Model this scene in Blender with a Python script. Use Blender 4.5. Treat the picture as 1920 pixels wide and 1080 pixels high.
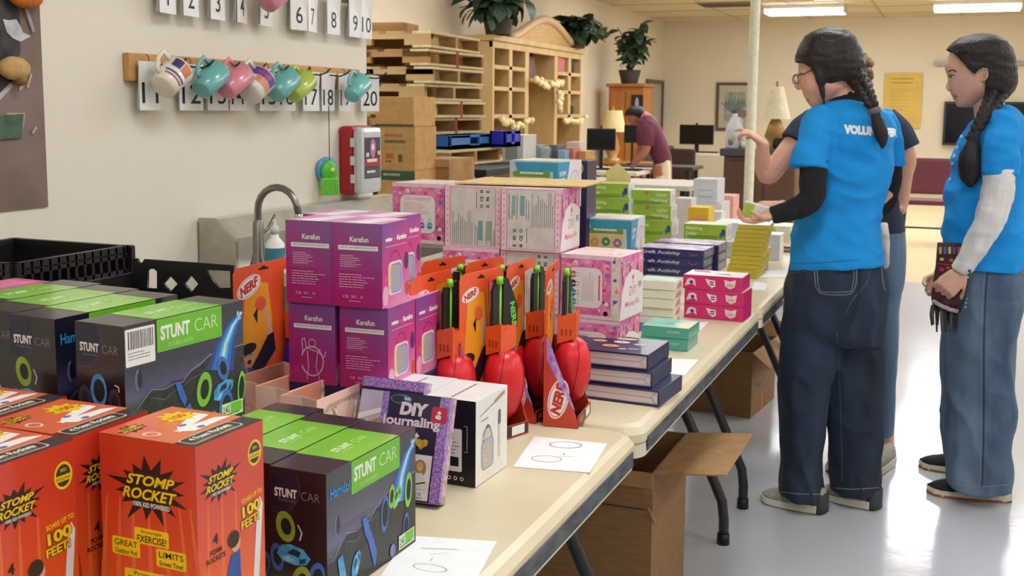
import bpy, bmesh, math, random
from mathutils import Vector, Matrix, noise
from mathutils.bvhtree import BVHTree
random.seed(7)
PI = math.pi
for o in list(bpy.data.objects): bpy.data.objects.remove(o)
SC = bpy.context.scene
COL = SC.collection
# ---------------------------------------------------------------- camera
F = 2100.0; CX = 960.0; CY = 474.0; H = 1.38
def _n(v): return v.normalized()
_dY = _n(Vector((1795-CX, 213-CY, F)))
_dD = Vector((796-CX, 17000-CY, F)); _dD = _n(_dD - _dD.dot(_dY)*_dY)
_U = -_dD; _X = _n(_dY.cross(_U))
RW = Matrix((_X, _dY, _U)).transposed()      # world -> image axes (x right, y down, z forward)
RT = RW.transposed()
CAM = Vector((0, 0, H))
cam_data = bpy.data.cameras.new('camera'); cam = bpy.data.objects.new('camera', cam_data); COL.objects.link(cam)
r = RT @ Vector((1, 0, 0)); d = RT @ Vector((0, 1, 0)); f = RT @ Vector((0, 0, 1))
M4 = Matrix((r, -d, -f)).transposed().to_4x4(); M4.translation = CAM
cam.matrix_world = M4
cam_data.sensor_width = 36; cam_data.lens = F/1920*36
cam_data.shift_x = 0; cam_data.shift_y = -(540-CY)/1920
cam_data.clip_start = 0.05; cam_data.clip_end = 80
cam_data.dof.use_dof = True; cam_data.dof.focus_distance = 2.0; cam_data.dof.aperture_fstop = 14.0
SC.camera = cam
# ---------------------------------------------------------------- light
w = bpy.data.worlds.new('world'); SC.world = w; w.use_nodes = True
w.node_tree.nodes['Background'].inputs[0].default_value = (1.0, 0.97, 0.93, 1)
w.node_tree.nodes['Background'].inputs[1].default_value = 0.12
SC.view_settings.view_transform = 'Standard'; SC.view_settings.look = 'None'
SC.view_settings.exposure = 0.0; SC.view_settings.gamma = 1.0
SC.view_settings.use_curve_mapping = False
LIGHT_E = 14.8        # strength of the ceiling tubes' diffusers
CEIL = 3.0
# ---------------------------------------------------------------- where a pixel of the photo meets a real plane
def ray(px, py): return RT @ Vector(((px-CX)/F, (py-CY)/F, 1.0))
def at_z(px, py, z): q = ray(px, py); return CAM + q*((z-H)/q.z)
def at_x(px, py, x): q = ray(px, py); return CAM + q*(x/q.x)
def at_y(px, py, y): q = ray(px, py); return CAM + q*(y/q.y)
def pr(p):
    c = RW @ (Vector(p)-CAM); return (CX+F*c.x/c.z, CY+F*c.y/c.z)
def dep(p): return (RW @ (Vector(p)-CAM)).z
# ---------------------------------------------------------------- materials
def lin(c): c /= 255.0; return c/12.92 if c <= .04045 else ((c+.055)/1.055)**2.4
_mats = {}
def nt_new(name):
    m = bpy.data.materials.new(name); m.use_nodes = True
    nt = m.node_tree; b = nt.nodes['Principled BSDF']; return m, nt, b
def L(nt, a, b): nt.links.new(a, b)
def col(rgb, k=1.0): return (min(1, lin(rgb[0])*k), min(1, lin(rgb[1])*k), min(1, lin(rgb[2])*k), 1)
def mat(rgb, rough=.55, var=.06, scale=30.0, metal=0.0, bump=0.0, stretch=(1,1,1), spec=.5, coat=0.0, alpha=1.0, trans=0.0, rgb2=None, det=3.0, sheen=0.0, k=0.92):
    key = (tuple(rgb), rough, var, scale, metal, bump, stretch, spec, coat, alpha, trans, rgb2, det, sheen, k)
    if key in _mats: return _mats[key]
    m, nt, b = nt_new('paint_%d_%d_%d' % tuple(int(v) for v in rgb))
    tc = nt.nodes.new('ShaderNodeTexCoord'); mp = nt.nodes.new('ShaderNodeMapping'); mp.inputs['Scale'].default_value = stretch
    nz = nt.nodes.new('ShaderNodeTexNoise'); nz.inputs['Scale'].default_value = scale; nz.inputs['Detail'].default_value = det
    mx = nt.nodes.new('ShaderNodeMix'); mx.data_type = 'RGBA'
    c = col(rgb, k)
    c2 = col(rgb2, k) if rgb2 else tuple(max(0, v*(1-var*2.2)) for v in c[:3])+(1,)
    mx.inputs[6].default_value = c; mx.inputs[7].default_value = c2
    L(nt, tc.outputs['Object'], mp.inputs['Vector']); L(nt, mp.outputs[0], nz.inputs['Vector'])
    rp = nt.nodes.new('ShaderNodeMapRange'); rp.inputs[1].default_value = .35; rp.inputs[2].default_value = .68
    L(nt, nz.outputs['Fac'], rp.inputs[0]); L(nt, rp.outputs[0], mx.inputs[0]); L(nt, mx.outputs[2], b.inputs['Base Color'])
    b.inputs['Roughness'].default_value = rough; b.inputs['Metallic'].default_value = metal
    b.inputs['Specular IOR Level'].default_value = spec
    b.inputs['Coat Weight'].default_value = coat; b.inputs['Coat Roughness'].default_value = .12
    if alpha < 1: b.inputs['Alpha'].default_value = alpha
    if trans: b.inputs['Transmission Weight'].default_value = trans
    if sheen: b.inputs['Sheen Weight'].default_value = sheen
    if bump:
        bp = nt.nodes.new('ShaderNodeBump'); bp.inputs['Strength'].default_value = bump; bp.inputs['Distance'].default_value = .01
        L(nt, nz.outputs['Fac'], bp.inputs['Height']); L(nt, bp.outputs[0], b.inputs['Normal'])
    _mats[key] = m; return m
def ink(*rgb, rough=.4): return mat(rgb, rough, .02, 60, spec=.4)
def grad(name, stops, vec=(0,0,1), off=0.0, rough=.3, nsc=0, namt=0.0, coat=.0):
    """printed colour gradient: object coordinates dotted with vec, + off -> ramp"""
    if name in _mats: return _mats[name]
    m, nt, b = nt_new(name)
    tc = nt.nodes.new('ShaderNodeTexCoord'); dt = nt.nodes.new('ShaderNodeVectorMath'); dt.operation = 'DOT_PRODUCT'
    dt.inputs[1].default_value = vec; L(nt, tc.outputs['Object'], dt.inputs[0])
    ad = nt.nodes.new('ShaderNodeMath'); ad.inputs[1].default_value = off; L(nt, dt.outputs['Value'], ad.inputs[0])
    src = ad.outputs[0]
    if nsc:
        nz = nt.nodes.new('ShaderNodeTexNoise'); nz.inputs['Scale'].default_value = nsc; L(nt, tc.outputs['Object'], nz.inputs['Vector'])
        ml = nt.nodes.new('ShaderNodeMath'); ml.operation = 'MULTIPLY_ADD'; ml.inputs[1].default_value = namt; L(nt, nz.outputs['Fac'], ml.inputs[0]); L(nt, src, ml.inputs[2]); src = ml.outputs[0]
    rp = nt.nodes.new('ShaderNodeValToRGB'); L(nt, src, rp.inputs[0])
    e = rp.color_ramp.elements
    while len(e) < len(stops): e.new(.5)
    for i, (p, c) in enumerate(stops): e[i].position = p; e[i].color = col(c, .92)
    L(nt, rp.outputs[0], b.inputs['Base Color']); b.inputs['Roughness'].default_value = rough; b.inputs['Coat Weight'].default_value = coat
    _mats[name] = m; return m
def wood(name, c1, c2, scale=6, stretch=(1,1,8), rough=.5, coat=0):
    return mat(c1, rough, .2, scale, rgb2=c2, stretch=stretch, det=6, bump=.15, coat=coat)
WHITE = ink(244,242,238); BLACK = ink(16,15,18); CREAM = ink(232,226,208)
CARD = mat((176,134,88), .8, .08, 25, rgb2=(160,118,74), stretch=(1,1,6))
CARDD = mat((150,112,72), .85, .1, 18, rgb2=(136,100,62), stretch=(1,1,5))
BLKP = mat((22,22,24), .45, .1, 40)
# ---------------------------------------------------------------- objects
def setp(o, label=None, cat=None, group=None, kind=None):
    if label: o['label'] = label
    if cat: o['category'] = cat
    if group: o['group'] = group
    if kind: o['kind'] = kind
    return o
def empty(name, loc=(0,0,0), rz=0.0, label=None, cat=None, group=None):
    o = bpy.data.objects.new(name, None); COL.objects.link(o); o.location = loc; o.rotation_euler = (0,0,rz); o.empty_display_size = .05
    return setp(o, label, cat, group)
def kids(o): return [c for c in bpy.data.objects if c.parent == o]
def dup(root, loc=None, rz=None, label=None, group=None, skip=()):
    def cp(o, par):
        c = o.copy(); COL.objects.link(c); c.parent = par
        for ch in kids(o):
            if ch.name.split('.')[0] in skip: continue
            cp(ch, c)
        return c
    c = cp(root, root.parent)
    if loc is not None: c.location = loc
    if rz is not None: c.rotation_euler = (c.rotation_euler[0], c.rotation_euler[1], rz)
    if label: c['label'] = label
    if group: c['group'] = group
    return c
class MB:
    def __init__(s): s.v = []; s.f = []; s.m = []; s.sm = []; s.mats = []; s.T = None
    def mi(s, m):
        if m not in s.mats: s.mats.append(m)
        return s.mats.index(m)
    def add(s, vs, fs, m, smooth=False):
        o = len(s.v); i = s.mi(m)
        s.v += [tuple(s.T @ Vector(p)) if s.T else tuple(p) for p in vs]
        for q in fs: s.f.append([a+o for a in q]); s.m.append(i); s.sm.append(smooth)
        return s
    def box(s, x0, x1, y0, y1, z0, z1, m, bev=0.0):
        if x0 > x1: x0, x1 = x1, x0
        if y0 > y1: y0, y1 = y1, y0
        if z0 > z1: z0, z1 = z1, z0
        if bev > 0:
            bm = bmesh.new(); bmesh.ops.create_cube(bm, size=1)
            for q in bm.verts: q.co = Vector(((x0+x1)/2+q.co.x*(x1-x0), (y0+y1)/2+q.co.y*(y1-y0), (z0+z1)/2+q.co.z*(z1-z0)))
            bmesh.ops.bevel(bm, geom=list(bm.edges), offset=bev, segments=2, affect='EDGES', profile=.6)
            bm.verts.index_update()
            s.add([q.co[:] for q in bm.verts], [[a.index for a in fc.verts] for fc in bm.faces], m, False); bm.free(); return s
        vs = [(x0,y0,z0),(x1,y0,z0),(x1,y1,z0),(x0,y1,z0),(x0,y0,z1),(x1,y0,z1),(x1,y1,z1),(x0,y1,z1)]
        return s.add(vs, [(3,2,1,0),(4,5,6,7),(0,1,5,4),(1,2,6,5),(2,3,7,6),(3,0,4,7)], m)
    def tube(s, pts, rad, m, seg=10, caps=True, flat=1.0):
        pts = [Vector(p) for p in pts]; n = len(pts)
        rads = rad if isinstance(rad, (list, tuple)) else [rad]*n
        vs = []; fs = []; t0 = (pts[1]-pts[0]).normalized()
        up = Vector((0,0,1)) if abs(t0.z) < .9 else Vector((1,0,0)); a = t0.cross(up).normalized()
        for i, p in enumerate(pts):
            t = (pts[min(i+1,n-1)]-pts[max(i-1,0)])
            t = t.normalized() if t.length > 1e-9 else t0
            a = (a - t*a.dot(t)); a = a.normalized() if a.length > 1e-6 else t.orthogonal().normalized()
            b = t.cross(a)
            for k in range(seg):
                th = 2*PI*k/seg; vs.append(p+(a*math.cos(th)+b*math.sin(th)*flat)*rads[i])
        for i in range(n-1):
            for k in range(seg):
                k2 = (k+1) % seg; fs.append((i*seg+k, i*seg+k2, (i+1)*seg+k2, (i+1)*seg+k))
        if caps: fs.append(tuple(range(seg))[::-1]); fs.append(tuple((n-1)*seg+k for k in range(seg)))
        return s.add(vs, fs, m, True)
    def rings(s, rs, m, caps=True, smooth=True):
        """rs: list of rings (equal length lists of points)"""
        seg = len(rs[0]); vs = [p for q in rs for p in q]; fs = []
        for i in range(len(rs)-1):
            for k in range(seg):
                k2 = (k+1) % seg; fs.append((i*seg+k, i*seg+k2, (i+1)*seg+k2, (i+1)*seg+k))
        if caps: fs.append(tuple(range(seg))[::-1]); fs.append(tuple((len(rs)-1)*seg+k for k in range(seg)))
        return s.add(vs, fs, m, smooth)
    def lathe(s, prof, m, c=(0,0,0), seg=24, axis=None, caps=False):
        """prof: (r, h) pairs along local +Z through c, or along axis vector"""
        c = Vector(c); ax = Vector(axis).normalized() if axis else Vector((0,0,1))
        a = ax.orthogonal().normalized(); b = ax.cross(a)
        return s.rings([[c+ax*h+(a*math.cos(2*PI*k/seg)+b*math.sin(2*PI*k/seg))*rr for k in range(seg)] for rr, h in prof], m, caps)
    def ell(s, c, rx, ry, rz, m, seg=14, rot=None):
        c = Vector(c); vs = []; fs = []; n2 = seg//2+1
        for i in range(n2+1):
            ph = PI*i/n2
            for k in range(seg):
                th = 2*PI*k/seg; p = Vector((rx*math.sin(ph)*math.cos(th), ry*math.sin(ph)*math.sin(th), rz*math.cos(ph)))
                if rot: p = rot @ p
                vs.append(c+p)
        for i in range(n2):
            for k in range(seg):
                k2 = (k+1) % seg; fs.append((i*seg+k, (i+1)*seg+k, (i+1)*seg+k2, i*seg+k2))
        return s.add(vs, fs, m, True)
    def prism(s, poly, axis, a0, a1, m):
        """poly of 2D points extruded along axis ('x': poly=(y,z); 'y': (x,z); 'z': (x,y))"""
        def P(u, v, w): return {'x': (w,u,v), 'y': (u,w,v), 'z': (u,v,w)}[axis]
        n = len(poly); vs = [P(u,v,a0) for u,v in poly]+[P(u,v,a1) for u,v in poly]
        fs = [tuple(range(n))[::-1], tuple(n+i for i in range(n))]+[(i,(i+1)%n,n+(i+1)%n,n+i) for i in range(n)]
        return s.add(vs, fs, m)
    def build(s, name, parent=None, loc=None, label=None, cat=None, group=None, kind=None, link=True, auto=True):
        me = bpy.data.meshes.new(name); me.from_pydata(s.v, [], s.f)
        for m in s.mats: me.materials.append(m)
        me.polygons.foreach_set('material_index', s.m); me.polygons.foreach_set('use_smooth', s.sm)
        bm = bmesh.new(); bm.from_mesh(me); bmesh.ops.recalc_face_normals(bm, faces=bm.faces); bm.to_mesh(me); bm.free()
        me.update()
        o = bpy.data.objects.new(name, me); COL.objects.link(o)
        if parent is not None: o.parent = parent
        if loc is not None: o.location = loc
        return setp(o, label, cat, group, kind)
# ---------------------------------------------------------------- lettering
_tx = {}
def text_mesh(s, bold=0.0, shear=0.0, res=3):
    k = (s, bold, shear)
    if k in _tx: return _tx[k]
    cu = bpy.data.curves.new('t', 'FONT'); cu.body = s; cu.size = 1; cu.offset = bold; cu.shear = shear; cu.resolution_u = res
    cu.align_x = 'LEFT'
    o = bpy.data.objects.new('t', cu); COL.objects.link(o)
    dg = bpy.context.evaluated_depsgraph_get(); me = bpy.data.meshes.new_from_object(o.evaluated_get(dg))
    vs = [(v.co.x, v.co.y) for v in me.vertices]; fs = [list(p.vertices) for p in me.polygons]
    bpy.data.objects.remove(o); bpy.data.curves.remove(cu); bpy.data.meshes.remove(me)
    if not vs: vs = [(0,0),(1,0),(1,1)]
    x0 = min(v[0] for v in vs); x1 = max(v[0] for v in vs); y0 = min(v[1] for v in vs); y1 = max(v[1] for v in vs)
    _tx[k] = ([((a-x0)/(x1-x0), (b-y0)/max(y1-y0,1e-6)) for a,b in vs], fs, (x1-x0)/max(y1-y0,1e-6)); return _tx[k]
class Print:
    """flat print on a face: 2D shapes (u right, v up, metres) on a plane, layer by layer"""
    def __init__(s, o, u, v, lift=.0003, dl=.00003, mb=None):
        s.o = Vector(o); s.u = Vector(u); s.v = Vector(v); s.n = s.u.cross(s.v).normalized(); s.mb = mb or MB(); s.k = 0; s.lift = lift; s.dl = dl
    def P(s, a, b): return s.o+s.u*a+s.v*b+s.n*(s.lift+s.k*s.dl)
    def poly(s, pts, m, up=1): s.mb.add([s.P(a,b) for a,b in pts], [tuple(range(len(pts)))], m); s.k += up; return s
    def rect(s, x0, y0, x1, y1, m, up=1): return s.poly([(x0,y0),(x1,y0),(x1,y1),(x0,y1)], m, up)
    def rrect(s, x0, y0, x1, y1, r, m, up=1, n=5):
        pts = []
        for cx, cy, a in ((x1-r,y0+r,-90),(x1-r,y1-r,0),(x0+r,y1-r,90),(x0+r,y0+r,180)):
            for i in range(n+1): t = math.radians(a+90*i/n); pts.append((cx+r*math.cos(t), cy+r*math.sin(t)))
        return s.poly(pts, m, up)
    def oval(s, cx, cy, rx, ry, m, rot=0, n=24, up=1, a0=0, a1=360):
        c, q = math.cos(rot), math.sin(rot); pts = []
        for i in range(n+(a1-a0 < 360)):
            t = math.radians(a0+(a1-a0)*i/n); x = rx*math.cos(t); y = ry*math.sin(t); pts.append((cx+x*c-y*q, cy+x*q+y*c))
        return s.poly(pts, m, up)
    def ring(s, cx, cy, rx, ry, k, m, rot=0, n=26, a0=0, a1=360, up=1, dx=0, dy=0):
        c, q = math.cos(rot), math.sin(rot); vs = []; fs = []; N = n+1
        for i in range(N):
            t = math.radians(a0+(a1-a0)*i/n)
            for w, ox, oy in ((1,0,0),(k,dx,dy)):
                x = rx*w*math.cos(t)+ox; y = ry*w*math.sin(t)+oy; vs.append(s.P(cx+x*c-y*q, cy+x*q+y*c))
        for i in range(n): fs.append((2*i,2*i+1,2*i+3,2*i+2))
        s.mb.add(vs, fs, m); s.k += up; return s
    def line(s, pts, w, m, up=1):
        for (a,b),(c,d) in zip(pts, pts[1:]):
            l = math.hypot(c-a, d-b) or 1; nx, ny = -(d-b)/l*w/2, (c-a)/l*w/2
            s.mb.add([s.P(a+nx,b+ny), s.P(a-nx,b-ny), s.P(c-nx,d-ny), s.P(c+nx,d+ny)], [(0,1,2,3)], m)
        s.k += up; return s
    def text(s, t, x, y, h=None, w=None, m=None, bold=.0, shear=0, rot=0, align='l', up=1):
        """x,y: lower left corner (or centre with align 'c'); h height, w width"""
        vs, fs, asp = text_mesh(t, bold, shear)
        if h is None: h = w/asp
        if w is None: w = h*asp
        if align == 'c': ox, oy = -w/2, -h/2
        else: ox, oy = 0, 0
        c, q = math.cos(rot), math.sin(rot)
        s.mb.add([s.P(x+(a*w+ox)*c-(b*h+oy)*q, y+(a*w+ox)*q+(b*h+oy)*c) for a,b in vs], fs, m); s.k += up; return s
    def otext(s, t, x, y, h=None, w=None, m=None, om=None, bold=.02, ob=.06, shear=0, rot=0, align='l'):
        vs, fs, asp = text_mesh(t, bold, shear)
        if h is None: h = w/asp
        if w is None: w = h*asp
        e = h*ob*1.1
        if align == 'c': s.text(t, x, y, h+2*e, w+2*e, om, bold+ob, shear, rot, 'c'); s.text(t, x, y, h, w, m, bold, shear, rot, 'c')
        else: s.text(t, x-e, y-e, h+2*e, w+2*e, om, bold+ob, shear, rot); s.text(t, x, y, h, w, m, bold, shear, rot)
        return s
    def lines(s, x0, y0, x1, y1, n, m, seed=1, th=.45, vert=False, minw=.6):
        rr = random.Random(seed)
        for i in range(n):
            if vert:
                xa = x0+(x1-x0)*(i+.5)/n; t = (x1-x0)/n*th; yb = y1-(y1-y0)*rr.uniform(0,1-minw)
                s.mb.add([s.P(xa,y0), s.P(xa+t,y0), s.P(xa+t,yb), s.P(xa,yb)], [(0,1,2,3)], m)
            else:
                ya = y0+(y1-y0)*(i+.5)/n; t = (y1-y0)/n*th; xb = x1-(x1-x0)*rr.uniform(0,1-minw); xs = x0
                while xs < xb:
                    xe = min(xb, xs+(x1-x0)*rr.uniform(.06,.16))
                    s.mb.add([s.P(xs,ya), s.P(xe,ya), s.P(xe,ya+t), s.P(xs,ya+t)], [(0,1,2,3)], m); xs = xe+(x1-x0)*.018
        s.k += 1; return s
    def burst(s, cx, cy, rx, ry, n, m, seed=3, k=.55):
        rr = random.Random(seed); pts = []
        for i in range(2*n):
            t = 2*PI*i/(2*n); q = (rr.uniform(.85,1.25) if i % 2 == 0 else k); pts.append((cx+rx*q*math.cos(t), cy+ry*q*math.sin(t)))
        o = (cx, cy)
        s.mb.add([s.P(*o)]+[s.P(*p) for p in pts], [(0,i+1,(i+1) % (2*n)+1) for i in range(2*n)], m); s.k += 1; return s
    def build(s, name='printed_panel', parent=None): return s.mb.build(name, parent)
def carton(name, label, cat, w, d, h, body, A, rz, group=None, bev=.0012, z0=None):
    """box whose near bottom vertical edge stands at A; +x local runs to the right in view, +y local to the left"""
    e = empty(name, (A[0], A[1], A[2] if z0 is None else z0), rz, label, cat, group)
    MB().box(0, w, 0, d, 0, h, body, bev).build('carton_body', e); return e
def faceR(w, d, h, **k): return Print((0,0,0), (1,0,0), (0,0,1), **k)
def faceL(w, d, h, **k): return Print((0,d,0), (0,-1,0), (0,0,1), **k)
def faceT(w, d, h, **k): return Print((0,0,h), (1,0,0), (0,1,0), **k)
D2R = math.radians
TZ = .74     # table height
# ================================================================ the room
def wallmat(name, rgb, sc=90, bump=.25, rgb2=None):
    m, nt, b = nt_new(name)
    tc = nt.nodes.new('ShaderNodeTexCoord'); nz = nt.nodes.new('ShaderNodeTexNoise'); nz.inputs['Scale'].default_value = sc; nz.inputs['Detail'].default_value = 4
    L(nt, tc.outputs['Object'], nz.inputs['Vector'])
    n2 = nt.nodes.new('ShaderNodeTexNoise'); n2.inputs['Scale'].default_value = 1.3; L(nt, tc.outputs['Object'], n2.inputs['Vector'])
    mx = nt.nodes.new('ShaderNodeMix'); mx.data_type = 'RGBA'; c = col(rgb); mx.inputs[6].default_value = c
    mx.inputs[7].default_value = col(rgb2) if rgb2 else (c[0]*.93, c[1]*.93, c[2]*.92, 1); L(nt, n2.outputs['Fac'], mx.inputs[0]); L(nt, mx.outputs[2], b.inputs['Base Color'])
    bp = nt.nodes.new('ShaderNodeBump'); bp.inputs['Strength'].default_value = bump; bp.inputs['Distance'].default_value = .004
    L(nt, nz.outputs['Fac'], bp.inputs['Height']); L(nt, bp.outputs[0], b.inputs['Normal']); b.inputs['Roughness'].default_value = .85; b.inputs['Specular IOR Level'].default_value = .25
    return m
WALL = wallmat('wall_plaster', (224,216,201)); CEILM = wallmat('ceiling_board', (224,206,176), 40, .1)
WALL2 = wallmat('wall_plaster_warm', (226,213,190))
def floormat(name, rgb, rgb2, rough, rough2, bump):
    m, nt, b = nt_new(name)
    tc = nt.nodes.new('ShaderNodeTexCoord'); n1 = nt.nodes.new('ShaderNodeTexNoise'); n1.inputs['Scale'].default_value = 1.5; n1.inputs['Detail'].default_value = 5
    L(nt, tc.outputs['Object'], n1.inputs['Vector']); mx = nt.nodes.new('ShaderNodeMix'); mx.data_type = 'RGBA'
    mx.inputs[6].default_value = col(rgb); mx.inputs[7].default_value = col(rgb2); L(nt, n1.outputs['Fac'], mx.inputs[0]); L(nt, mx.outputs[2], b.inputs['Base Color'])
    n2 = nt.nodes.new('ShaderNodeTexNoise'); n2.inputs['Scale'].default_value = 9; n2.inputs['Detail'].default_value = 3; n2.inputs['Roughness'].default_value = .6; L(nt, tc.outputs['Object'], n2.inputs['Vector'])
    n3 = nt.nodes.new('ShaderNodeTexNoise'); n3.inputs['Scale'].default_value = 55; L(nt, tc.outputs['Object'], n3.inputs['Vector'])
    ad = nt.nodes.new('ShaderNodeMath'); ad.operation = 'MULTIPLY_ADD'; ad.inputs[1].default_value = .18; L(nt, n3.outputs['Fac'], ad.inputs[0]); L(nt, n2.outputs['Fac'], ad.inputs[2])
    bp = nt.nodes.new('ShaderNodeBump'); bp.inputs['Strength'].default_value = bump; bp.inputs['Distance'].default_value = .01; L(nt, ad.outputs[0], bp.inputs['Height']); L(nt, bp.outputs[0], b.inputs['Normal'])
    mr = nt.nodes.new('ShaderNodeMapRange'); mr.inputs[3].default_value = rough; mr.inputs[4].default_value = rough2; L(nt, n1.outputs['Fac'], mr.inputs[0]); L(nt, mr.outputs[0], b.inputs['Roughness'])
    b.inputs['Specular IOR Level'].default_value = .7; return m
FL1 = floormat('floor_sealed_grey', (196,198,204), (186,188,195), .11, .2, .07)
FL2 = floormat('floor_beige', (214,196,156), (208,190,150), .2, .3, .03)
MB().box(-5.3, 6.2, -4.2, 9.7, -.1, 0, FL1).build('floor', kind='structure', label='polished blue-grey sealed floor in front half of hall')
MB().box(-5.3, 6.2, 9.7, 20.7, -.1, 0, FL2).build('floor.001', kind='structure', label='beige floor in rear half of hall')
MB().box(-5.1, -2.1, -4, 3.81, 0, CEIL, WALL).build('wall_left', kind='structure')
MB().box(-5.3, -5.1, 3.81, 20.7, 0, CEIL, WALL2).build('wall_alcove', kind='structure')
MB().box(-5.1, 6.2, 20.5, 20.7, 0, CEIL, WALL2).build('wall_far', kind='structure')
MB().box(6.0, 6.2, -4, 20.5, 0, CEIL, WALL2).build('wall_right', kind='structure')
MB().box(-2.1, 6.0, -4.2, -4, 0, CEIL, WALL2).build('wall_back', kind='structure')
ce = MB().box(-5.3, 6.2, -4.2, 20.7, CEIL, CEIL+.1, CEILM).build('ceiling', kind='structure')
GRID = mat((196,180,150), .7)
for i, yy in enumerate([12.2+1.22*k for k in range(7)]): MB().box(-5.1, 6, yy, yy+.025, CEIL-.008, CEIL-.001, GRID).build('ceiling_grid_bar', ce)
for i, xx in enumerate([-3.7+1.22*k for k in range(6)]): MB().box(xx, xx+.025, 12, 20.5, CEIL-.008, CEIL-.001, GRID).build('ceiling_grid_bar', ce)
# ceiling lamps
EM, _nt, _b = nt_new('lamp_diffuser'); _b.inputs['Base Color'].default_value = (.9,.9,.9,1)
_b.inputs['Emission Color'].default_value = (.95,1.0,1.05,1); _b.inputs['Emission Strength'].default_value = LIGHT_E
LH = mat((225,222,214), .5)
def lamp(x0, x1, y0, y1, label, grp, hang=.09):
    e = empty('ceiling_light', ((x0+x1)/2, (y0+y1)/2, CEIL-hang-.02), 0, label, 'ceiling light', grp)
    a = (x1-x0)/2; b = (y1-y0)/2
    MB().box(-a, a, -b, b, hang*.6, hang+.02, LH, .008).build('lamp_housing', e)
    mb = MB()
    if a > b:
        for s in (-1, 1): mb.box(s*a-(.02 if s > 0 else 0), s*a+(.02 if s < 0 else 0), -b*.95, b*.95, 0, hang*.6, LH)
        mb.build('end_cap', e)
    MB().box(-a*.985, a*.985, -b*.95, b*.95, 0, hang*.62, EM, .02).build('diffuser', e)
lamp(-2.86, -1.66, 17.7, 18.3, 'white strip light on ceiling left of the tall pole top', 'ceiling strip lights', .1)
lamp(-.42, .78, 17.7, 18.3, 'white strip light on ceiling above the right-hand volunteer', 'ceiling strip lights', .1)
for (x0, w_, ys) in ((-.45, .5, (11.9, 13.4, 15.0)), (-1.95, .5, (11.6, 13.4, 15.2)), (-3.3, .5, (11.5, 14.)), (.75, .6, (7.2, 9.4, 11)),
                     (-.6, .6, (1.2, 4.2)), (2.4, .6, (-1, 2, 5, 8, 11.5, 15)), (-3.9, .5, (5.5, 8.5)), (4.4, .6, (1, 5, 9, 14)), (.6,.6,(-2.6,)), (-1.3,.6,(-2.9,))):  # these rows are unseen, added for even light and brighter camera-facing sides
    for y_ in ys: lamp(x0, x0+w_, y_, y_+1.2, 'long white ceiling lamp out of view, some of these added to brighten the hall', 'lamps further along the ceiling', .05)
v0 = at_z(1258, 8, CEIL); e = empty('ceiling_vent', (-3.3, 17.3, CEIL-.03), 0, 'grey slotted air vent in the ceiling near far corner', 'vent')
VM = mat((150,138,116), .6)
MB().box(-.45, .45, -.3, .3, .01, .028, VM, .004).build('vent_frame', e)
for k in range(5): MB().box(-.42, .42, -.24+.11*k, -.2+.11*k, -.002, .012, mat((110,98,80), .6)).build('slat', e)
# pole
p0 = at_y(1413, 100, 8.4); PM = mat((236,232,204), .35)
e = empty('support_pole', (p0.x, 8.4, 0), 0, 'tall cream steel pole from floor to ceiling', 'pole')
MB().lathe([(.036,.02),(.036,2.97)], PM, seg=28).build('shaft', e); MB().box(-.1,.1,-.1,.1,0,.02,PM,.004).build('base_plate', e); MB().box(-.08,.08,-.08,.08,2.97,3.0,PM,.003).build('top_plate', e)
# ================================================================ far wall things
def flat(nm, xl, xr, yt, yb, Y, th, m, lab, cat, frame=None, fw=.03, fm=None):
    a = at_y(xl, (yt+yb)/2, Y); b = at_y(xr, (yt+yb)/2, Y); t = at_y((xl+xr)/2, yt, Y); q = at_y((xl+xr)/2, yb, Y)
    e = empty(nm, (a.x, Y, q.z), 0, lab, cat); e['w'] = b.x-a.x; e['h'] = t.z-q.z; wd = b.x-a.x; hh = t.z-q.z
    MB().box(0, wd, -th, 0, 0, hh, m, min(.004, th/3)).build('sheet' if not frame else 'picture', e)
    if frame:
        fb = MB()
        for s in ((-fw,0,-fw,hh+fw),(wd,wd+fw,-fw,hh+fw),(0,wd,-fw,0),(0,wd,hh,hh+fw)): fb.box(s[0],s[1],-th-.015,0,s[2],s[3],fm,.004)
        fb.build(frame, e)
    return e, wd, hh
e, wd, hh = flat('framed_picture', 1348, 1408, 160, 240, 20.48, .01, mat((196,186,168), .7), 'framed tree picture on the far wall behind the cream pole', 'picture', 'picture_frame', .05, mat((92,76,66), .5))
pp = Print((0,-.012,0),(1,0,0),(0,0,1),lift=.002,dl=.001)
pp.rect(.1,.12,wd-.1,hh-.12, mat((176,178,166),.7,.15,6,rgb2=(120,130,126)))
for k in range(9): pp.line([(wd*.5, hh*.3),(wd*.5+(k-4)*.06, hh*.75-abs(k-4)*.03)], .018, mat((92,112,116),.7))
pp.oval(wd*.72, hh*.33, .12, .07, mat((150,112,108),.7)); pp.rect(wd*.47,hh*.16,wd*.53,hh*.4,mat((60,78,92),.7)); pp.build('printed_panel', e)
e, wd, hh = flat('paper_chart', 1657, 1728, 137, 240, 20.48, .008, mat((226,190,98), .8, .06, 4), 'yellow paper chart taped to the far wall', 'chart')
pp = Print((0,-.009,0),(1,0,0),(0,0,1),lift=.002,dl=.001); yd = mat((176,140,64),.8)
pp.lines(.12,hh*.78,wd-.12,hh*.92,2,yd,4,.3); pp.lines(.1,hh*.3,wd*.7,hh*.72,7,mat((204,166,80),.8),5,.18); pp.build('printed_panel', e)
e, wd, hh = flat('wall_screen', 1771, 1925, 193, 271, 20.45, .06, mat((18,20,28), .18, .02), 'large black screen on the far wall behind right-hand volunteer', 'screen')
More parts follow.
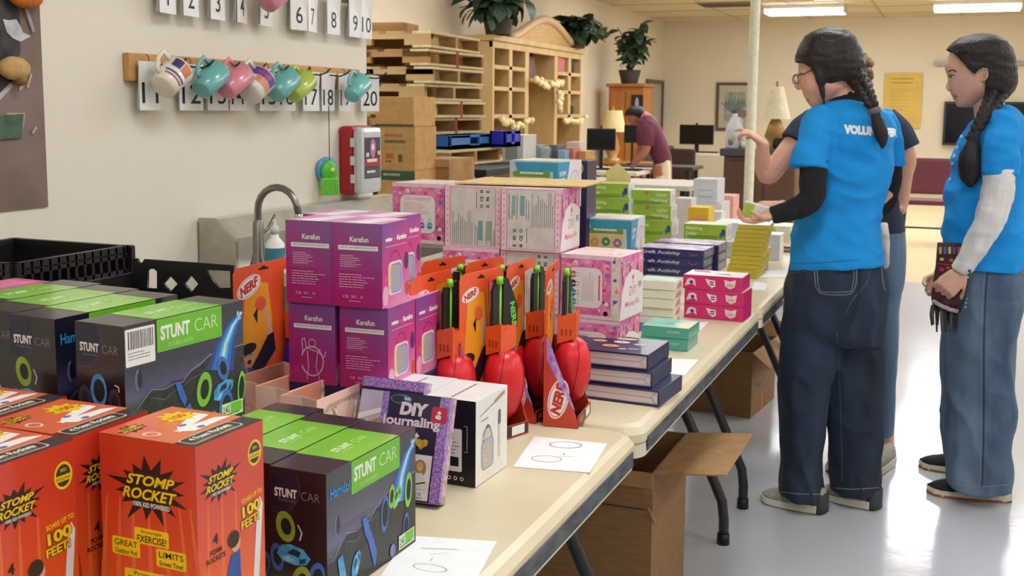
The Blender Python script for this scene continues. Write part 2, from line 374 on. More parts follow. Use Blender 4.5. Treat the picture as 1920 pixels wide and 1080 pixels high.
MB().box(-.02,wd+.02,-.08,-.06,-.02,hh+.02,BLKP,.004).build('bezel', e); MB().box(.02,wd-.02,-.086,-.08,.02,hh-.02,mat((14,16,24),.1,.02)).build('glass_face', e)
a = at_y(1750,118,20.4); b = at_y(1925,117,20.4)
e = empty('wall_rail', (a.x,20.4,a.z), 0, 'thin grey metal rail along the far wall', 'rail')
MB().box(0,b.x-a.x,0,.04,-.04,.02,mat((170,166,158),.4)).build('rail_bar', e)
for k in range(3): MB().box(.1+k*.6,.16+k*.6,.02,.1,-.05,.03,mat((190,186,176),.5)).build('bracket', e)
# framed mirror on alcove wall near the corner
a = at_x(1213,200,-5.08); b = at_x(1240,200,-5.08); t = at_x(1226,156,-5.08); q = at_x(1226,238,-5.08)
e = empty('wall_mirror', (-5.1, a.y, q.z), 0, 'narrow dark-framed mirror on the side wall near the corner', 'mirror')
MB().box(.0,.02,0,b.y-a.y,0,t.z-q.z,mat((186,178,160),.12,.05)).build('mirror_glass', e)
fb = MB()
for s in ((-.06,0,-.06,t.z-q.z+.06),(b.y-a.y,b.y-a.y+.06,-.06,t.z-q.z+.06),(0,b.y-a.y,-.06,0),(0,b.y-a.y,t.z-q.z,t.z-q.z+.06)): fb.box(0,.05,s[0],s[1],s[2],s[3],mat((98,92,84),.5))
fb.build('mirror_frame', e)
# ================================================================ generic front-on box
def fbox(nm, lab, cat, xl, xr, yt, yb, Y, dp, m, group=None, rz=0, z0=None, bev=.003, body='carton_body'):
    a = at_y(xl, (yt+yb)/2, Y); b = at_y(xr, (yt+yb)/2, Y); t = at_y((xl+xr)/2, yt, Y); q = at_y((xl+xr)/2, yb, Y)
    zb = q.z if z0 is None else z0; wd = b.x-a.x; hh = t.z-zb
    e = empty(nm, (a.x, Y, zb), rz, lab, cat, group); MB().box(0, wd, 0, dp, 0, hh, m, bev).build(body, e)
    return e, wd, hh
def fprint(**k): return Print((0,0,0),(1,0,0),(0,0,1),**k)
# ================================================================ hutch along the alcove wall
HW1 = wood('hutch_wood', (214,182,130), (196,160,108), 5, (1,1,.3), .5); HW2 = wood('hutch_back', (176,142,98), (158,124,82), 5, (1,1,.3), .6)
hx = -4.6
def hy(px): return at_x(px, 130, hx).y
def hz(px, py): return at_x(px, py, hx).z
y0 = hy(924); y1 = hy(1091); ya = [hy(955), hy(961)]; yb_ = [hy(985), hy(992)]; yc = [hy(1040), hy(1046)]; yd_ = [hy(1066), hy(1071)]
zt = hz(940, 78); zs = [hz(940, 91), hz(940, 125), hz(940, 165), hz(940, 217)]
hut = empty('display_hutch', (hx, y0, 0), 0, 'large light-wood hutch with arched crown and cubby shelves against the side wall', 'hutch')
def hb(nm, x0, x1, ya_, yb2, z0, z1, m=HW1, bev=.006): return MB().box(x0, x1, ya_-y0, yb2-y0, z0, z1, m, bev).build(nm, hut)
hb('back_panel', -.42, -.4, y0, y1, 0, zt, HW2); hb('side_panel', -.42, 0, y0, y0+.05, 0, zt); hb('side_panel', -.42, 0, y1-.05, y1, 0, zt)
hb('top_board', -.44, .03, y0-.03, y1+.03, zt, zt+.06)
for a_, b_ in (yb_, yc): hb('upright', -.4, 0, a_, b_, 0, zt)
for a_, b_ in (ya, yd_): hb('upright', -.4, 0, a_, b_, zs[3]-.05, zt)
hb('header_rail', -.05, .005, y0, y1, zs[0], zt)
for z in zs[1:]:
    hb('shelf', -.4, -.0, y0+.05, yb_[0], z-.03, z+.015); hb('shelf', -.4, 0, yc[1], y1-.05, z-.03, z+.015)
hb('shelf', -.4, .02, yb_[1], yc[0], hz(1015,150)-.03, hz(1015,150)+.01)
hb('shelf', -.4, .06, y0, y1, .82, .86)
am = []; n = 18; ay0, ay1 = hy(958), hy(1086); pk = hz(1012, 37)
for i in range(n+1):
    t = i/n; am.append((ay0-y0+(ay1-ay0)*t, zt+.05+(pk-zt-.05)*math.sin(PI*t)**1.6))
MB().prism([(am[0][0], zt)]+am+[(am[-1][0], zt)], 'x', -.06, -.02, wood('hutch_crown', (206,172,112), (190,152,92), 5)).build('arched_crown', hut)
MB().tube([(-.02, p[0], p[1]+.02) for p in am], .05, mat((214,178,140), .5), 8).build('crown_molding', hut)
# small things on the hutch
def roses(lab, pts, n, m, seed):
    rr = random.Random(seed); mb = MB(); pts = [Vector(p) for p in pts]
    for i in range(n):
        t = i/(n-1)*(len(pts)-1); k = min(int(t), len(pts)-2); p = pts[k].lerp(pts[k+1], t-k)
        for j in range(2): mb.ell(p+Vector((rr.uniform(0,.03), rr.uniform(-.03,.03), rr.uniform(-.03,.03))), .035, .04, .035, m, 8)
    mb.tube(pts, .008, mat((120,110,70),.8), 5)
    return mb.build('garland', label=lab, cat='garland')
GR = mat((246,228,170), .6, .1)
zz = hz(1015, 152)
roses('cream flower garland along the middle shelf of the hutch', [(hx+.08, yb_[1], zz), (hx+.08, (yb_[1]+yc[0])/2, zz-.05), (hx+.08, yc[0], zz)], 12, GR, 1)
roses('cream flower garland under the left cubbies of the hutch', [(hx+.06, y0+.1, zs[3]-.05), (hx+.08, (y0+yb_[0])/2, zs[3]-.1), (hx+.06, yb_[0], zs[3]-.07)], 9, GR, 2)
roses('cream flower garland under the right cubbies of the hutch', [(hx+.06, yc[1]+.1, zs[3]-.05), (hx+.08, (y1+yc[1])/2, zs[3]-.1), (hx+.06, y1-.1, zs[3]-.05)], 9, GR, 3)
roses('cream flower strand hanging down the right upright of the hutch', [(hx+.06, yc[0], zz-.12), (hx+.06, yc[0], zs[3]+.08)], 5, GR, 4)
e = empty('photo_frame', (hx-.15, hy(1008), hz(1015,150)+.01), D2R(60), 'small dark red framed picture leaning in the middle of the hutch', 'picture')
MB().box(-.16,.16,-.015,.015,0,.36,mat((92,34,40),.4),.01).build('picture_frame', e).rotation_euler = (D2R(-12),0,0)
o = MB().box(-.11,.11,-.02,-.014,.05,.31,mat((130,60,66),.5)).build('picture', e); o.rotation_euler = (D2R(-12),0,0)
def ob(nm, lab, cat, px, dy, z, sx, sy, sz, m, bev=.01):
    y_ = hy(px); MB().box(-sx, 0, -sy/2, sy/2, 0, sz, m, bev).build(nm, loc=(hx-.03, y_, z), label=lab, cat=cat)
ob('storage_tin', 'pink storage tin in the upper right cubby of the hutch', 'tin', 1056, 0, zs[1]+.016, .3, .3, .3, mat((206,112,110),.5))
ob('black_vase', 'tall black vase in the top right corner cubby of the hutch', 'vase', 1078, 0, zs[1]+.016, .1, .14, .3, BLKP, .02)
ob('figurine', 'small dark figurine in the lower right cubby of the hutch', 'figurine', 1080, 0, zs[3]+.016, .1, .12, .12, mat((40,44,40),.6), .03)
ob('figurine', 'pale carved figurine in the lower left cubby of the hutch', 'figurine', 963, 0, zs[3]+.016, .1, .1, .22, mat((196,170,110),.6), .03)
# ================================================================ plants
LEAFM = mat((38,62,46), .45, .25, 9, rgb2=(70,98,70)); STEM = mat((60,48,34), .8); POT = mat((58,44,36), .7)
def leaf_mesh():
    n = 5; vs = []; fs = []
    for i in range(n+1):
        t = i/n; wd = .3*math.sin(PI*min(1,t*.93+.05))**.8; z = .18*math.sin(t*2.2)-.25*t*t
        vs += [(t, -wd, z-.04), (t, 0, z), (t, wd, z-.04)]
    for i in range(n): a = i*3; fs += [(a,a+1,a+4,a+3),(a+1,a+2,a+5,a+4)]
    return MB().add(vs, fs, LEAFM, True)
_leaf = None
def plant(nm, lab, loc, hgt, spread, n, seed, ls, droop=0.0, pot=True, poth=.22, potr=.13):
    global _leaf
    e = empty(nm, loc, 0, lab, 'plant'); rr = random.Random(seed)
    if pot: MB().lathe([(potr*.7,0),(potr,poth),(potr*.88,poth),(potr*.85,poth*.85),(0,poth*.85)], POT, seg=20).build('flower_pot', e)
    else: MB().lathe([(potr*.8,0),(potr,poth),(potr*.9,poth),(0,poth*.8)], mat((70,60,44),.9,.2,40), seg=16).build('basket', e)
    st = MB(); tips = []
    for i in range(max(4, n//6)):
        t = rr.uniform(0, 2*PI); q = spread*rr.uniform(.2,.8); h2 = poth+hgt*rr.uniform(.45,1.0)
        p = [(0,0,poth*.8), (math.cos(t)*q*.3, math.sin(t)*q*.3, poth+(h2-poth)*.6), (math.cos(t)*q, math.sin(t)*q, h2-droop*q)]
        st.tube(p, [.012,.009,.005], STEM, 5); tips.append([Vector(a) for a in p])
    st.build('stem', e)
    for i in range(n):
        p = rr.choice(tips); t = rr.uniform(.25, 1.0)*2; k = min(int(t), 1); c = p[k].lerp(p[k+1], t-k)
        if _leaf is None: _leaf = leaf_mesh().build('leaf', e); o = _leaf
        else: o = bpy.data.objects.new('leaf', _leaf.data); COL.objects.link(o); o.parent = e
        o.location = c; s = ls*rr.uniform(.7,1.3); o.scale = (s, s, s); o.rotation_euler = (rr.uniform(-.5,.5), rr.uniform(-.7,.7+droop), rr.uniform(0, 2*PI))
    return e
topz = zt+.062
plant('potted_plant', 'trailing dark green plant on the left end of the hutch top', (hx+.02, hy(930), topz), .5, .55, 120, 1, .22, .5, False, .16, .16)
plant('potted_plant', 'leafy dark green plant on the right end of the hutch top', (hx+.0, hy(1078), topz), .42, .6, 110, 2, .2, .6, False, .14, .15)
# orange cabinet with plant
OC = wood('cabinet_oak', (178,112,48), (150,88,34), 4, (1,1,.3), .45)
cbx = at_y(1140, 200, 16.2); ct = at_y(1170, 163, 16.2).z
cab = empty('oak_cabinet', (cbx.x, 16.2, 0), 0, 'tall orange oak cabinet with a plant on top near the far corner', 'cabinet')
cw = at_y(1205, 200, 16.2).x-cbx.x
MB().box(0, cw, .02, .55, 0, ct, OC, .01).build('cabinet_body', cab); MB().box(-.03, cw+.03, -.03, .58, ct, ct+.05, OC, .012).build('cornice', cab)
MB().box(.04, cw*.5-.01, 0, .02, .1, ct-.06, OC, .006).build('door', cab); MB().box(cw*.5+.01, cw-.04, 0, .02, .1, ct-.06, OC, .006).build('door', cab)
e, wd, hh = flat('black_photo_panel', 1184, 1206, 178, 215, 16.184, .02, BLKP, 'small black picture with a pale figure hung on the oak cabinet', 'picture')
pp = Print((0,-.021,0),(1,0,0),(0,0,1),lift=.002,dl=.001); pp.oval(wd/2,hh*.5,wd*.17,hh*.38,mat((150,160,172),.6)); pp.build('printed_panel', e)
plant('potted_plant', 'bushy upright dark green plant in a brown pot on the oak cabinet', (cbx.x+cw*.5, 16.4, ct+.052), .75, .34, 130, 5, .19, .2, True, .2, .17)
# ================================================================ pallets
PW = [wood('pallet_wood_a', (206,172,118), (176,136,84), 7, (.3,1,1), .8), wood('pallet_wood_b', (192,146,92), (150,104,60), 7, (.3,1,1), .8),
      wood('pallet_wood_c', (220,186,112), (186,146,70), 7, (.3,1,1), .8)]
PEND = mat((236,214,160), .8, .1); PRED = mat((170,72,58), .8)
def pallet(m, endm=None, red=False):
    e = empty('wooden_pallet', (0,0,0)); T = .115; W = 1.15; D = .93
    for i, yy in enumerate((0, D/2-.02, D-.04)):
        mb = MB()
        if i == 0:   # notched stringer, side towards the viewer
            for x0, x1 in ((-W, -.93), (-.67, -.45), (-.2, 0)): mb.box(x0, x1, yy, yy+.04, .018, T-.02, m)
            mb.box(-W, 0, yy, yy+.04, .06, T-.02, m)
        else: mb.box(-W, -.001, yy, yy+.04, .018, T-.02, m)
        if red and i == 1: mb.box(-.001, .0005, yy-.002, yy+.042, .0, T-.002, PRED)
        mb.build('stringer', e)
    for k in range(6): MB().box(-.14-.2*k, -.2*k, 0, D, T-.02, T-.002, endm if (k == 0 and endm) else m, .002).build('deck_board', e)
    for k in range(3): MB().box(-.14-.5*k, -.5*k, 0, D, 0, .018, endm if (k == 0 and endm) else m, .002).build('bottom_board', e)
    return e
protos = [pallet(PW[0], PEND), pallet(PW[1], PEND, True), pallet(PW[2], PEND, True)]
lv = [(1.793, 0, .02, 2, 'topmost in the tall pallet stack, set back to the right'), (1.673, 1, 0, -1, 'second from the top of the tall pallet stack'),
      (1.553, 0, .03, 1, 'pale-edged pallet third from the top of the tall stack'), (1.436, 0, -.03, -2, 'pallet fourth from the top of the tall stack'),
      (1.318, 2, .05, 1, 'yellowish pallet with a red middle block in the tall stack'), (1.201, 1, .0, 0, 'lowest light-wood pallet of the tall stack, above the blue crates')]
used = set()
for z, k, dx, rz, lab in lv:
    p = protos[k] if k not in used else dup(protos[k]); used.add(k)
    p.location = (-3.38+dx, 7, z); p.rotation_euler = (0,0,D2R(rz)); setp(p, 'wooden pallet, '+lab, 'pallet', 'pallets in the tall stack')
e = dup(protos[0]); e.location = (-3.2, 6.95, .985); e.rotation_euler = (0,0,0); setp(e, 'wooden pallet under the blue crates, sticking out to the right', 'pallet', 'pallets in the tall stack')
e = empty('timber_offcut', (-4.45, 7.2, 1.91), D2R(5), 'rough short timber pieces lying on the left of the top pallet', 'timber')
MB().box(0,.42,0,.3,0,.1,PW[2],.008).build('plank', e); MB().box(.45,.75,0,.3,0,.08,PW[1],.008).build('plank', e)
e = empty('low_table', (-4.4, 6.9, 0), 0, 'black low table under the pallet stack', 'table')
MB().box(0, 1.5, 0, 1.2, .93, .98, BLKP, .006).build('table_top', e)
for x_ in (.04, 1.4):
    for y_ in (.04, 1.1): MB().box(x_, x_+.06, y_, y_+.06, 0, .93, BLKP).build('leg', e)
def bluecrate(nm, lab, loc, sx, sy, sz, m, m2, prints=None):
    e = empty(nm, loc, 0, lab, 'crate'); t = .02
    MB().box(0,sx,0,sy,0,t,m).build('crate_floor', e)
    MB().box(0,sx,0,t,0,sz,m,.004).build('crate_side', e); MB().box(0,sx,sy-t,sy,0,sz,m,.004).build('crate_side', e)
    MB().box(0,t,0,sy,0,sz,m,.004).build('crate_side', e)
    MB().box(sx-t,sx,0,sy*.4,0,sz,m2,.004).box(sx-t,sx,sy*.6,sy,0,sz,m2,.004).box(sx-t,sx,0,sy,sz*.8,sz,m2).box(sx-t,sx,0,sy,0,sz*.3,m2).build('crate_side', e)
    MB().box(-.01,sx+.01,-.01,sy+.01,sz-.02,sz,m2,.004).build('rim', e) if False else None
    return e
B1 = mat((30,84,150), .4); B2 = mat((66,132,206), .4)
e = bluecrate('blue_crate', 'dark blue plastic crate with pale lettering under the pallet stack', (-4.15,7.0,1.102), .6, .9, .096, B1, B2)
pp = Print((0,0,0),(1,0,0),(0,0,1),lift=.002,dl=.001); pp.lines(.2,.02,.52,.08,2,mat((120,170,220),.5),3,.5); pp.build('printed_panel', e)
bluecrate('blue_crate', 'lighter blue plastic crate with open middle under the pallet stack', (-3.52,7.02,1.102), .3, .85, .096, B1, B2)
a = at_y(908,276,7.6)
bluecrate('blue_crate', 'bright royal blue plastic crate right of the pallet stack', (a.x,7.7,1.102), .13, .3, .12, mat((44,52,190),.35), mat((60,70,214),.35))
# cardboard boxes standing in front of the pallets
def tall(nm, lab, yt, yb, xl=708, xr=778): return fbox(nm, lab, 'box', xl, xr, yt, yb, 6.1, .3, mat((212,164,104),.8,.06,20,rgb2=(198,150,92)), 'cardboard boxes by the wall corner', z0=.001)
e0, w0, h0 = tall('cardboard_box', 'lowest cardboard box with a green band, in front of the pallets', 319, 460)
pp = fprint(); pp.rect(0,h0-.062,w0,h0-.004,mat((62,92,64),.7)); pp.lines(.04,h0-.05,w0-.03,h0-.02,1,mat((170,190,160),.7),2,.5); pp.build('printed_panel', e0)
z1_ = h0+e0.location.z
e1, w1, h1 = fbox('cardboard_box', 'printed cardboard box with faded orange lettering, middle of the stack by the wall corner', 'box', 708, 778, 237, 319, 6.1, .3, mat((212,164,104),.8,.06,20,rgb2=(198,150,92)), 'cardboard boxes by the wall corner', z0=z1_+.001)
pp = fprint(); om = mat((196,112,64),.8); gm = mat((110,104,66),.8)
pp.lines(.05,h1*.72,.17,h1*.8,1,om,2,.8,minw=1); pp.lines(.05,h1*.57,.19,h1*.66,1,gm,3,.8,minw=1); pp.rect(.055,h1*.25,.11,h1*.38,om); pp.lines(.055,h1*.14,.12,h1*.2,1,gm,2,.8); pp.rect(.14,h1*.18,.17,h1*.36,gm); pp.rect(.01,h1*.1,.02,h1*.45,om); pp.build('printed_panel', e1)
e2, w2, h2 = fbox('cardboard_box', 'plain cardboard box on top of the stack by the wall corner', 'box', 704, 776, 181, 235, 6.1, .3, mat((218,172,112),.8,.06,20,rgb2=(206,158,98)), 'cardboard boxes by the wall corner', z0=z1_+h1+.002)
MB().box(.0,w2,-.003,0,-.0,.012,mat((92,90,62),.8)).build('tape_edge', e2)
e, wd, hh = fbox('wooden_crate', 'rough wooden crate with a dark opening, right of the cardboard stack', 'crate', 778, 842, 298, 420, 6.4, .4, PW[1], body='crate_body')
MB().box(wd*.3,wd*.5,-.004,0,hh*.35,hh*.86,BLACK).build('hand_hole', e); MB().box(-.01,wd+.01,-.012,0,hh-.05,hh,PW[0],.004).build('plank', e)
# ================================================================ far tables and office things
TT = mat((222,214,198), .5); DK = mat((58,50,46), .5)
def table(nm, lab, x0, x1, y0_, y1_, z, m=TT, legm=BLKP):
    e = empty(nm, (x0, y0_, 0), 0, lab, 'table'); MB().box(0,x1-x0,0,y1_-y0_,z-.04,z,m,.008).build('table_top', e)
    for x_ in (.05, x1-x0-.09):
        for yy in (.05, y1_-y0_-.09): MB().box(x_,x_+.04,yy,yy+.04,0,z-.04,legm).build('leg', e)
    return e
table('folding_table', 'cluttered pale table in front of the hutch', -3.2, -1.9, 8.6, 9.4, .8)
table('office_desk', 'pale desk holding monitors in the rear of the hall', -3.85, -2.98, 11.0, 12.0, .76)
table('office_desk', 'pale desk with a wide monitor against the far wall', -4.6, -2.2, 17.2, 18.0, .74)
def monitor(lab, xl, xr, yt, yb, Y, zt_, rz=0):
    e, wd, hh = fbox('computer_monitor', lab, 'monitor', xl, xr, yt, yb, Y, .03, BLKP, rz=rz, bev=.006, body='screen_housing')
    MB().box(.012,wd-.012,-.003,0,.02,hh-.012,mat((12,13,18),.15,.02)).build('screen', e)
    MB().box(wd*.44,wd*.56,.03,.06,-(e.location.z-zt_)+.01,hh*.4,BLKP).build('stand_neck', e); MB().box(wd*.28,wd*.72,-.06,.14,-(e.location.z-zt_),-(e.location.z-zt_)+.015,BLKP,.004).build('stand_foot', e)
    MB().box(wd*.47,wd*.53,0,.03,hh,hh+.03,BLKP,.004).build('webcam', e)
monitor('black monitor on the desk left of the bending person, facing away', 1100, 1152, 241, 282, 11.3, .76, D2R(12))
monitor('black monitor partly hidden behind the bending person', 1170, 1198, 234, 268, 12.6, .76)
monitor('wide black monitor with a webcam between bending person and cream pole', 1274, 1338, 234, 271, 17.4, .74)
table('office_desk', 'small dark desk behind the bending person', -3.6, -2.7, 12.35, 12.9, .76, DK)
def keyboard(lab, x, y, z): MB().box(-.2,.2,-.07,.07,0,.02,BLKP,.004).build('keyboard', loc=(x,y,z), label=lab, cat='keyboard')
keyboard('black keyboard below the wide far monitor', -3.6, 17.3, .741); keyboard('black keyboard on the desk beside the bending person', -3.22, 11.3, .761)
def tlamp(lab, xc, yt, ys, yb, Y, wt, wb, bm, sm, zt_):
    c = at_y(xc, ys, Y); t = at_y(xc, yt, Y); s = dep(c)/F; e = empty('table_lamp', (c.x, Y, zt_), 0, lab, 'lamp')
    zb = c.z-zt_; MB().lathe([(wb*s/2,zb),(wt*s/2,t.z-zt_)], sm, seg=10).build('lamp_shade', e)
    MB().lathe([(.1,0),(.1,.03),(.05,.05),(.09,zb*.4),(.06,zb*.8),(.02,zb+.03),(.01,t.z-zt_+.04),(0,t.z-zt_+.05)], bm, seg=14).build('lamp_base', e)
tlamp('table lamp with a tan shade behind the left monitor', 1149, 207, 247, 290, 13.2, 34, 50, mat((186,140,72),.4), mat((232,206,150),.7), .76)
table('side_table', 'small wooden side table under the tan-shaded lamp', -3.95, -3.3, 12.9, 13.5, .76, OC)
# dark cabinet with jug, lamp, speaker
c0 = at_y(1350, 300, 9.0); c1 = at_y(1497, 300, 9.0); ctz = at_y(1400, 279, 9.0).z
DW = wood('dark_walnut', (112,76,54), (84,54,38), 4, (1,1,.3), .5)
e = empty('dark_cabinet', (c0.x, 9.0, 0), 0, 'dark walnut cabinet with a grey top behind the cream pole', 'cabinet'); cw = c1.x-c0.x
MB().box(.03,cw-.03,.0,.5,0,ctz-.06,DW,.01).build('cabinet_body', e); MB().box(0,cw,-.03,.53,ctz-.06,ctz,mat((72,70,72),.5),.01).build('cabinet_top', e)
for k in range(2): MB().box(.05+k*cw/2,cw/2-.02+k*cw/2,-.015,0,.05,ctz-.1,DW,.006).build('door', e)
JUG = mat((232,236,240), .25, .02, trans=.25)
j = at_y(1374, 270, 9.1); s = dep(j)/F
e = empty('water_jug', (j.x, 9.15, ctz+.001), 0, 'translucent white water jug on the dark cabinet', 'jug')
MB().lathe([(.0,0),(15*s,0),(17*s,.02),(17*s,32*s),(15*s,42*s),(8*s,54*s),(5*s,58*s),(5*s,64*s),(0,64*s)], JUG, seg=24).build('jug_body', e)
MB().tube([(12*s,-.01,42*s),(14*s,-.01,50*s),(8*s,-.01,58*s)], .008, JUG, 8).build('handle', e)
pp = Print((-8*s,-17.4*s,6*s),(1,0,0),(0,0,1)); pp.oval(5*s,5*s,5*s,7*s,mat((120,124,190),.5)); pp.oval(9*s,11*s,5*s,4*s,mat((206,200,110),.5)); pp.build('jug_label', e)
MB().lathe([(0,0),(.035,0),(.04,.05),(.035,.05)], WHITE, seg=16).build('paper_cup', loc=at_y(1398,272,9.1)*1, label='small white cup on the dark cabinet beside the jug', cat='cup').location.z = ctz+.001
tlamp('table lamp with a large cream shade right of the pole', 1455, 163, 223, 255, 9.3, 24, 54, mat((176,132,66),.4), mat((246,234,196),.7,trans=.1), ctz+.001)
bpy.data.objects['table_lamp.001'].location.z = ctz+.001
a = at_y(1448,276,9.08); e = empty('portable_speaker', (a.x,9.05,ctz+.001), 0, 'small black speaker with a red badge on the dark cabinet', 'speaker')
MB().box(0,.2,0,.1,0,.09,BLKP,.03).build('speaker_body', e); Print((0,-.001,0),(1,0,0),(0,0,1)).oval(.1,.05,.016,.012,mat((220,40,50),.4)).build('printed_panel', e)
# clutter on the table in front of the hutch
fbox('white_cabinet', 'white plastic box with a grey window by the hutch', 'box', 942, 981, 253, 314, 8.4, .3, mat((226,226,218),.5), body='box_body')
e = bpy.data.objects['white_cabinet']; MB().box(.03,.13,-.004,0,.06,.19,mat((160,176,176),.3)).build('window_panel', e)
for (xl,xr,yt,yb,Y,c,lab) in ((985,1008,272,300,8.7,(150,156,158),'grey plastic tub left of the pile by the hutch'),(1005,1030,277,300,8.75,(186,196,200),'pale translucent tub in the clutter by the hutch'),
    (1030,1044,272,300,8.8,(110,110,116),'dark grey box in the clutter by the hutch'),(1046,1060,282,302,8.7,(150,190,214),'light blue carton in the clutter by the hutch'),
    (1060,1075,278,302,8.8,(206,120,118),'pink bottle-shaped carton in the clutter by the hutch'),(1072,1098,284,303,8.9,(206,150,92),'tan box in the clutter right of the hutch base'),
    (1062,1086,266,279,9.1,(226,214,206),'crumpled white bag on top of the hutch clutter')):
    fbox('clutter_box', lab, 'box', xl, xr, yt, yb, Y, .2, mat(c,.5), z0=.8 if yb > 290 else None, body='box_body')
# stack chair (maroon)
def stack_chair(lab, loc, rz, m, s=1.0):
    e = empty('stacking_chair', loc, rz, lab, 'chair'); fr = mat((54,48,50), .35, metal=.6)
    MB().box(-.23,.23,-.22,.22,.43,.48,m,.02).build('seat', e)
    MB().box(-.23,.23,.22,.26,.55,.92,m,.03).build('backrest', e)
    for sx in (-1,1):
        MB().tube([(sx*.21,.24,.9),(sx*.22,.22,.5),(sx*.23,.3,.01)], .012, fr, 8).build('leg', e)
        MB().tube([(sx*.22,.2,.44),(sx*.22,-.2,.44),(sx*.24,-.26,.01)], .012, fr, 8).build('leg', e)
    MB().tube([(-.23,.27,.2),(.23,.27,.2)], .01, fr, 8).build('stretcher', e)
MR = mat((98,38,52), .7)
cp = at_z(1738, 432, 0); stack_chair('maroon upholstered stacking chair between the volunteers', (at_y(1741,350,12.6).x, 12.6, 0), D2R(180), MR)
stack_chair('grey rounded office chair behind the bending person', (at_y(1240,300,15).x, 15, 0), D2R(180), mat((92,84,78),.7))
stack_chair('dark stacking chair left of the dark cabinet', (at_y(1292,330,13.8).x, 13.8, 0), D2R(160), mat((60,44,38),.7))
# ================================================================ folding tables
TOPM = mat((222,208,176), .45, .05, 6, rgb2=(214,199,164), coat=.05); LIPM = mat((222,212,190), .5, .05, 20)
BAND = mat((40,42,48), .6, .3, 60, rgb2=(92,96,104), det=6, stretch=(1,.25,1), bump=.3); LEGM = mat((38,38,42), .35, .08, 30)
def rr2(x0, x1, y0, y1, r, n=6):
    pts = []
    for cx, cy, a in ((x1-r,y0+r,-90),(x1-r,y1-r,0),(x0+r,y1-r,90),(x0+r,y0+r,180)):
        for i in range(n+1): t = math.radians(a+90*i/n); pts.append((cx+r*math.cos(t), cy+r*math.sin(t)))
    return pts
XE = -.560
def slab(mb, x0, x1, y0, y1, r, levels, m):
    mb.rings([[Vector((p[0], p[1], z)) for p in rr2(x0+i, x1-i, y0+i, y1-i, r)] for i, z in levels], m, True, False)
TABS = [(.3, 2.135, .74), (2.15, 3.64, .74), (3.655, 5.15, .74), (5.165, 6.65, .74)]
def folding_table(y0, y1, lab, dz=0, xr=XE, xl=XE-.765, group='beige folding tables in a row'):
    e = empty('folding_table', ((xl+xr)/2, (y0+y1)/2, 0), 0, lab, 'table', group); a = (xr-xl)/2; b = (y1-y0)/2
    mb = MB(); slab(mb, -a, a, -b, b, .045, [(.03,.70),(.004,.70),(.0,.705),(0,.722),(.008,.735),(.02,.74)], TOPM); mb.build('table_top', e)
    mb = MB(); slab(mb, -a+.002, a-.002, -b+.002, b-.002, .045, [(.03,.672),(0,.672),(0,.70),(.03,.70)], LIPM); mb.build('table_skirt', e)
    for s in (1, -1): MB().box(s*a-s*.001, s*(a+.0025), -b+.05, b-.05, .681, .712, BAND, .001).build('edge_band', e)
    for s in (1, -1):
        yy = s*(b-.17); mb = MB(); mb.tube([(-.26,yy,.62),(.26,yy,.62)], .012, LEGM, 8); mb.tube([(-.2,yy,.5),(.2,yy,.5)], .011, LEGM, 8); mb.build('crossbar', e)
        for q in (1, -1):
            mb = MB(); X = q*(a-.065)
            P = [(q*.16,yy,.668),(q*.16,yy,.5),(q*.17,yy,.44),(q*.2,yy,.38),(X-q*.035,yy,.2),(X-q*.008,yy,.14),(X,yy,.08),(X,yy,.0)]
            mb.tube(P, .0165, LEGM, 12); mb.build('leg', e)
            MB().lathe([(0,0),(.021,0),(.02,.035),(.0166,.036)], BLACK, c=(X,yy,0), seg=14).build('foot_cap', e)
    return e
folding_table(*TABS[0][:2], 'nearest beige folding table with worn black edge strip'); folding_table(*TABS[1][:2], 'second folding table from the camera, holding stacked books and makeup boxes')
folding_table(*TABS[2][:2], 'third folding table from the camera, holding green letter boxes and yellow books'); folding_table(*TABS[3][:2], 'farthest folding table of the row, behind the volunteer')
folding_table(.2, 2.3, 'folding table along the wall under the black milk crates', xr=-1.40, xl=-2.06, group='beige folding tables in a row')
# papers
def paper(c, lab, z=TZ+.0012, wr=None):
    pts = [at_z(px, py, z) for px, py in c]; o = pts[0]; e = empty('paper_sheet', o, 0, lab, 'paper')
    mb = MB(); mb.add([p-o for p in pts]+[p-o-Vector((0,0,.0006)) for p in pts], [(0,1,2,3),(7,6,5,4),(0,1,5,4),(1,2,6,5),(2,3,7,6),(3,0,4,7)], mat((244,244,244),.7,.02)); mb.build('sheet', e)
    if wr:
        q = Print((0,0,0),(1,0,0),(0,1,0),lift=.0004,dl=.0002); wr(q, pts, o); q.build('pencil_writing', e)
    return e
PEN = mat((150,150,150), .8)
def w1(q, pts, o):
    u = (pts[2]-pts[1]); v = (pts[0]-pts[1]);
    def c(a, b): p = pts[3]+(pts[2]-pts[3])*a+(pts[0]-pts[3])*b-o; return p.x, p.y
    for a, b, s in ((.36,.30,.019),(.5,.78,.021)): x, y = c(a, b); q.ring(x, y, s*1.5, s, .93, PEN, rot=.25)
    q.line([c(.57,.45), c(.53,.52)], .0015, PEN); q.line([c(.5,.4), c(.7,.42)], .001, PEN)
paper([(1002,818),(1139,832),(1106,886),(962,875)], 'white sheet with a pencilled number range, near the joint of the first two tables', wr=w1)
def w2(q, pts, o):
    def c(px, py): p = at_z(px, py, TZ+.0012)-o; return p.x, p.y
    x, y = c(806,1065); q.ring(x, y, .026, .012, .94, PEN); q.line([c(790,1028), c(858,1031)], .0012, PEN); q.line([c(805,1040), c(840,1037)], .001, mat((200,170,160),.8)); q.line([c(806,1054), c(811,1047)], .001, PEN)
paper([(765,1004),(932,1015),(880,1110),(700,1100)], 'white sheet with pencil marks at the near end of the first table', wr=w2)
paper([(1250,672),(1310,674),(1284,704),(1240,704)], 'white sheet partly under the navy craft books')
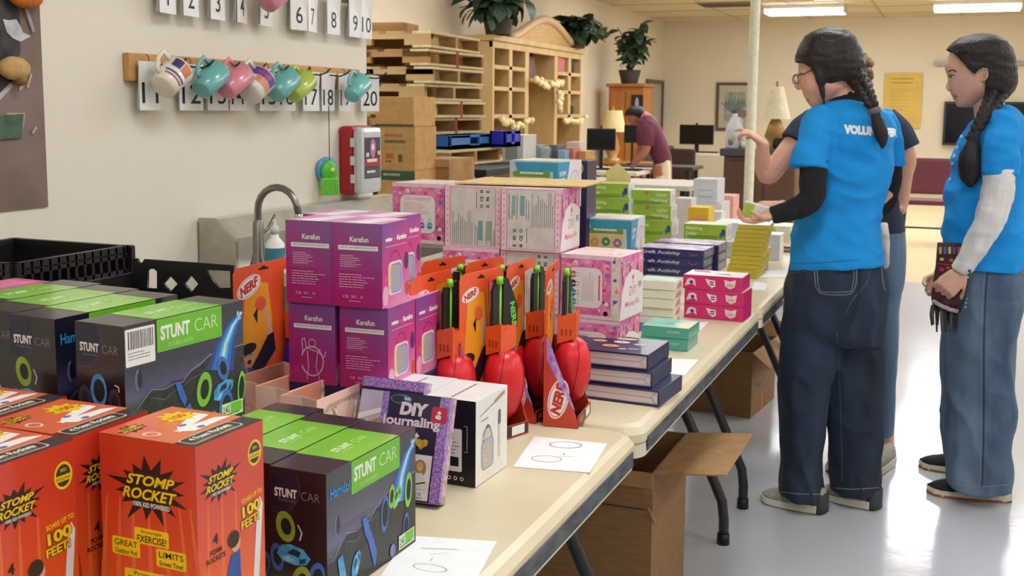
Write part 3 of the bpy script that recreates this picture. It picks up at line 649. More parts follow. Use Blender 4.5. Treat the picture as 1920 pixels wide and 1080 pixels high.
paper([(1296,604),(1330,603),(1306,625),(1290,625)], 'white sheet between the teal and magenta boxes')
paper([(1415,528),(1440,531),(1434,545),(1408,543)], 'small white sheet beyond the magenta boxes'); paper([(1425,508),(1476,506),(1476,520),(1418,520)], 'white sheet beside the yellow books')
# ================================================================ near wall: painted panel, boards, mugs
MUR = mat((138,116,110), .9, .2, 5, rgb2=(112,96,80), det=6)
a = at_x(88, 380, -2.1); t = a.y; zb = at_x(88,388,-2.1).z
e = empty('wall_painting', (-2.1, t, zb), 0, 'mauve-brown painted picture on the wall at the left edge, with black disc', 'painting')
MB().box(0, .004, -.9, 0, 0, .9, MUR).build('painted_panel', e)
q = Print((.004,0,0),(0,1,0),(0,0,1),lift=.001,dl=.0006)
def mp(px, py): p = at_x(px, py, -2.095); return p.y-t, p.z-zb
bl = mat((44,42,42), .85, .2, 30, rgb2=(70,68,66)); q.poly([mp(-160,-40), mp(28,-40), mp(38,40), mp(38,100), mp(22,150), mp(-10,190), mp(-160,240)], bl)
q.line([mp(-4,185), mp(22,158)], .012, mat((200,194,188),.8)); wl = mat((206,204,206), .8, .15, 40)
q.poly([mp(5,36), mp(16,38), mp(30,36), mp(38,50), mp(42,60), mp(57,68), mp(38,78), mp(24,72), mp(12,60)], wl)
for pts, c, w_ in (([(46,148),(36,170)],(198,180,130),.008),([(58,138),(50,164)],(200,184,130),.006),([(0,222),(12,258)],(222,214,90),.008),([(20,215),(22,255)],(96,150,140),.008),([(44,215),(36,258)],(160,170,150),.006),([(10,213),(44,213)],(216,186,140),.003),([(66,238),(58,250)],(190,170,165),.006),([(44,10),(60,60)],(160,150,160),.01)):
    q.line([mp(*p) for p in pts], w_, mat(c,.85,.1))
q.poly([mp(-40,220), mp(40,213), mp(38,258), mp(-40,264)], mat((84,112,92),.85,.2,20)); q.build('painted_shapes', e)
def stone(lab, px, py, ry, rz, c):
    p = at_x(px, py, -2.075); return MB().ell((0,0,0), .022, ry, rz, mat(c,.8,.12,40,bump=.3), 18).build('painted_stone', loc=p, label=lab, cat='stone')
stone('tan stone glued on the painted picture at left edge', 27, 128, .046, .028, (206,164,104)); stone('orange stone at the top of the painted picture', 48, -6, .052, .028, (202,110,20))
stone('small brown stone under the tan stone on the painted picture', 36, 152, .012, .012, (150,112,70))
BW = wood('board_pine', (206,158,92), (180,128,66), 9, (1,.3,1), .55)
HOOK = mat((28,28,32), .4, metal=.3); CARDW = mat((238,236,234), .35, .03)
lb = at_x(240,125,-2.09); za = 1.447; zb_ = 1.522; yb0 = at_x(238,125,-2.085).y; yb1 = at_x(672,150,-2.085).y
e = empty('peg_board', (-2.1, yb0, za), 0, 'lower pine hook board on the wall, holding numbered cards and mugs', 'board'); lbd = e
MB().box(.001,.022,0,yb1-yb0,0,zb_-za,BW,.004).build('board', e); MB().lathe([(0,.0),(.006,0),(.006,.003),(0,.004)], mat((214,176,110),.4), c=(.022,.05,.035), axis=(1,0,0), seg=12).build('screw_plug', e)
zt2 = 1.80; e2 = empty('peg_board', (-2.1, yb0+.05, zt2-.03), 0, 'upper pine hook board on the wall above the frame, only its cards in view', 'board')
MB().box(.001,.022,0,yb1-yb0,0,.075,BW,.004).build('board', e2)
def hook(par, y, z, lab=None):
    mb = MB(); x0 = .022
    mb.tube([(x0,y,z),(x0+.02,y-.002,z-.004),(x0+.06,y-.005,z-.008),(x0+.085,y-.004,z+.0),(x0+.1,y-.002,z+.014)], .0028, HOOK, 6); return mb.build('hook', par)
def card(num, xl, xr, zb, zt, par_z, grp, xw=-2.062, layers=3):
    c = at_x((xl+xr)/2, pr((xw, 3, (zb+zt)/2))[1], xw); W = .086; best = None
    for a in range(-80, 81, 4):
        u = Vector((math.sin(D2R(a)), math.cos(D2R(a)), 0)); p0 = pr(c-u*W/2); p1 = pr(c+u*W/2); er = abs((p1[0]-p0[0])-(xr-xl))
        if a > 0: er += 3
        if best is None or er < best[0]: best = (er, a)
    ang = D2R(best[1]); e = empty('number_card', (c.x, c.y, zb), -ang, 'white laminated card reading %s, hanging from the %s hook board' % (NW[int(num)], grp), 'card', 'numbered cards on the %s board' % grp)
    for k in range(layers):
        o = MB().box(-.0008-.006*k, .0008-.006*k, -W/2+.004*k, W/2-.002*k, .0+.003*k, zt-zb, CARDW, .0003).build('laminated_sheet', e); o.rotation_euler = (0, D2R(3*k), D2R(-5*k))
    q = Print((.0009,-W/2,0),(0,1,0),(0,0,1),lift=.0004); q.text(num, W/2, (zt-zb)*.36, h=.056, w=None if len(num) == 1 else W*.78, m=BLACK, align='c', bold=.004)
    q.build('printed_number', e); MB().tube([(0,0,zt-zb-.004),(0,0,zt-zb+.012),(-.01,0,zt-zb+.02)], .0012, HOOK, 5).build('hanging_ring', e)
    return e
NW = 'zero one two three four five six seven eight nine ten eleven twelve thirteen fourteen fifteen sixteen seventeen eighteen nineteen twenty'.split()
CB = [('11',262,300),('12',336,381),('13',388,428),('14',430,462),('15',487,521),('16',521,553),('17',568,598),('18',603,627),('19',634,659),('20',676,711)]
for n_, a, b in CB: card(n_, a, b, 1.368, 1.5, 0, 'lower')
for n_, a, b in [('1',299,330),('2',343,373),('3',394,422),('4',444,463),('5',487,511),('6',545,576),('7',577,594),('8',612,638),('9',655,676),('10',675,698)]: card(n_, a, b, 1.636, 1.775, 0, 'upper')
for px in (300,352,402,452,496,538,576,614,650,684):
    y_ = at_x(px, 120, -2.07).y; hook(lbd, y_-yb0, .05)
    hook(e2, y_-yb0-.05, .04)
def mug(lab, px, py, c, L_=.098, r0=.029, r1=.041, d=(0,.8,.56), pr_=None, s=1.0, x=-2.0, inner=None, up=(-.05,-.56,.82)):
    e = empty('mug', at_x(px, py, x), 0, lab, 'mug', 'mugs on the hook boards'); m = mat(c, .3, .03, coat=.3); d = Vector(d).normalized(); L2 = L_*s
    im = inner or m
    mb = MB(); mb.lathe([(0,0),(r0*.8*s,0),(r0*s,.004),((r0*.65+r1*.35)*s,L2*.3),(r1*s,L2),(r1*.93*s,L2),((r0*.65+r1*.35)*.93*s,L2*.3),(r0*.85*s,.008),(0,.008)], m, c=-d*L2/2, seg=28, axis=d)
    mb.build('mug_body', e); h = Vector(up); h = (h-d*h.dot(d)).normalized()
    pts = [(-d*L2*.28+h*r0*.95*s), (-d*L2*.3+h*(r0+.02)*s), (h*(r0+.036)*s), (d*L2*.24+h*(r0+.036)*s), (d*L2*.34+h*r1*.93*s)]
    MB().tube(pts, .0052*s, m, 8, flat=1.4).build('handle', e)
    if pr_:
        a = d.orthogonal().normalized(); 
        n = Vector((.75,-.55,.1)); n = (n-d*n.dot(d)).normalized(); t2 = n.cross(d)
        if t2.dot(h) < 0: t2 = -t2
        mb = MB()
        for (u0, u1, a0, a1, cc) in pr_:
            vs = []; fs = []; N = 8
            for i in range(N+1):
                th = a0+(a1-a0)*i/N
                for u in (u0, u1):
                    rr_ = (r0+(r1-r0)*u)*s*1.012+.0006; vs.append(-d*L2/2+d*L2*u+(n*math.cos(th)+t2*math.sin(th))*rr_)
            for i in range(N): fs.append((2*i,2*i+1,2*i+3,2*i+2))
            mb.add(vs, fs, mat(cc,.35,.1,60))
        mb.build('printed_picture', e)
    return e
mug('cream mug with a printed cartoon fruit, first from the left on the lower board', 320, 147, (232,224,206), r0=.036, r1=.042, L_=.09, pr_=[(.62,.94,.1,.75,(76,50,110)),(.6,.95,-.7,0,(214,130,80)),(.38,.46,-.9,.9,(90,90,170)),(.26,.32,-.8,.8,(180,90,90))])
TEAL = (104,176,174); PNK = (214,132,146)
mug('teal mug next to the cream mug on the lower board', 392, 152, TEAL)
mug('pink mug on the lower board between the teal mug and the patterned mug', 438, 154, PNK, L_=.102)
mug('white mug with a blue and orange print, fourth from the left on the lower board', 479, 161, (226,220,208), r0=.038, r1=.043, L_=.082, s=1.05, pr_=[(.55,.95,-.9,1.3,(88,70,160)),(.3,.6,-.9,.6,(222,150,110)),(.7,.85,-.4,.7,(170,60,110))])
mug('teal mug in the middle of the lower board, left of the lime mug', 529, 161, TEAL, s=1.04)
mug('lime green mug on the lower board', 561, 164, (176,196,74), s=1.0)
mug('teal mug alone at the right end of the lower board, in front of card twenty', 668, 167, (116,190,190), s=.96)
mug('pink mug hanging from the upper board at the top edge', 514, -6, PNK, s=1.0)
# thing on a string
g = at_x(618, 330, -2.06); G1 = mat((90,196,50), .35); G2 = mat((140,214,90), .4)
e = empty('hanging_scrubber', (g.x, g.y, at_x(618,366,-2.06).z), D2R(-25), 'green and blue plastic scrubber hanging on a dark cord from the lower board', 'scrubber')
MB().box(-.012,.012,-.034,.034,0,.062,G2,.006).build('bristle_block', e)
mb = MB(); mb.ell((0,0,.085),.014,.034,.04,G1,16); mb.build('grip', e); MB().ell((-.016,0,.09),.01,.046,.046,mat((84,160,200),.35),18).build('flower_backing', e)
for k in range(7): MB().box(.012,.014,-.031+.009*k,-.027+.009*k,.005,.058,G1).build('rib', e)
MB().lathe([(0,0),(.009,0),(.009,.004),(0,.005)], mat((230,236,120),.4), c=(.014,0,.09), axis=(1,0,0), seg=12).build('badge', e)
MB().tube([(0,0,.12),(0,0,.2),(0,0,.315)], .0018, mat((70,74,84),.6), 6).build('cord', e)
# first aid case
f0 = at_x(634, 300, -2.1); zb3 = at_x(640,366,-2.08).z; zt3 = at_x(640,236,-2.08).z; hh = zt3-zb3
e = empty('first_aid_case', (-2.1, f0.y, zb3), 0, 'red first aid case with a translucent white cover on the wall end', 'case')
CLR = mat((222,224,226), .2, .04, 20, trans=.15)
MB().box(.001,.06,0,.16,0,hh,mat((178,32,40),.4,.05),.016).build('case_back', e); MB().box(.058,.098,.002,.158,.004,hh-.004,CLR,.018).build('case_cover', e)
for z_ in (.06, hh/2, hh-.06): MB().box(.052,.068,-.004,.004,z_-.016,z_+.016,mat((236,226,220),.4),.002).build('latch', e)
q = Print((.098,.02,.06),(0,1,0),(0,0,1),lift=.001,dl=.0006); q.rect(0,0,.12,.15,mat((56,60,76),.4)); q.rect(0,.045,.12,.075,mat((186,40,44),.4)); q.rect(0,.005,.12,.035,mat((90,82,84),.5)); q.oval(.06,.11,.022,.035,mat((196,120,160),.4)); q.oval(.06,.115,.01,.012,WHITE); q.rect(.005,.08,.03,.095,mat((190,220,230),.4)); q.rect(.09,.085,.115,.1,mat((220,210,80),.4)); q.lines(.01,.012,.11,.03,1,WHITE,2); q.lines(.01,.05,.11,.07,1,WHITE,5,.6); q.build('printed_label', e)
# ================================================================ sink with faucet
ST = mat((226,222,212), .3, .1, 12, metal=.7, stretch=(1,1,.2)); ST2 = mat((196,190,176), .32, .1, 20, metal=.8)
ys = at_x(378,440,-2.09).y
e = empty('steel_sink', (-2.09, ys, 0), 0, 'stainless steel sink unit with tall backsplash against the wall', 'sink')
MB().prism([(0,.9),(.115,.9),(.115,.99),(.05,1.045),(0,1.045)], 'y', 0, 1.15, ST).build('backsplash', e)
MB().prism([(0,.6),(.13,.6),(.13,.985),(.055,1.05),(0,1.05)], 'y', -.012, 0, ST2).build('side_panel', e)
mb = MB(); mb.box(.115,.16,0,1.15,.86,.9,ST); mb.box(.16,.5,0,.12,.86,.9,ST); mb.box(.16,.5,1.03,1.15,.86,.9,ST); mb.box(.5,.55,0,1.15,.86,.9,ST); mb.build('sink_deck', e)
mb = MB(); mb.box(.16,.17,.12,1.03,.62,.86,ST2); mb.box(.49,.5,.12,1.03,.62,.86,ST2); mb.box(.16,.5,.12,.13,.62,.86,ST2); mb.box(.16,.5,1.02,1.03,.62,.86,ST2); mb.box(.16,.5,.12,1.03,.61,.62,ST2); mb.build('basin', e)
for x_ in (.03,.5):
    for y_ in (.03,1.1): MB().tube([(x_,y_,0),(x_,y_,.87)], .018, ST2, 10).build('leg', e)
fp = at_x(485,470,-1.9); top = at_x(520,346,-1.9).z; tip = at_z(562,382,1.3); fb_ = empty('gooseneck_faucet', (-1.9, fp.y, .9), 0, 'brushed metal gooseneck faucet behind the purple boxes', 'faucet')
NK = mat((142,138,130), .3, .05, metal=.9); R_ = .068; zc = top-.9-R_
pts = [(0,0,0),(0,0,.05),(0,0,zc)]+[(R_-R_*math.cos(PI*k/10), 0, zc+R_*math.sin(PI*k/10)) for k in range(1,10)]+[(2*R_+.004,0,zc-.01)]
MB().tube(pts, .0105, NK, 14).build('neck', fb_); MB().lathe([(0,0),(.028,0),(.026,.02),(.017,.05),(.016,.14),(.012,.15)], NK, seg=20).build('body', fb_)
MB().lathe([(.0125,0),(.0125,.02),(.01,.022)], mat((200,200,198),.2,metal=.6), c=(2*R_+.004,0,zc-.028), seg=16).build('nozzle', fb_)
MB().tube([(0,0,.1),(.012,.03,.12),(.02,.06,.16)], .005, NK, 8).build('lever', fb_)
b0 = at_x(508,470,-1.8); e = empty('soap_bottle', (-1.8, b0.y+.02, .901), 0, 'white soap bottle with teal label beside the faucet', 'bottle')
MB().lathe([(0,0),(.026,0),(.028,.01),(.028,.09),(.012,.11),(.012,.12),(0,.12)], WHITE, seg=20).build('bottle_body', e); MB().lathe([(.0285,.025),(.0285,.08)], mat((62,132,150),.4), seg=20).build('label_band', e); MB().lathe([(0,.12),(.014,.12),(.012,.14),(.004,.145),(.004,.16),(0,.16)], mat((210,214,210),.4), seg=14).build('pump_cap', e)
# ================================================================ milk crates
CRM = mat((24,24,27), .42, .15, 60)
def holes_panel(name, par, outer, holes, th, m, loc, u, v):
    """flat plastic panel with true openings"""
    cu = bpy.data.curves.new('c', 'CURVE'); cu.dimensions = '2D'; cu.fill_mode = 'BOTH'; cu.extrude = th/2
    for pts in [outer]+holes:
        sp = cu.splines.new('POLY'); sp.points.add(len(pts)-1); sp.use_cyclic_u = True
        for i, p in enumerate(pts): sp.points[i].co = (p[0], p[1], 0, 1)
    o = bpy.data.objects.new('c', cu); COL.objects.link(o); dg = bpy.context.evaluated_depsgraph_get(); me = bpy.data.meshes.new_from_object(o.evaluated_get(dg)); bpy.data.objects.remove(o)
    U = Vector(u); V = Vector(v); N = U.cross(V); O = Vector(loc)
    for q in me.vertices: q.co = O+U*q.co.x+V*q.co.y+N*q.co.z
    me.materials.clear(); me.materials.append(m); me.name = name; ob_ = bpy.data.objects.new(name, me); COL.objects.link(ob_); ob_.parent = par; return ob_
c1 = at_x(24,491,-1.7); zc1 = 1.07; S = .34; HC = .325
e = empty('milk_crate', (-1.7, c1.y, zc1-HC), 0, 'open black lattice milk crate at the left edge by the wall', 'crate')
mb = MB()
def latt(mb, U, O, N, wd, hh):
    O = Vector(O); U = Vector(U); N = Vector(N)
    def bar(a0, b0, a1, b1, w, t=.004):
        d = Vector((a1-a0, b1-b0)); n = Vector((-d.y, d.x)).normalized()*w/2
        P = [O+U*(a0+n.x)+Vector((0,0,b0+n.y)), O+U*(a0-n.x)+Vector((0,0,b0-n.y)), O+U*(a1-n.x)+Vector((0,0,b1-n.y)), O+U*(a1+n.x)+Vector((0,0,b1+n.y))]
        mb.add([p for p in P]+[p-N*t for p in P], [(0,1,2,3),(7,6,5,4),(0,1,5,4),(1,2,6,5),(2,3,7,6),(3,0,4,7)], CRM)
    for z in (.01, .05, .09, .2, .235, .27, hh-.02): bar(0, z, wd, z, .009, .01)
    for k in range(15): x = wd*k/14; bar(x, 0, x, hh, .006 if 0 < k < 14 else .02, .012)
    bar(0, hh-.006, wd, hh-.006, .014, .016)
    for k in range(7):
        x = wd*k/7; bar(x, .09, x+wd/7, .2, .006); bar(x+wd/7, .09, x, .2, .006)
for nm_, U, O, N in (('lattice_side',(0,1,0),(0,0,0),(1,0,0)),('lattice_side',(-1,0,0),(0,0,0),(0,-1,0)),('lattice_side',(0,1,0),(-S,0,0),(-1,0,0)),('lattice_side',(-1,0,0),(0,S,0),(0,1,0))):
    mb = MB(); latt(mb, U, O, N, S, HC); mb.build(nm_, e)
for (x0,x1,y0_,y1_) in ((-S+.014,-.014,.012,.014),(-S+.014,-.014,S-.014,S-.012),(-S+.012,-S+.014,.014,S-.014)): MB().box(x0,x1,y0_,y1_,.2,HC-.01,CRM).build('inner_band', e)
MB().box(-.014,-.012,.014,S-.014,.235,HC-.03,CRM).build('inner_band', e)
mb = MB()
for k in range(9): mb.box(-S,0,S*k/8-.004,S*k/8+.004,0,.006,CRM); mb.box(-S*k/8-.004,-S*k/8+.004,0,S,0,.006,CRM)
mb.build('lattice_floor', e)
# second crate: its far wall has cut-out shapes
zc2 = 1.065; c2 = at_z(250,484,zc2); c2r = at_z(560,506,zc2); W2 = .252; HC2 = .32; D2_ = .25
def pxy(px, py): p = at_y(px, py, c2.y); return p.x-c2.x, p.z-zc2+HC2
e = empty('milk_crate', (c2.x, c2.y-D2_, zc2-HC2), 0, 'black plastic crate with diamond and slot cut-outs in its far wall', 'crate')
def dia(cx, cy, rx, ry): return [pxy(cx,cy-ry), pxy(cx+rx,cy), pxy(cx,cy+ry), pxy(cx-rx,cy)]
slot = [pxy(*p) for p in ((278,540),(278,508),(282,504),(291,504),(296,509),(296,541))]
hnd = [pxy(*p) for p in ((389,509),(391,506),(435,508),(448,509),(470,510),(466,530),(444,540),(412,540),(402,528))]
hnd = [(min(x, W2-.01), z) for x, z in hnd]
slot2 = [(W2-x-.0, z) for x, z in slot][::-1]
holes_panel('cutout_wall', e, [(0,0),(W2,0),(W2,HC2),(.03,HC2),(.025,HC2-.008),(.015,HC2-.008),(.012,HC2),(0,HC2)], [slot, dia(321,532,13.5,15), dia(360,532,13.5,16), hnd], .006, CRM, (0,D2_,0), (1,0,0), (0,0,1))
MB().box(-.006,.0,.003,D2_+.006,0,HC2-.03,CRM,.002).build('crate_wall', e); MB().box(W2,W2+.006,.003,D2_+.006,0,HC2-.075,CRM,.002).build('crate_wall', e)
MB().box(-.006,W2+.006,-.004,.003,0,HC2-.045,CRM,.002).build('crate_wall', e); MB().box(0,W2,0,D2_,0,.006,CRM).build('crate_floor', e)
MB().box(-.012,W2+.012,-.012,-.004,HC2-.062,HC2-.045,CRM,.003).build('rim', e); MB().box(W2+.006,W2+.014,-.008,D2_,HC2-.09,HC2-.075,CRM,.002).build('rim', e)
MB().box(.0,.1,.03,.17,.007,.235,mat((196,150,96),.8),.004).build('small_carton', loc=Vector((c2.x+.12, c2.y-D2_, zc2-HC2+.001)), label='tan carton inside the black crate with cut-outs', cat='box')
MB().box(0,.05,0,.04,0,.2,mat((200,180,60),.5),.004).build('yellow_carton', loc=(c2.x-.09, c2.y-.12, TZ+.001), label='small yellow carton between the two black crates', cat='box')
# ================================================================ stunt car boxes
W_, D_, H_ = .238, .087, .175
SPACE = grad('space_print', [(0,(22,20,28)),(.32,(20,20,30)),(.42,(82,72,120)),(.62,(34,34,58)),(1,(20,22,34))], (0,0,1/H_), -.04, .25, 60, .05, coat=.4)
DARK = mat((20,17,26), .25, .25, 18, rgb2=(36,26,34), coat=.4); TOPD = mat((40,34,38), .3, .2, 12, rgb2=(62,56,58), coat=.3)
LIME = mat((120,196,44), .25, .1, 7, rgb2=(150,214,74), coat=.4); LIME2 = mat((112,190,40), .3, .04); BLU = mat((44,134,206), .3, .12, 90, rgb2=(90,180,230)); BLU2 = mat((60,110,200), .3, .1); GRN = mat((130,206,60), .3, .1); GRN2 = mat((150,176,50), .3, .1)
ROCK = mat((26,26,30), .4, .3, 90, rgb2=(50,50,54)); SNOW = mat((150,156,180), .4)
def wheel(q, cx, cy, rx, ry, c, rot=0.0, k=.58): q.oval(cx, cy, rx*.86, ry*.9, mat((22,20,24),.5), rot); q.ring(cx, cy, rx, ry, k, c, rot, dx=rx*.06)
def carbody(q, cx, cy, s, c=None, rot=0.0):
    c = c or BLU; cc, qq = math.cos(rot), math.sin(rot)
    def T(pts): return [(cx+(x*cc-y*qq)*s, cy+(x*qq+y*cc)*s) for x, y in pts]
    q.poly(T([(-1,-.2),(-.8,.3),(-.3,.5),(.5,.45),(1,.1),(.8,-.3),(.2,-.5),(-.6,-.5)]), c); q.poly(T([(-.4,0),(-.1,.3),(.4,.28),(.3,-.05)]), mat((24,40,60),.3)); q.poly(T([(-.7,-.35),(-.3,-.1),(.1,-.3),(-.3,-.48)]), mat((150,214,240),.3)); q.poly(T([(.35,-.15),(.75,.05),(.7,-.2),(.4,-.38)]), mat((30,60,90),.3))
def stunt_root(): 
    e = empty('toy_car_box'); MB().box(0,W_,0,D_,0,H_,TOPD,.0012).build('carton_body', e); return e
def stunt_side(q, variant):
    w, h = W_, H_; q.rect(0,0,w,h,SPACE)
    mt = [(0,0),(0,h*.3)]; rr = random.Random(5)
    prof = [(.06,.34),(.12,.42),(.2,.5),(.3,.47),(.38,.52),(.45,.5),(.52,.58),(.62,.6),(.7,.66),(.8,.62),(.9,.66),(1,.7)]
    for a, b in prof: mt.append((a*w, (b*.9+rr.uniform(-.02,.02))*h))
    mt.append((w,0)); q.poly(mt, ROCK)
    q.line([(a*w, (b*.9+.005+rr.uniform(-.02,.02))*h) for a, b in prof], .0012, SNOW); q.line([(a*w, (b*.9-.06+rr.uniform(-.02,.02))*h) for a, b in prof[2:9]], .0008, mat((110,116,140),.4))
    q.poly([(0,0),(w,0),(w,h*.32),(w*.55,h*.34),(0,h*.12)], mat((38,36,40),.3,.25,30,rgb2=(24,23,26)))
    # comet
    for i, (cc, wd) in enumerate((((30,70,140),.9),((44,110,196),.6),((90,170,230),.32),((200,232,246),.12))):
        cx = [(.99,.90),(.9,.80),(.83,.66),(.78,.45)]; L1 = []; R1 = []
        for k, (a, b) in enumerate(cx): ww = (.03+.035*k)*wd; L1.append(((a-ww)*w, (b+ww*.3)*h)); R1.append((min(a+ww, .998)*w, (b-ww*.3)*h))
        q.poly(L1+R1[::-1], mat(cc,.3))
    q.oval(w*.1,h*.56,w*.026,h*.085,mat((120,122,160),.35,.2,200)); q.oval(w*.112,h*.565,w*.02,h*.075,mat((30,30,52),.3))
    x0, x1 = .252*w, .80*w; q.rrect(x0,h*.735,x1,h-.0006,.002,LIME2)
    q.text('STUNT', x0+w*.03, h*.825, h=h*.115, w=w*.24, m=WHITE, bold=.035, shear=.0); q.text('CAR', x0+w*.31, h*.83, h=h*.105, w=w*.2, m=mat((220,240,190),.4), bold=-.012)
    q.text('DOUBLE-SIDED', x0+w*.09, h*.765, h=h*.03, w=w*.2, m=mat((190,230,140),.4))
    q.text('6+', w*.94, h*.88, h=h*.04, m=WHITE, bold=.01); q.oval(w*.96,h*.85,w*.02,h*.012,mat((160,180,240),.4))
    if variant == 'barcode':
        q.rrect(w*.01,h*.68,w*.235,h*.97,.002,WHITE); rr = random.Random(2); x = w*.03
        while x < w*.215: b_ = rr.uniform(.0006,.0022); q.rect(x,h*.81,x+b_,h*.95,BLACK,up=0); x += b_+rr.uniform(.0006,.0018)
        q.k += 1; q.lines(w*.03,h*.72,w*.21,h*.79,3,mat((120,116,116),.5),4,.3)
    else: q.text('Hamdol', w*.035, h*.79, w=w*.2, h=h*.085, m=mat((40,150,220),.35), bold=.02)
    if variant == 'barcode':
        wheel(q,w*.63,h*.33,w*.065,h*.145,GRN,-.15); wheel(q,w*.8,h*.46,w*.05,h*.11,BLU2,.3); carbody(q,w*.8,h*.28,w*.1,BLU,.3); wheel(q,w*.82,h*.12,w*.065,h*.15,BLU2,-.1,.68); wheel(q,w*.965,h*.24,w*.035,h*.15,GRN,-.1,.72)
        q.poly([(w*.38,h*.47),(w*.43,h*.44),(w*.48,h*.3),(w*.46,h*.24),(w*.42,h*.32)],BLU2); q.poly([(w*.45,h*.22),(w*.5,h*.26),(w*.56,h*.1),(w*.56,h*-.0),(w*.51,h*.0)],BLU2); carbody(q,w*.35,h*.13,w*.075,BLU,.8); q.poly([(w*.14,h*.0),(w*.17,h*.12),(w*.21,h*.12),(w*.22,h*.0)],BLU)
    else:
        wheel(q,w*.62,h*.42,w*.045,h*.15,BLU2,-.1,.72); wheel(q,w*.7,h*.53,w*.035,h*.1,GRN,-.1); carbody(q,w*.76,h*.5,w*.075,GRN,.9); wheel(q,w*.905,h*.5,w*.045,h*.15,GRN,-.08,.62); wheel(q,w*.87,h*.17,w*.04,h*.145,BLU2,-.08,.76)
        q.poly([(w*.36,h*.5),(w*.41,h*.5),(w*.45,h*.36),(w*.43,h*.28),(w*.39,h*.35)],BLU2); q.poly([(w*.42,h*.3),(w*.46,h*.36),(w*.52,h*.16),(w*.5,h*.03),(w*.48,h*.08)],BLU2); carbody(q,w*.29,h*.17,w*.08,BLU,1.1); q.poly([(w*.1,h*.3),(w*.15,h*.32),(w*.19,h*.1),(w*.17,h*.02),(w*.12,h*.14)],BLU); q.poly([(w*.12,h*.06),(w*.17,h*.08),(w*.2,0),(w*.14,0)],BLU)
    q.oval(w*.705,h*.07,w*.032,h*.055,mat((120,120,170),.4)); q.rect(w*.78,h*.03,w*.975,h*.15,mat((214,232,190),.4)); q.rect(w*.86,h*.055,w*.965,h*.14,LIME2); q.text('2.4G', w*.79,h*.065,h=h*.06,w=w*.06,m=BLACK,bold=.01); q.lines(w*.79,h*.035,w*.96,h*.055,1,BLACK,3)
def stunt_end(q, v):
    w, h = D_, H_; q.rect(0,0,w,h,DARK); pl = [(w*.12+w*.42*math.cos(D2R(a)), h*.86+h*.21*math.sin(D2R(a))) for a in range(-105, 31, 9)]; q.poly([(.0005,pl[0][1])]+pl+[(pl[-1][0],h-.0005),(.0005,h-.0005)],mat((38,36,64),.3,.2,80)); q.line(pl,.0006,mat((92,86,124),.4))
    q.text('STUNT', w*.09, h*.775, h=h*.07, w=w*.4, m=WHITE, bold=.035); q.text('CAR', w*.56, h*.775, h=h*.065, w=w*.33, m=mat((130,122,134),.4), bold=-.012); q.text('Double-sided', w*.16, h*.745, h=h*.02, w=w*.3, m=mat((130,124,150),.4))
    if v == 'barcode':
        wheel(q,w*.16,h*.4,w*.13,h*.11,mat((60,50,78),.4)); wheel(q,w*.78,h*.4,w*.13,h*.11,mat((60,50,78),.4)); wheel(q,w*.46,h*.48,w*.17,h*.13,BLU,k=.7); carbody(q,w*.5,h*.24,w*.35,GRN,0); wheel(q,w*.22,h*.1,w*.2,h*.14,BLU2,k=.68); wheel(q,w*.74,h*.08,w*.2,h*.14,GRN,k=.68)
        q.line([(w*.8,h*.54),(w*.88,h*.53),(w*.89,h*.49)],.0016,WHITE)
    else:
        wheel(q,w*.28,h*.55,w*.17,h*.12,GRN2,.2,.55); q.line([(w*.5,h*.58),(w*.57,h*.52),(w*.53,h*.46)],.0022,mat((200,210,200),.4)); wheel(q,w*.12,h*.3,w*.12,h*.11,BLU2,.1,.6); carbody(q,w*.42,h*.34,w*.3,BLU,-.15); wheel(q,w*.83,h*.2,w*.14,h*.12,BLU2,-.2,.62); wheel(q,w*.55,h*.14,w*.17,h*.13,GRN2,-.25,.58)
    q.text('ALL ROUND ROTATE', w*.18, h*.005+.001, h=h*.022, w=w*.6, m=mat((150,146,156),.4)); q.k += 0
def stunt_top(q):
    w, d = W_, D_; q.rect(.252*w, 0.0004, .80*w, d-.0004, LIME); q.text('STUNT', .36*w, d*.42, h=d*.16, w=w*.18, m=mat((230,244,210),.4), bold=.03, shear=.0); q.text('CAR', .57*w, d*.42, h=d*.15, w=w*.14, m=mat((190,226,140),.4), bold=-.01); q.line([(.37*w,d*.36),(.5*w,d*.36)],.001,mat((214,236,180),.4))
def stunt(variant):
    e = stunt_root(); q = faceR(W_,D_,H_); stunt_side(q, variant); q.mb.build('printed_panel', e); q = faceL(W_,D_,H_); stunt_end(q, variant); q.build('printed_panel', e); q = faceT(W_,D_,H_); stunt_top(q); q.build('printed_panel', e); return e
GS1 = 'toy car boxes stacked at the left'; GS2 = 'toy car boxes in the front row'
s1 = stunt('barcode'); A1 = at_z(230,613,TZ+2*H_+.002); s1.location = (A1.x, A1.y, TZ+H_+.002); s1.rotation_euler = (0,0,D2R(85)); setp(s1, 'black toy car box with a white barcode sticker, front one of the upper left row', 'box', GS1)
s2 = stunt('plain'); A2 = at_z(102,599,TZ+2*H_+.002); 
def at_rz(root, A, rz, z, lab, grp): root.location = (A.x, A.y, z); root.rotation_euler = (0,0,D2R(rz)); return setp(root, lab, 'box', grp)
at_rz(s2, A2+Vector((-.0,-.0,0)), 86, TZ+H_+.002, 'black toy car box behind the barcode one, its green band in view', GS1)
def shift(rz, dx, dy): c, s = math.cos(D2R(rz)), math.sin(D2R(rz)); return Vector((dx*c-dy*s, dx*s+dy*c, 0))
for k, lab in ((1,'third black toy car box from the barcode one, cut by the left edge'),(2,'farthest black toy car box of the upper row at the left edge')):
    c = dup(s2, label=lab, group=GS1); c.location = Vector(s2.location)+shift(86, .012*k, (D_+.003)*k)
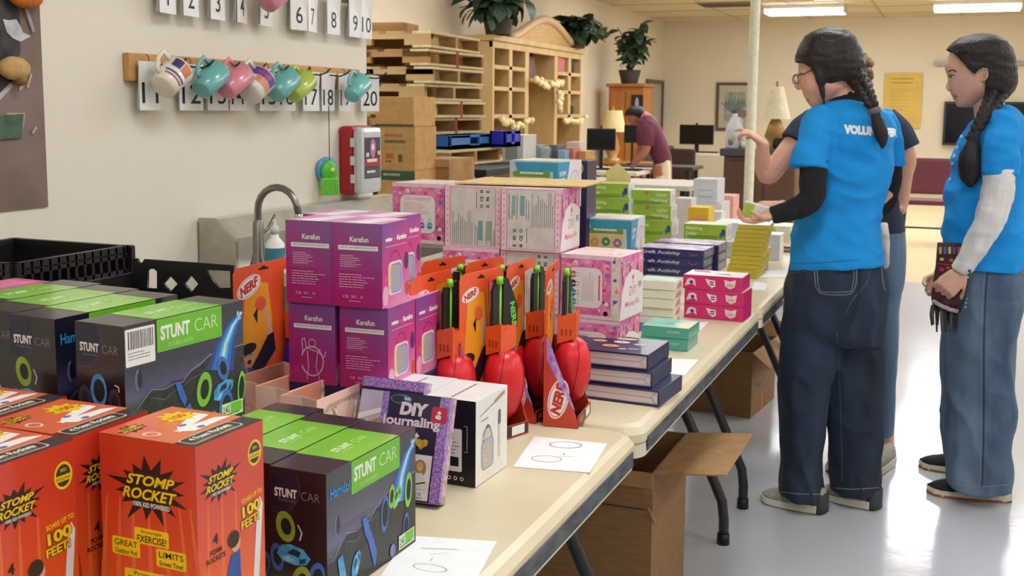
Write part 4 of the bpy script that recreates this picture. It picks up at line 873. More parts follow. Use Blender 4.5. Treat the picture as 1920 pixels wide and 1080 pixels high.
e = empty('pink_toy_box', Vector(s2.location)+shift(86,.0,(D_+.003)*3), D2R(86), 'pink topped box beyond the toy car boxes at the left edge', 'box'); MB().box(0,W_,0,.08,0,H_,mat((214,80,140),.4,.1,30),.001).build('carton_body', e)
MB().box(.02,W_-.02,.01,.07,H_,H_+.0006,mat((230,130,170),.4)).build('printed_panel', e)
for k in range(4):   # lower layer that carries them
    c = dup(s2, label=['black toy car box carrying the barcode box, hidden behind the rocket boxes','lower toy car box second from the right in the left stack','lower toy car box third from the right in the left stack','lower toy car box at the left edge of the left stack'][k], group=GS1, skip=('printed_panel',)); c.location = Vector((A1.x, A1.y, 0))+shift(86, .0, (D_+.003)*k+.001); c.location.z = TZ+.001
c = dup(e, label='pink box under the pink topped box at the left edge', skip=('printed_panel',)); c.location.z = TZ+.001
s3 = dup(s2, label='black toy car box in front, nearest the camera, with a blue maker name', group=GS2); A3 = at_z(611,890,TZ+H_+.001); s3.location = (A3.x, A3.y, TZ+.001); s3.rotation_euler = (0,0,D2R(88))
c = dup(s3, label='black toy car box second in the front row, behind the nearest', group=GS2); c.location = Vector(s3.location)+shift(88, .006, D_+.002)
c = dup(s3, label='black toy car box farthest left in the front row, beside the orange box', group=GS2); c.location = Vector(s3.location)+shift(88, .03, 2*D_+.004)
# ================================================================ rocket toy boxes
RW_, RD_, RH_ = .126, .139, .26
ORG = grad('rocket_print', [(0,(238,120,44)),(.45,(228,84,36)),(.8,(214,62,32)),(1,(206,58,34))], (0,0,1/RH_), 0, .28, 14, .1, coat=.35)
ORT = mat((226,96,60), .3, .15, 9, rgb2=(238,130,84), coat=.3); YEL = mat((250,206,20), .3, .02); GRY = mat((58,56,58), .4, .2, 60); RAY = mat((236,112,60), .3, .05); SKIN = mat((226,170,130), .5)
def sr_logo(q, cx, cy, w, seed=3):
    q.burst(cx, cy, w*.56, w*.38, 15, mat((34,24,24),.35), seed, .62)
    q.otext('STOMP', cx+w*.02, cy+w*.1, h=w*.13, w=w*.72, m=YEL, om=BLACK, bold=.03, ob=.05, shear=.3, align='c'); q.otext('ROCKET', cx, cy-w*.07, h=w*.14, w=w*.82, m=YEL, om=BLACK, bold=.03, ob=.05, shear=.3, align='c')
    q.text('100% KID POWERED', cx+w*.03, cy-w*.2, h=w*.06, w=w*.54, m=WHITE, bold=.02, align='c')
def tagt(q, cx, cy, w, a, b, ha, hb):
    q.rrect(cx-w/2, cy-hb*1.05-.0012, cx+w/2, cy+ha*1.75+.0012, .0025, YEL)
    q.text(a, cx, cy+ha*1.0, h=ha, w=w*.82 if ha > hb else w*.6, m=BLACK, bold=.01, align='c', up=0); q.text(b, cx, cy-hb*.45, h=hb, w=w*.86 if hb >= ha else w*.8, m=BLACK, bold=.02, align='c')
def rocket():
    e = empty('rocket_toy_box'); MB().box(0,RW_,0,RD_,0,RH_,ORT,.0015).build('carton_body', e)
    w, h = RD_, RH_; q = faceL(RW_,RD_,RH_); q.rect(0,0,w,h,ORG)
    for x in (.06,.2,.34,.5,.66,.82,.93): q.poly([(w*x,h*.72),(w*x+.002,h*.72),(w*(x+(x-.5)*.35)+.009,0),(w*(x+(x-.5)*.35)-.003,0)], RAY, up=0)
    q.k += 1; sr_logo(q, w*.52, h*.775, w*.7)
    tagt(q, w*.53, h*.555, w*.36, 'Encourages', 'EXERCISE!', .0046, .0085); tagt(q, w*.255, h*.475, w*.3, 'GREAT', 'Outdoor Fun!', .0075, .006); tagt(q, w*.73, h*.455, w*.31, 'LIMITS', 'Screen Time!', .0075, .006); tagt(q, w*.49, h*.355, w*.52, 'Promotes', 'STEM LEARNING!', .0046, .0085)
    q.oval(w*.5,h*.12,w*.14,h*.12,mat((60,90,170),.4)); q.build('printed_panel', e)
    w = RW_; q = faceR(RW_,RD_,RH_); q.rect(0,0,w,h,ORG)
    for x in (.15,.35,.55): q.poly([(w*x,h*.72),(w*x+.002,h*.72),(w*x+.006,0),(w*x-.006,0)], RAY, up=0)
    q.k += 1; sr_logo(q, w*.34, h*.8, w*.5, 8)
    q.oval(w*.86,h*.86,w*.105,h*.062,YEL); q.oval(w*.86,h*.86,w*.085,h*.05,GRY); q.rect(w*.77,h*.835,w*.95,h*.862,YEL); q.text('2021',w*.86,h*.885,h=h*.014,m=YEL,align='c',bold=.02); q.text('EXCELLENCE',w*.86,h*.848,h=h*.014,w=w*.16,m=BLACK,align='c',bold=.01)
    q.poly([(w*.74,h*.0),(w*.84,h*.0),(w*.97,h*.6),(w*.93,h*.64),(w*.89,h*.62)], mat((234,232,240),.3)); q.poly([(w*.72,0),(w*.76,h*.17),(w*.7,h*.22),(w*.66,h*.1)], mat((70,110,190),.35))
    q.text('SOARS UP TO',w*.8,h*.66,h=h*.024,w=w*.32,m=YEL,bold=.03,align='c',rot=.1); q.otext('100',w*.79,h*.605,h=h*.055,w=w*.28,m=YEL,om=mat((60,50,20),.4),bold=.04,align='c',rot=.08); q.otext('FEET!',w*.77,h*.545,h=h*.042,w=w*.28,m=YEL,om=mat((60,50,20),.4),bold=.03,align='c',rot=.08)
    q.text('4',w*.25,h*.545,h=h*.05,m=mat((40,26,20),.4),bold=.03,align='c'); q.text('FOAM',w*.25,h*.49,h=h*.024,w=w*.17,m=mat((40,26,20),.4),bold=.02,align='c'); q.text('ROCKETS',w*.25,h*.455,h=h*.024,w=w*.27,m=mat((40,26,20),.4),bold=.02,align='c')
    q.poly([(w*.42,h*.16),(w*.41,h*.36),(w*.47,h*.43),(w*.6,h*.44),(w*.62,h*.2),(w*.58,h*.17)],mat((44,84,168),.4)); q.oval(w*.54,h*.475,w*.07,h*.04,SKIN); q.oval(w*.51,h*.5,w*.085,h*.04,mat((60,38,28),.5)); q.rect(w*.44,0,w*.6,h*.17,mat((176,140,104),.5)); q.oval(w*.4,h*.2,w*.02,h*.03,SKIN)
    q.oval(w*.17,h*.25,w*.09,h*.05,mat((176,130,64),.5)); q.oval(w*.19,h*.245,w*.05,h*.035,SKIN); q.oval(w*.36,h*.23,w*.08,h*.055,mat((70,44,26),.5)); q.poly([(w*.1,0),(w*.12,h*.14),(w*.24,h*.17),(w*.3,h*.02)],mat((220,150,170),.5)); q.build('printed_panel', e)
    q = faceT(RW_,RD_,RH_); W2_, D3 = RW_, RD_; q.rect(0,0,W2_,D3,ORT); q.poly([(0,0),(W2_,0),(W2_,D3*.22),(0,D3*.22)],GRY); q.rrect(W2_*.06,D3*.05,W2_*.8,D3*.24,.006,mat((232,190,170),.4)); q.rrect(W2_*.075,D3*.065,W2_*.785,D3*.225,.006,GRY); q.text('4 Foam Rockets',W2_*.43,D3*.16,h=D3*.075,w=W2_*.56,m=WHITE,bold=.03,align='c'); q.text('Launcher & Stand',W2_*.43,D3*.09,h=D3*.03,w=W2_*.5,m=mat((220,190,110),.4),align='c')
    q.poly([(W2_*.42,D3*.5),(W2_*.9,D3*.68),(W2_*.92,D3*.52),(W2_*.3,D3*.38)],WHITE); q.poly([(W2_*.3,D3*.45),(W2_*.85,D3*.42),(W2_*.98,D3*.32),(W2_*.4,D3*.3)],WHITE); q.burst(W2_*.72,D3*.72,W2_*.18,D3*.16,9,YEL,5,.75); q.text('100',W2_*.72,D3*.72,h=D3*.1,m=mat((200,80,30),.4),bold=.04,align='c'); q.oval(W2_*.5,D3*.5,.006,.004,mat((90,110,190),.4)); q.oval(W2_*.55,D3*.34,.006,.004,mat((90,110,190),.4))
    q.burst(W2_*.2,D3*.82,W2_*.16,D3*.1,10,mat((60,36,26),.4),6,.7); q.text('STOMP',W2_*.2,D3*.85,h=D3*.05,w=W2_*.24,m=YEL,bold=.03,align='c',shear=.3); q.text('ROCKET',W2_*.2,D3*.79,h=D3*.05,w=W2_*.26,m=YEL,bold=.03,align='c',shear=.3); q.oval(W2_*.14,D3*.55,.009,.012,mat((240,214,190),.4)); q.oval(W2_*.14,D3*.55,.007,.008,ORT); q.build('printed_panel', e)
    return e
GR_ = 'orange rocket toy boxes in the foreground'
r1 = rocket(); zt_ = TZ+RH_+.001; A = at_z(365,839,zt_); at_rz(r1, A, 88, TZ+.001, 'orange rocket toy box in the foreground, fully seen between two black boxes', GR_)
Bc = at_z(138,825,zt_); r2 = dup(r1, label='orange rocket toy box cut by the left edge, in front of the far one', group=GR_); c_ = shift(87, RW_, 0); r2.location = (Bc.x-c_.x, Bc.y-c_.y, TZ+.001); r2.rotation_euler = (0,0,D2R(87))
r3 = dup(r1, label='orange rocket toy box behind the two front ones, only its top in view', group=GR_); c_ = at_z(137,822,zt_); r3.location = (c_.x-.003, c_.y+.003, TZ+.001); r3.rotation_euler = (0,0,D2R(89))
r4 = dup(r1, label='orange rocket toy box farthest back at the left edge, a sliver in view', group=GR_); r4.location = Vector(r3.location)+shift(89,.012,RD_+.004); r4.rotation_euler = (0,0,D2R(89))
# ================================================================ purple karaoke boxes
KW, KD, KH = .14, .123, .191
KL = grad('karaoke_print', [(0,(186,30,120)),(.3,(176,46,128)),(.6,(154,78,150)),(1,(140,96,170))], (0,-2.6,3.4), .2, .35, coat=.15)
KR = grad('karaoke_side', [(0,(226,140,180)),(.3,(216,80,150)),(.55,(206,50,128)),(1,(134,70,146))], (-2.4,0,5.2), .16, .35, coat=.15); PKW = mat((238,200,222), .4)
def karaoke(icon=False):
    e = empty('karaoke_box'); MB().box(0,KW,0,KD,0,KH,mat((150,60,130),.4,.05),.0012).build('carton_body', e); w, h = KD, KH
    q = faceL(KW,KD,KH); q.rect(0,0,w,h,KL); q.text('Karafun', w*.54, h*.81, h=h*.065, w=w*.38, m=WHITE, bold=.03, align='c'); q.rect(w*.11,h*.68,w*.92,h*.735,WHITE); q.lines(w*.15,h*.695,w*.88,h*.72,1,mat((150,140,150),.5),3,.3,minw=1)
    if icon:
        q.oval(w*.5,h*.5,w*.08,h*.055,PKW); q.oval(w*.5,h*.5,w*.065,h*.043,KL); q.ring(w*.5,h*.28,w*.25,h*.19,.9,PKW,a0=-160,a1=160)
        for pts in ([(.3,.38),(.28,.54),(.34,.56),(.38,.44),(.5,.42),(.62,.4),(.68,.44)],[(.4,.4),(.42,.2),(.38,.04)],[(.62,.4),(.58,.22),(.66,.05)],[(.62,.4),(.76,.34),(.8,.42)]): q.line([(a*w,b*h) for a, b in pts], .0022, PKW)
    else:
        q.rect(w*.12,h*.44,w*.62,h*.64,mat((176,70,142),.4)); q.lines(w*.15,h*.47,w*.58,h*.62,6,PKW,5,.3); q.lines(w*.12,h*.22,w*.86,h*.4,6,PKW,6,.26); q.text('CE  EC  X', w*.2, h*.11, h=h*.03, w=w*.42, m=PKW); q.rect(w*.32,h*.07,w*.56,h*.076,PKW)
    q.build('printed_panel', e); w = KW; q = faceR(KW,KD,KH); q.rect(0,0,w,h,KR)
    q.text('miso', w*.13, h*.78, h=h*.05, w=w*.25, m=WHITE, bold=.05); q.text('x', w*.46, h*.79, h=h*.02, m=PKW); q.text('Karafun', w*.55, h*.775, h=h*.065, w=w*.36, m=WHITE, bold=.04); q.rect(w*.13,h*.715,w*.9,h*.722,PKW)
    q.oval(w*.12,h*.14,w*.1,h*.12,mat((236,180,206),.4)); q.oval(w*.9,h*.5,w*.085,h*.11,mat((92,44,108),.4)); q.oval(w*.92,h*.16,w*.08,h*.09,mat((222,80,70),.4)); q.oval(w*.14,h*.34,w*.04,h*.04,mat((230,110,90),.4))
    q.ring(w*.48,h*.46,w*.22,h*.2,.93,mat((130,30,84),.4),a0=-5,a1=185); q.rrect(w*.22,h*.13,w*.74,h*.53,.014,mat((246,214,232),.4)); q.rrect(w*.25,h*.15,w*.71,h*.51,.013,mat((240,216,90),.4)); q.rrect(w*.31,h*.15,w*.72,h*.5,.013,mat((120,150,220),.4)); q.rrect(w*.3,h*.17,w*.67,h*.48,.011,mat((206,160,200),.4)); q.rrect(w*.315,h*.18,w*.655,h*.465,.01,mat((176,172,178),.5,.1,200))
    q.build('printed_panel', e); q = faceT(KW,KD,KH); q.rect(0,0,KW,KD,mat((232,170,204),.25,.3,9,rgb2=(190,60,150),coat=.2)); q.poly([(0,KD*.3),(KW,KD*.1),(KW,KD*.5),(0,KD*.8)],mat((242,222,236),.25)); q.build('printed_panel', e); return e
GK = 'purple karaoke speaker boxes'
k1 = karaoke(); A = at_z(728,735,TZ); at_rz(k1, A, 91, TZ+.001, 'purple karaoke box at the bottom front of the block, its speaker picture in view', GK)
k2 = dup(k1, label='purple karaoke box at the top right of the block', group=GK); B = at_z(716,420,TZ+2*KH+.003); k2.location = (B.x, B.y, TZ+KH+.002); k2.rotation_euler = (0,0,D2R(92))
k3 = dup(k1, label='purple karaoke box at the top left of the block, nearest the wall', group=GK); k3.location = Vector(k2.location)+shift(92, .004, KD+.002)
k4 = karaoke(True); at_rz(k4, A+shift(91, .0, KD+.012), 91, TZ+.001, 'purple karaoke box at the bottom left with a line-drawn singer', GK)
k5 = dup(k1, label='purple karaoke box behind the bottom front one, seen beside it on the right', group=GK); k5.location = Vector(k1.location)+shift(91, KW+.002, -.002)
k6 = dup(k1, label='purple karaoke box at the top, behind the right one', group=GK, skip=()); k6.location = Vector(k2.location)+shift(92, KW+.003, .035)
k7 = dup(k1, label='purple karaoke box at the top, behind the left one', group=GK); k7.location = Vector(k2.location)+shift(92, KW+.003, KD+.037)
k8 = dup(k1, label='purple karaoke box in the lower layer behind, mostly hidden', group=GK); k8.location = Vector(k1.location)+shift(91, KW+.002, KD+.01)
kS = .78   # these boxes are small and stand raised on a navy carton
for k_ in (k1,k2,k3,k4,k5,k6,k7,k8): k_.location = CAM+(Vector(k_.location)-CAM)*kS; k_.scale = (kS,kS,kS)
zk = k1.location.z; kA = Vector(k1.location)
e = empty('navy_carton', (kA.x-.225, kA.y-.002, TZ+.001), D2R(1), 'navy carton under the block of purple karaoke boxes', 'box')
MB().box(0,.232,0,.24,0,zk-TZ-.002,mat((40,40,88),.4,.1,20),.0015).build('carton_body', e)
# ================================================================ pink makeup boxes
MW = .155; MD_ = .15; MH = .15
PK1 = mat((222,92,150), .35, .3, 42, rgb2=(240,156,196), det=1, coat=.2); PKL = mat((246,214,222), .4, .1, 50, rgb2=(240,190,206)); OFFW = mat((240,232,226), .4, .02); REDP = mat((224,92,130), .4)
CUPC = [((216,110,100),),((70,40,70),),((92,110,190),),((70,150,200),)]
def confetti(q, x0, y0, x1, y1, n, seed):
    rr = random.Random(seed); cs = [mat(c,.4) for c in ((150,110,200),(250,230,240),(240,150,180),(90,100,180),(250,250,250),(214,60,120),(240,170,190),(236,140,120))]
    for i in range(n):
        x = rr.uniform(x0,x1); y = rr.uniform(y0,y1); s = rr.uniform(.002,.0065); m = rr.choice(cs)
        if rr.random() < .45: q.oval(x,y,s,s,m,n=9,up=0)
        else: t = rr.uniform(0,PI); q.poly([(x+s*math.cos(t)*1.6,y+s*math.sin(t)*1.6),(x+s*.5*math.cos(t+1.5),y+s*.5*math.sin(t+1.5)),(x-s*math.cos(t)*1.6,y-s*math.sin(t)*1.6),(x-s*.5*math.cos(t+1.5),y-s*.5*math.sin(t+1.5))],m,up=0)
    q.k += 1
def mk_art(q, w, h, rot=False):
    q.rect(0,0,w,h,PK1); q.rect(0,0,w,h*.06,PKL); q.rect(0,h*.94,w,h,PKL); confetti(q,.004,h*.08,w-.004,h*.92,70,4)
    for a, b in ((.1,.84),(.22,.86),(.5,.9),(.86,.86),(.9,.14),(.08,.3)): q.rrect(w*a,h*b-.004,w*a+.012,h*b+.003,.001,mat((248,176,200),.4),up=0)
    q.k += 1; q.oval(w*.9,h*.1,.006,.006,BLACK); q.rrect(w*.14,h*.16,w*.84,h*.82,.018,mat((236,120,164),.4)); q.rrect(w*.155,h*.175,w*.825,h*.805,.017,OFFW)
    if rot:
        for i, c in enumerate(CUPC): y = h*(.69-.145*i); q.oval(w*.25,y,w*.06,h*.06,mat(c[0],.4)); q.ring(w*.33,y,w*.04,h*.035,.8,mat(c[0],.4)); q.rect(w*.19,y-.002,w*.31,y+.001,mat((230,220,230),.4))
        q.lines(w*.42,h*.28,w*.66,h*.74,9,mat((214,180,190),.5),3,.3,True); q.lines(w*.73,h*.3,w*.78,h*.7,1,REDP,3,.6,True,minw=1)
    else:
        q.text('COOL MAKEUP KIT', w*.49, h*.74, h=h*.045, w=w*.5, m=REDP, align='c'); q.lines(w*.22,h*.48,w*.76,h*.68,6,mat((226,150,170),.5),3,.3)
        for i, c in enumerate(CUPC): x = w*(.26+.155*i); q.oval(x,h*.3,w*.058,h*.055,mat(c[0],.4)); q.ring(x,h*.37,w*.035,h*.05,.8,mat(c[0],.4)); q.rect(x-w*.055,h*.3,x+w*.055,h*.315,mat((230,220,230),.4))
def mk_back(q, w, h, flip=False):
    q.rect(0,0,w,h,PKL); q.rect(w*.09,h*.02,w*.91,h*.98,REDP); q.rect(w*.1,h*.027,w*.9,h*.973,mat((224,216,206),.5)); G = mat((140,134,130),.5); K = mat((60,58,60),.5)
    f = (lambda a: 1-a) if flip else (lambda a: a)
    for xa, xb, ya, yb2, c in ((.12,.5,.04,.62,G),(.52,.6,.04,.5,G),(.72,.76,.05,.5,G),(.8,.9,.04,.5,G)):
        X0, X1 = sorted((f(xa)*w, f(xb)*w)); Y0, Y1 = sorted((f(ya)*h, f(yb2)*h)); q.lines(X0,Y0,X1,Y1,max(1,int((xb-xa)*30)),c,int(xa*10),.35,True,minw=.55)
    X0, X1 = sorted((f(.6)*w, f(.68)*w)); Y0, Y1 = sorted((f(.12)*h, f(.44)*h)); q.rect(X0,Y0,X1,Y1,mat((132,168,178),.5))
    X0, X1 = sorted((f(.76)*w, f(.82)*w)); q.rect(X0,Y0,X1,Y1,mat((150,180,160),.5))
    for i, t in enumerate(('O','CE','@')): q.text(t, f(.66)*w, f(.68+.12*i)*h, h=h*.055, m=K, bold=.03, align='c', rot=PI/2, up=0); q.text(('X','95','E')[i], f(.77)*w, f(.68+.12*i)*h, h=h*.06, m=K, bold=.03, align='c', rot=PI/2, up=0)
    q.k += 1; q.lines(min(f(.56),f(.57))*w,h*.64 if not flip else h*.12,max(f(.56),f(.57))*w,h*.9 if not flip else h*.36,1,K,3,.9,True,minw=1)
    for s in (.045, .955):
        for i in range(9): q.oval(w*s,h*(.08+.105*i),.0018,.0018,REDP,n=8,up=0)
def mk_kit(q, w, h):
    q.rect(0,0,w,h,PK1); confetti(q,.004,h*.5,w-.004,h*.97,60,9)
    for i in range(9): x = w*(.12+.1*i); q.poly([(x-.003,h*.55),(x+.003,h*.55),(x+.003+(i-4)*.002,h*(.82+.03*(i%3))),(x-.002+(i-4)*.002,h*(.84+.03*(i%3)))], (BLACK if i % 3 == 0 else mat((246,170,170),.4)), up=0)
    q.k += 1; q.poly([(0,0),(w,0),(w,h*.62),(w*.9,h*.66),(w*.74,h*.72),(w*.5,h*.76),(w*.26,h*.66),(w*.1,h*.45)], OFFW)
    q.text('DIY', w*.55, h*.42, h=h*.15, w=w*.3, m=REDP, bold=.0, align='c'); q.text('Makeup Kit', w*.53, h*.21, h=h*.12, w=w*.62, m=REDP, bold=.01, shear=.15, align='c'); q.oval(w*.55,h*.63,.006,.006,REDP); q.text('cute', w*.55,h*.555,h=h*.035,m=REDP,align='c')
    q.rect(w*.78,h*.42,w*.92,h*.53,mat((214,210,212),.4)); q.lines(w*.79,h*.44,w*.91,h*.52,4,mat((90,86,92),.5),2,.6,minw=1)
def makeup(kind):
    e = empty('makeup_box'); MB().box(0,MW,0,MD_,0,MH,PKL,.0012).build('carton_body', e); q = faceL(MW,MD_,MH)
    if kind == 'art': mk_art(q, MD_, MH)
    elif kind == 'rot': mk_art(q, MD_-.022, MH, True); q.rect(MD_-.021,0,MD_,MH,mat((236,226,206),.4,.1,60)); confetti(q,MD_-.016,.004,MD_-.006,MH-.004,12,8)
    elif kind == 'back': mk_back(q, MD_, MH)
    else: mk_back(q, MD_, MH, True)
    q.build('printed_panel', e); q = faceR(MW,MD_,MH); mk_kit(q, MW, MH); q.build('printed_panel', e)
    q = faceT(MW,MD_,MH); q.rect(0,0,MW,MD_,mat((246,206,220),.3,.15,12,rgb2=(240,236,214),coat=.2)); confetti(q,.01,.01,MW-.01,MD_-.01,20,3); q.build('printed_panel', e); return e
mba = makeup('art'); mbb = makeup('back'); mbf = makeup('flip'); mbr = makeup('rot')
GM = 'pink makeup kit boxes'
AM = at_z(1050,474,TZ+2*MH+.003); rzm = 91; zz3 = TZ+2*MH+.003
at_rz(mbf, AM, rzm, zz3, 'pink-edged makeup box on the top layer, right end, its white text panel upside down', GM)
at_rz(mbb, AM+shift(rzm,.012,MD_+.006), 89, zz3, 'pink-edged makeup box in the middle of the top layer, white text panel', GM)
at_rz(mba, AM+shift(rzm,.03,2*MD_+.014), 86, zz3, 'pink makeup box at the left end of the top layer, with mixing bowls printed', GM)
m4 = dup(mba, label='pink makeup box below the middle one, pink panel peeking over the orange cards', group=GM); m4.location = AM+shift(rzm,.01,MD_+.008); m4.location.z = TZ+MH+.002; m4.rotation_euler = (0,0,D2R(rzm))
m5 = dup(mbb, label='pink-edged makeup box below the right end one, mostly hidden by orange cards', group=GM); m5.location = AM+shift(rzm,.008,.004); m5.location.z = TZ+MH+.002; m5.rotation_euler = (0,0,D2R(rzm))
for k, lab in ((0,'bottom layer makeup box under the right end'),(1,'bottom layer makeup box under the middle'),(2,'bottom layer makeup box under the left end')):
    c = dup(mba, label='pink makeup box, '+lab, group=GM, skip=('printed_panel',)); c.location = AM+shift(rzm,.012,(MD_+.006)*k+.004); c.location.z = TZ+.001; c.rotation_euler = (0,0,D2R(rzm))
A = at_z(1161,603,TZ+MH+.002); at_rz(mbr, A, 85, TZ+MH+.002, 'pink makeup box standing apart at the right, bowls down its left side', GM)
c = dup(mba, label='pink makeup box under the separate right-hand one, only a strip in view', group=GM); c.location = A+shift(85,-.0,.004); c.location.z = TZ+.001; c.rotation_euler = (0,0,D2R(86))
# navy book peeking behind karaoke boxes, tan lid on top
NAVY = mat((38,42,92), .35, .1, 20, coat=.2); NAVY2 = mat((30,32,66), .4)
# ================================================================ foam football toys on printed cards
CH, CW_, BD = .327, .125, .07
NOR = mat((240,92,34), .32, .1, 8, rgb2=(236,76,36), coat=.2); NRD = mat((208,58,38), .3, .05, coat=.2); BALL = mat((226,28,40), .35, .08, 20); BALLB = mat((30,50,190), .35, .08, 20); FIN = mat((236,92,40), .4, .04); TBL = mat((26,28,26), .45, .15, 60); LG = mat((136,214,44), .35, .04)
def nerf_logo(q, cx, cy, w, rot, h=None):
    h = h or w*.5; q.oval(cx,cy,w*.5,h*.5,WHITE,rot); q.oval(cx,cy,w*.46,h*.44,mat((206,48,34),.35),rot); q.oval(cx,cy,w*.44,h*.41,WHITE,rot); q.text('NERF', cx, cy, h=h*.5, w=w*.78, m=mat((206,48,34),.35), bold=.06, shear=.2, rot=rot, align='c')
def football(dark=False, CW_=.125, bx_=.09, tg=.076):
    e = empty('foam_football_toy'); c = []
    # card: local +x runs along the card, front of the card faces -y
    out = [(0,0),(CW_,0),(CW_,.165),(tg+.002,.175),(tg,CH-.026),(CW_,CH-.02),(CW_,CH-.008),(CW_-.01,CH),(.012,CH-.004),(.0,CH-.016)]
    MB().prism(out, 'y', 0, .0018, NOR).build('backing_card', e)
    m_side = NRD; mb = MB()
    for x in (0, CW_): mb.prism([(0,0),(-BD,0),(-BD,.014),(-.004,.19),(0,.19)], 'x', x-.0012, x+.0012, m_side)
    mb.box(0,CW_,-BD,0,0,.002,BLACK); mb.box(0,CW_,-BD-.001,-BD,0,.026,NRD); mb.build('base_tray', e)
    q = Print((0,0,0),(1,0,0),(0,0,1)); w, h = CW_, CH
    q.poly([(w*.2,h*.9),(w*.55,h*.86),(w*.62,h*.6),(w*.34,h*.4),(w*.1,h*.42),(w*.12,h*.6)],mat((244,140,30),.32,.15,12,rgb2=(246,168,40))); nerf_logo(q,w*.24,h*.86,w*.4,.35)
    q.rect(w*.4,h*.95,w*.56,h*.962,BLACK); q.oval(w*.48,h*.966,w*.035,h*.008,BLACK)
    q.oval(w*.42,h*.74,w*.09,h*.045,mat((238,96,60),.4)); q.poly([(w*.3,h*.68),(w*.37,h*.72),(w*.36,h*.62)],BLACK); q.poly([(w*.47,h*.7),(w*.54,h*.72),(w*.62,h*.54),(w*.54,h*.5)],SKIN); q.poly([(w*.54,h*.53),(w*.63,h*.54),(w*.66,h*.42),(w*.4,h*.3),(w*.24,h*.34)],mat((30,26,32),.4))
    q.oval(w*.2,h*.42,w*.12,h*.065,SKIN,.15); q.oval(w*.2,h*.475,w*.14,h*.035,mat((26,22,22),.5),.1); q.oval(w*.22,h*.392,w*.035,h*.014,mat((70,20,20),.4)); q.rect(w*.14,h*.43,w*.18,h*.436,BLACK); q.rect(w*.23,h*.435,w*.27,h*.441,BLACK)
    q.poly([(0,h*.18),(0,h*.34),(w*.2,h*.36),(w*.46,h*.3),(w*.5,h*.02),(0,h*.02)],mat((92,96,196) if not dark else (52,90,160),.35,.2,40)); q.poly([(w*.5,0),(w,0),(w,h*.36),(w*.56,h*.3)],mat((120,26,40) if not dark else (24,40,150),.35)); q.build('printed_panel', e)
    q = Print((0,0,0),(0,-1,0),(0,0,1), mb=MB()); q.o = Vector((-.0012,0,0)); q.n = Vector((-1,0,0)); s = .19
    q.poly([(.002,.001),(BD-.001,.001),(BD-.001,.014),(.005,s-.004),(.002,s-.004)], NRD); nerf_logo(q,BD*.42,.058,.085,1.35,.042)
    q.poly([(.003,s-.004),(.0055,s-.006),(BD*.93,.036),(BD*.82,.045),(BD*.55,.075),(.004,s-.05)], mat((140,92,200),.3,.4,60,rgb2=(220,190,240))); q.build('printed_panel', e)
    q = Print((CW_,0,0),(0,-1,0),(0,0,1)); q.n = Vector((1,0,0)); q.o += Vector((.0012,0,0)); q.poly([(.001,.001),(BD-.002,.001),(BD-.002,.014),(.005,s-.006),(.001,s-.006)],NRD); q.build('printed_panel', e)
    q = Print((0,-BD-.001,0),(1,0,0),(0,0,1)); q.rect(.002,.002,CW_-.002,.024,mat((40,34,38),.4)); q.text('NERF',CW_*.25,.013,h=.012,m=mat((230,90,60),.4),bold=.04,align='c'); q.rect(CW_*.6,.004,CW_*.9,.022,WHITE); q.build('printed_panel', e)
    # ball
    by = -.036; mb = MB(); prof = [(0,-.082),(.012,-.076),(.026,-.058),(.038,-.028),(.041,.002),(.038,.03),(.03,.052),(.018,.062),(0,.064)]
    mb.lathe(prof, BALLB if dark else BALL, c=(bx_,by,.105), seg=26); o = mb.build('ball', e)
    mb = MB()
    for k in range(4):
        t = k*PI/2+.5; pts = [(bx_+(r_+.0006)*math.cos(t+.5*z*8), by+(r_+.0006)*math.sin(t+.5*z*8), .105+z) for r_, z in prof[1:-1]]; mb.tube(pts, .0009, mat((150,16,26),.5), 5)
    mb.build('seam_groove', e)
    by = -.022; mb = MB(); mb.tube([(bx_,by,.16),(bx_,by,CH-.016)], .0042, LG, 10); mb.lathe([(0,0),(.008,0),(.0055,.014),(0,.014)], LG, c=(bx_,by,CH-.028), seg=12); mb.build('tail_rod', e)
    MB().prism([(bx_-.024,.165),(bx_-.006,.165),(bx_-.004,CH-.03),(bx_-.016,CH-.028),(bx_-.022,CH-.04)], 'y', by-.004, by+.004, TBL).build('tail_wing', e)
    MB().prism([(bx_+.006,.165),(bx_+.03,.165),(bx_+.05,.21),(bx_+.048,.255),(bx_+.03,.29),(bx_+.02,CH-.018),(bx_+.008,CH-.022)], 'y', by-.004, by+.004, TBL).build('tail_wing', e)
    q = Print((bx_+.006,by-.004,.0),(1,0,0),(0,0,1)); q.text('NERF',.031,.235,h=.014,w=.05,m=mat((110,220,80),.4),bold=.04,rot=-1.4,align='c'); q.build('printed_name', e)
    q = Print((bx_+.006,by+.0,.0),(0,-1,0),(0,0,1)); 
    mb = MB(); z0, z1 = .168, .215
    for sx, mm in ((-1,FIN),(1,FIN)):
        mb.add([(bx_-.02,by-.022,z1),(bx_+.02,by-.022,z1),(bx_+.02,by+.014,z1),(bx_-.02,by+.014,z1),(bx_-.012,by-.012,z0-.012),(bx_+.012,by-.012,z0-.012),(bx_+.012,by+.01,z0-.012),(bx_-.012,by+.01,z0-.012)],[(0,1,2,3),(7,6,5,4),(0,4,5,1),(1,5,6,2),(2,6,7,3),(3,7,4,0)],FIN)
        break
    mb.prism([(bx_-.024,.16),(bx_+.024,.175),(bx_+.024,.222),(bx_-.024,.205)],'y',by-.024,by-.02,FIN); mb.prism([(by-.028,.172),(by+.012,.158),(by+.012,.214),(by-.028,.226)],'x',bx_-.026,bx_-.022,FIN); mb.build('tail_fin', e)
    mb = MB()
    for k in range(3): mb.box(bx_-.0268,bx_-.026,by-.018+.009*k,by-.014+.009*k,.176,.19,mat((176,52,24),.4))
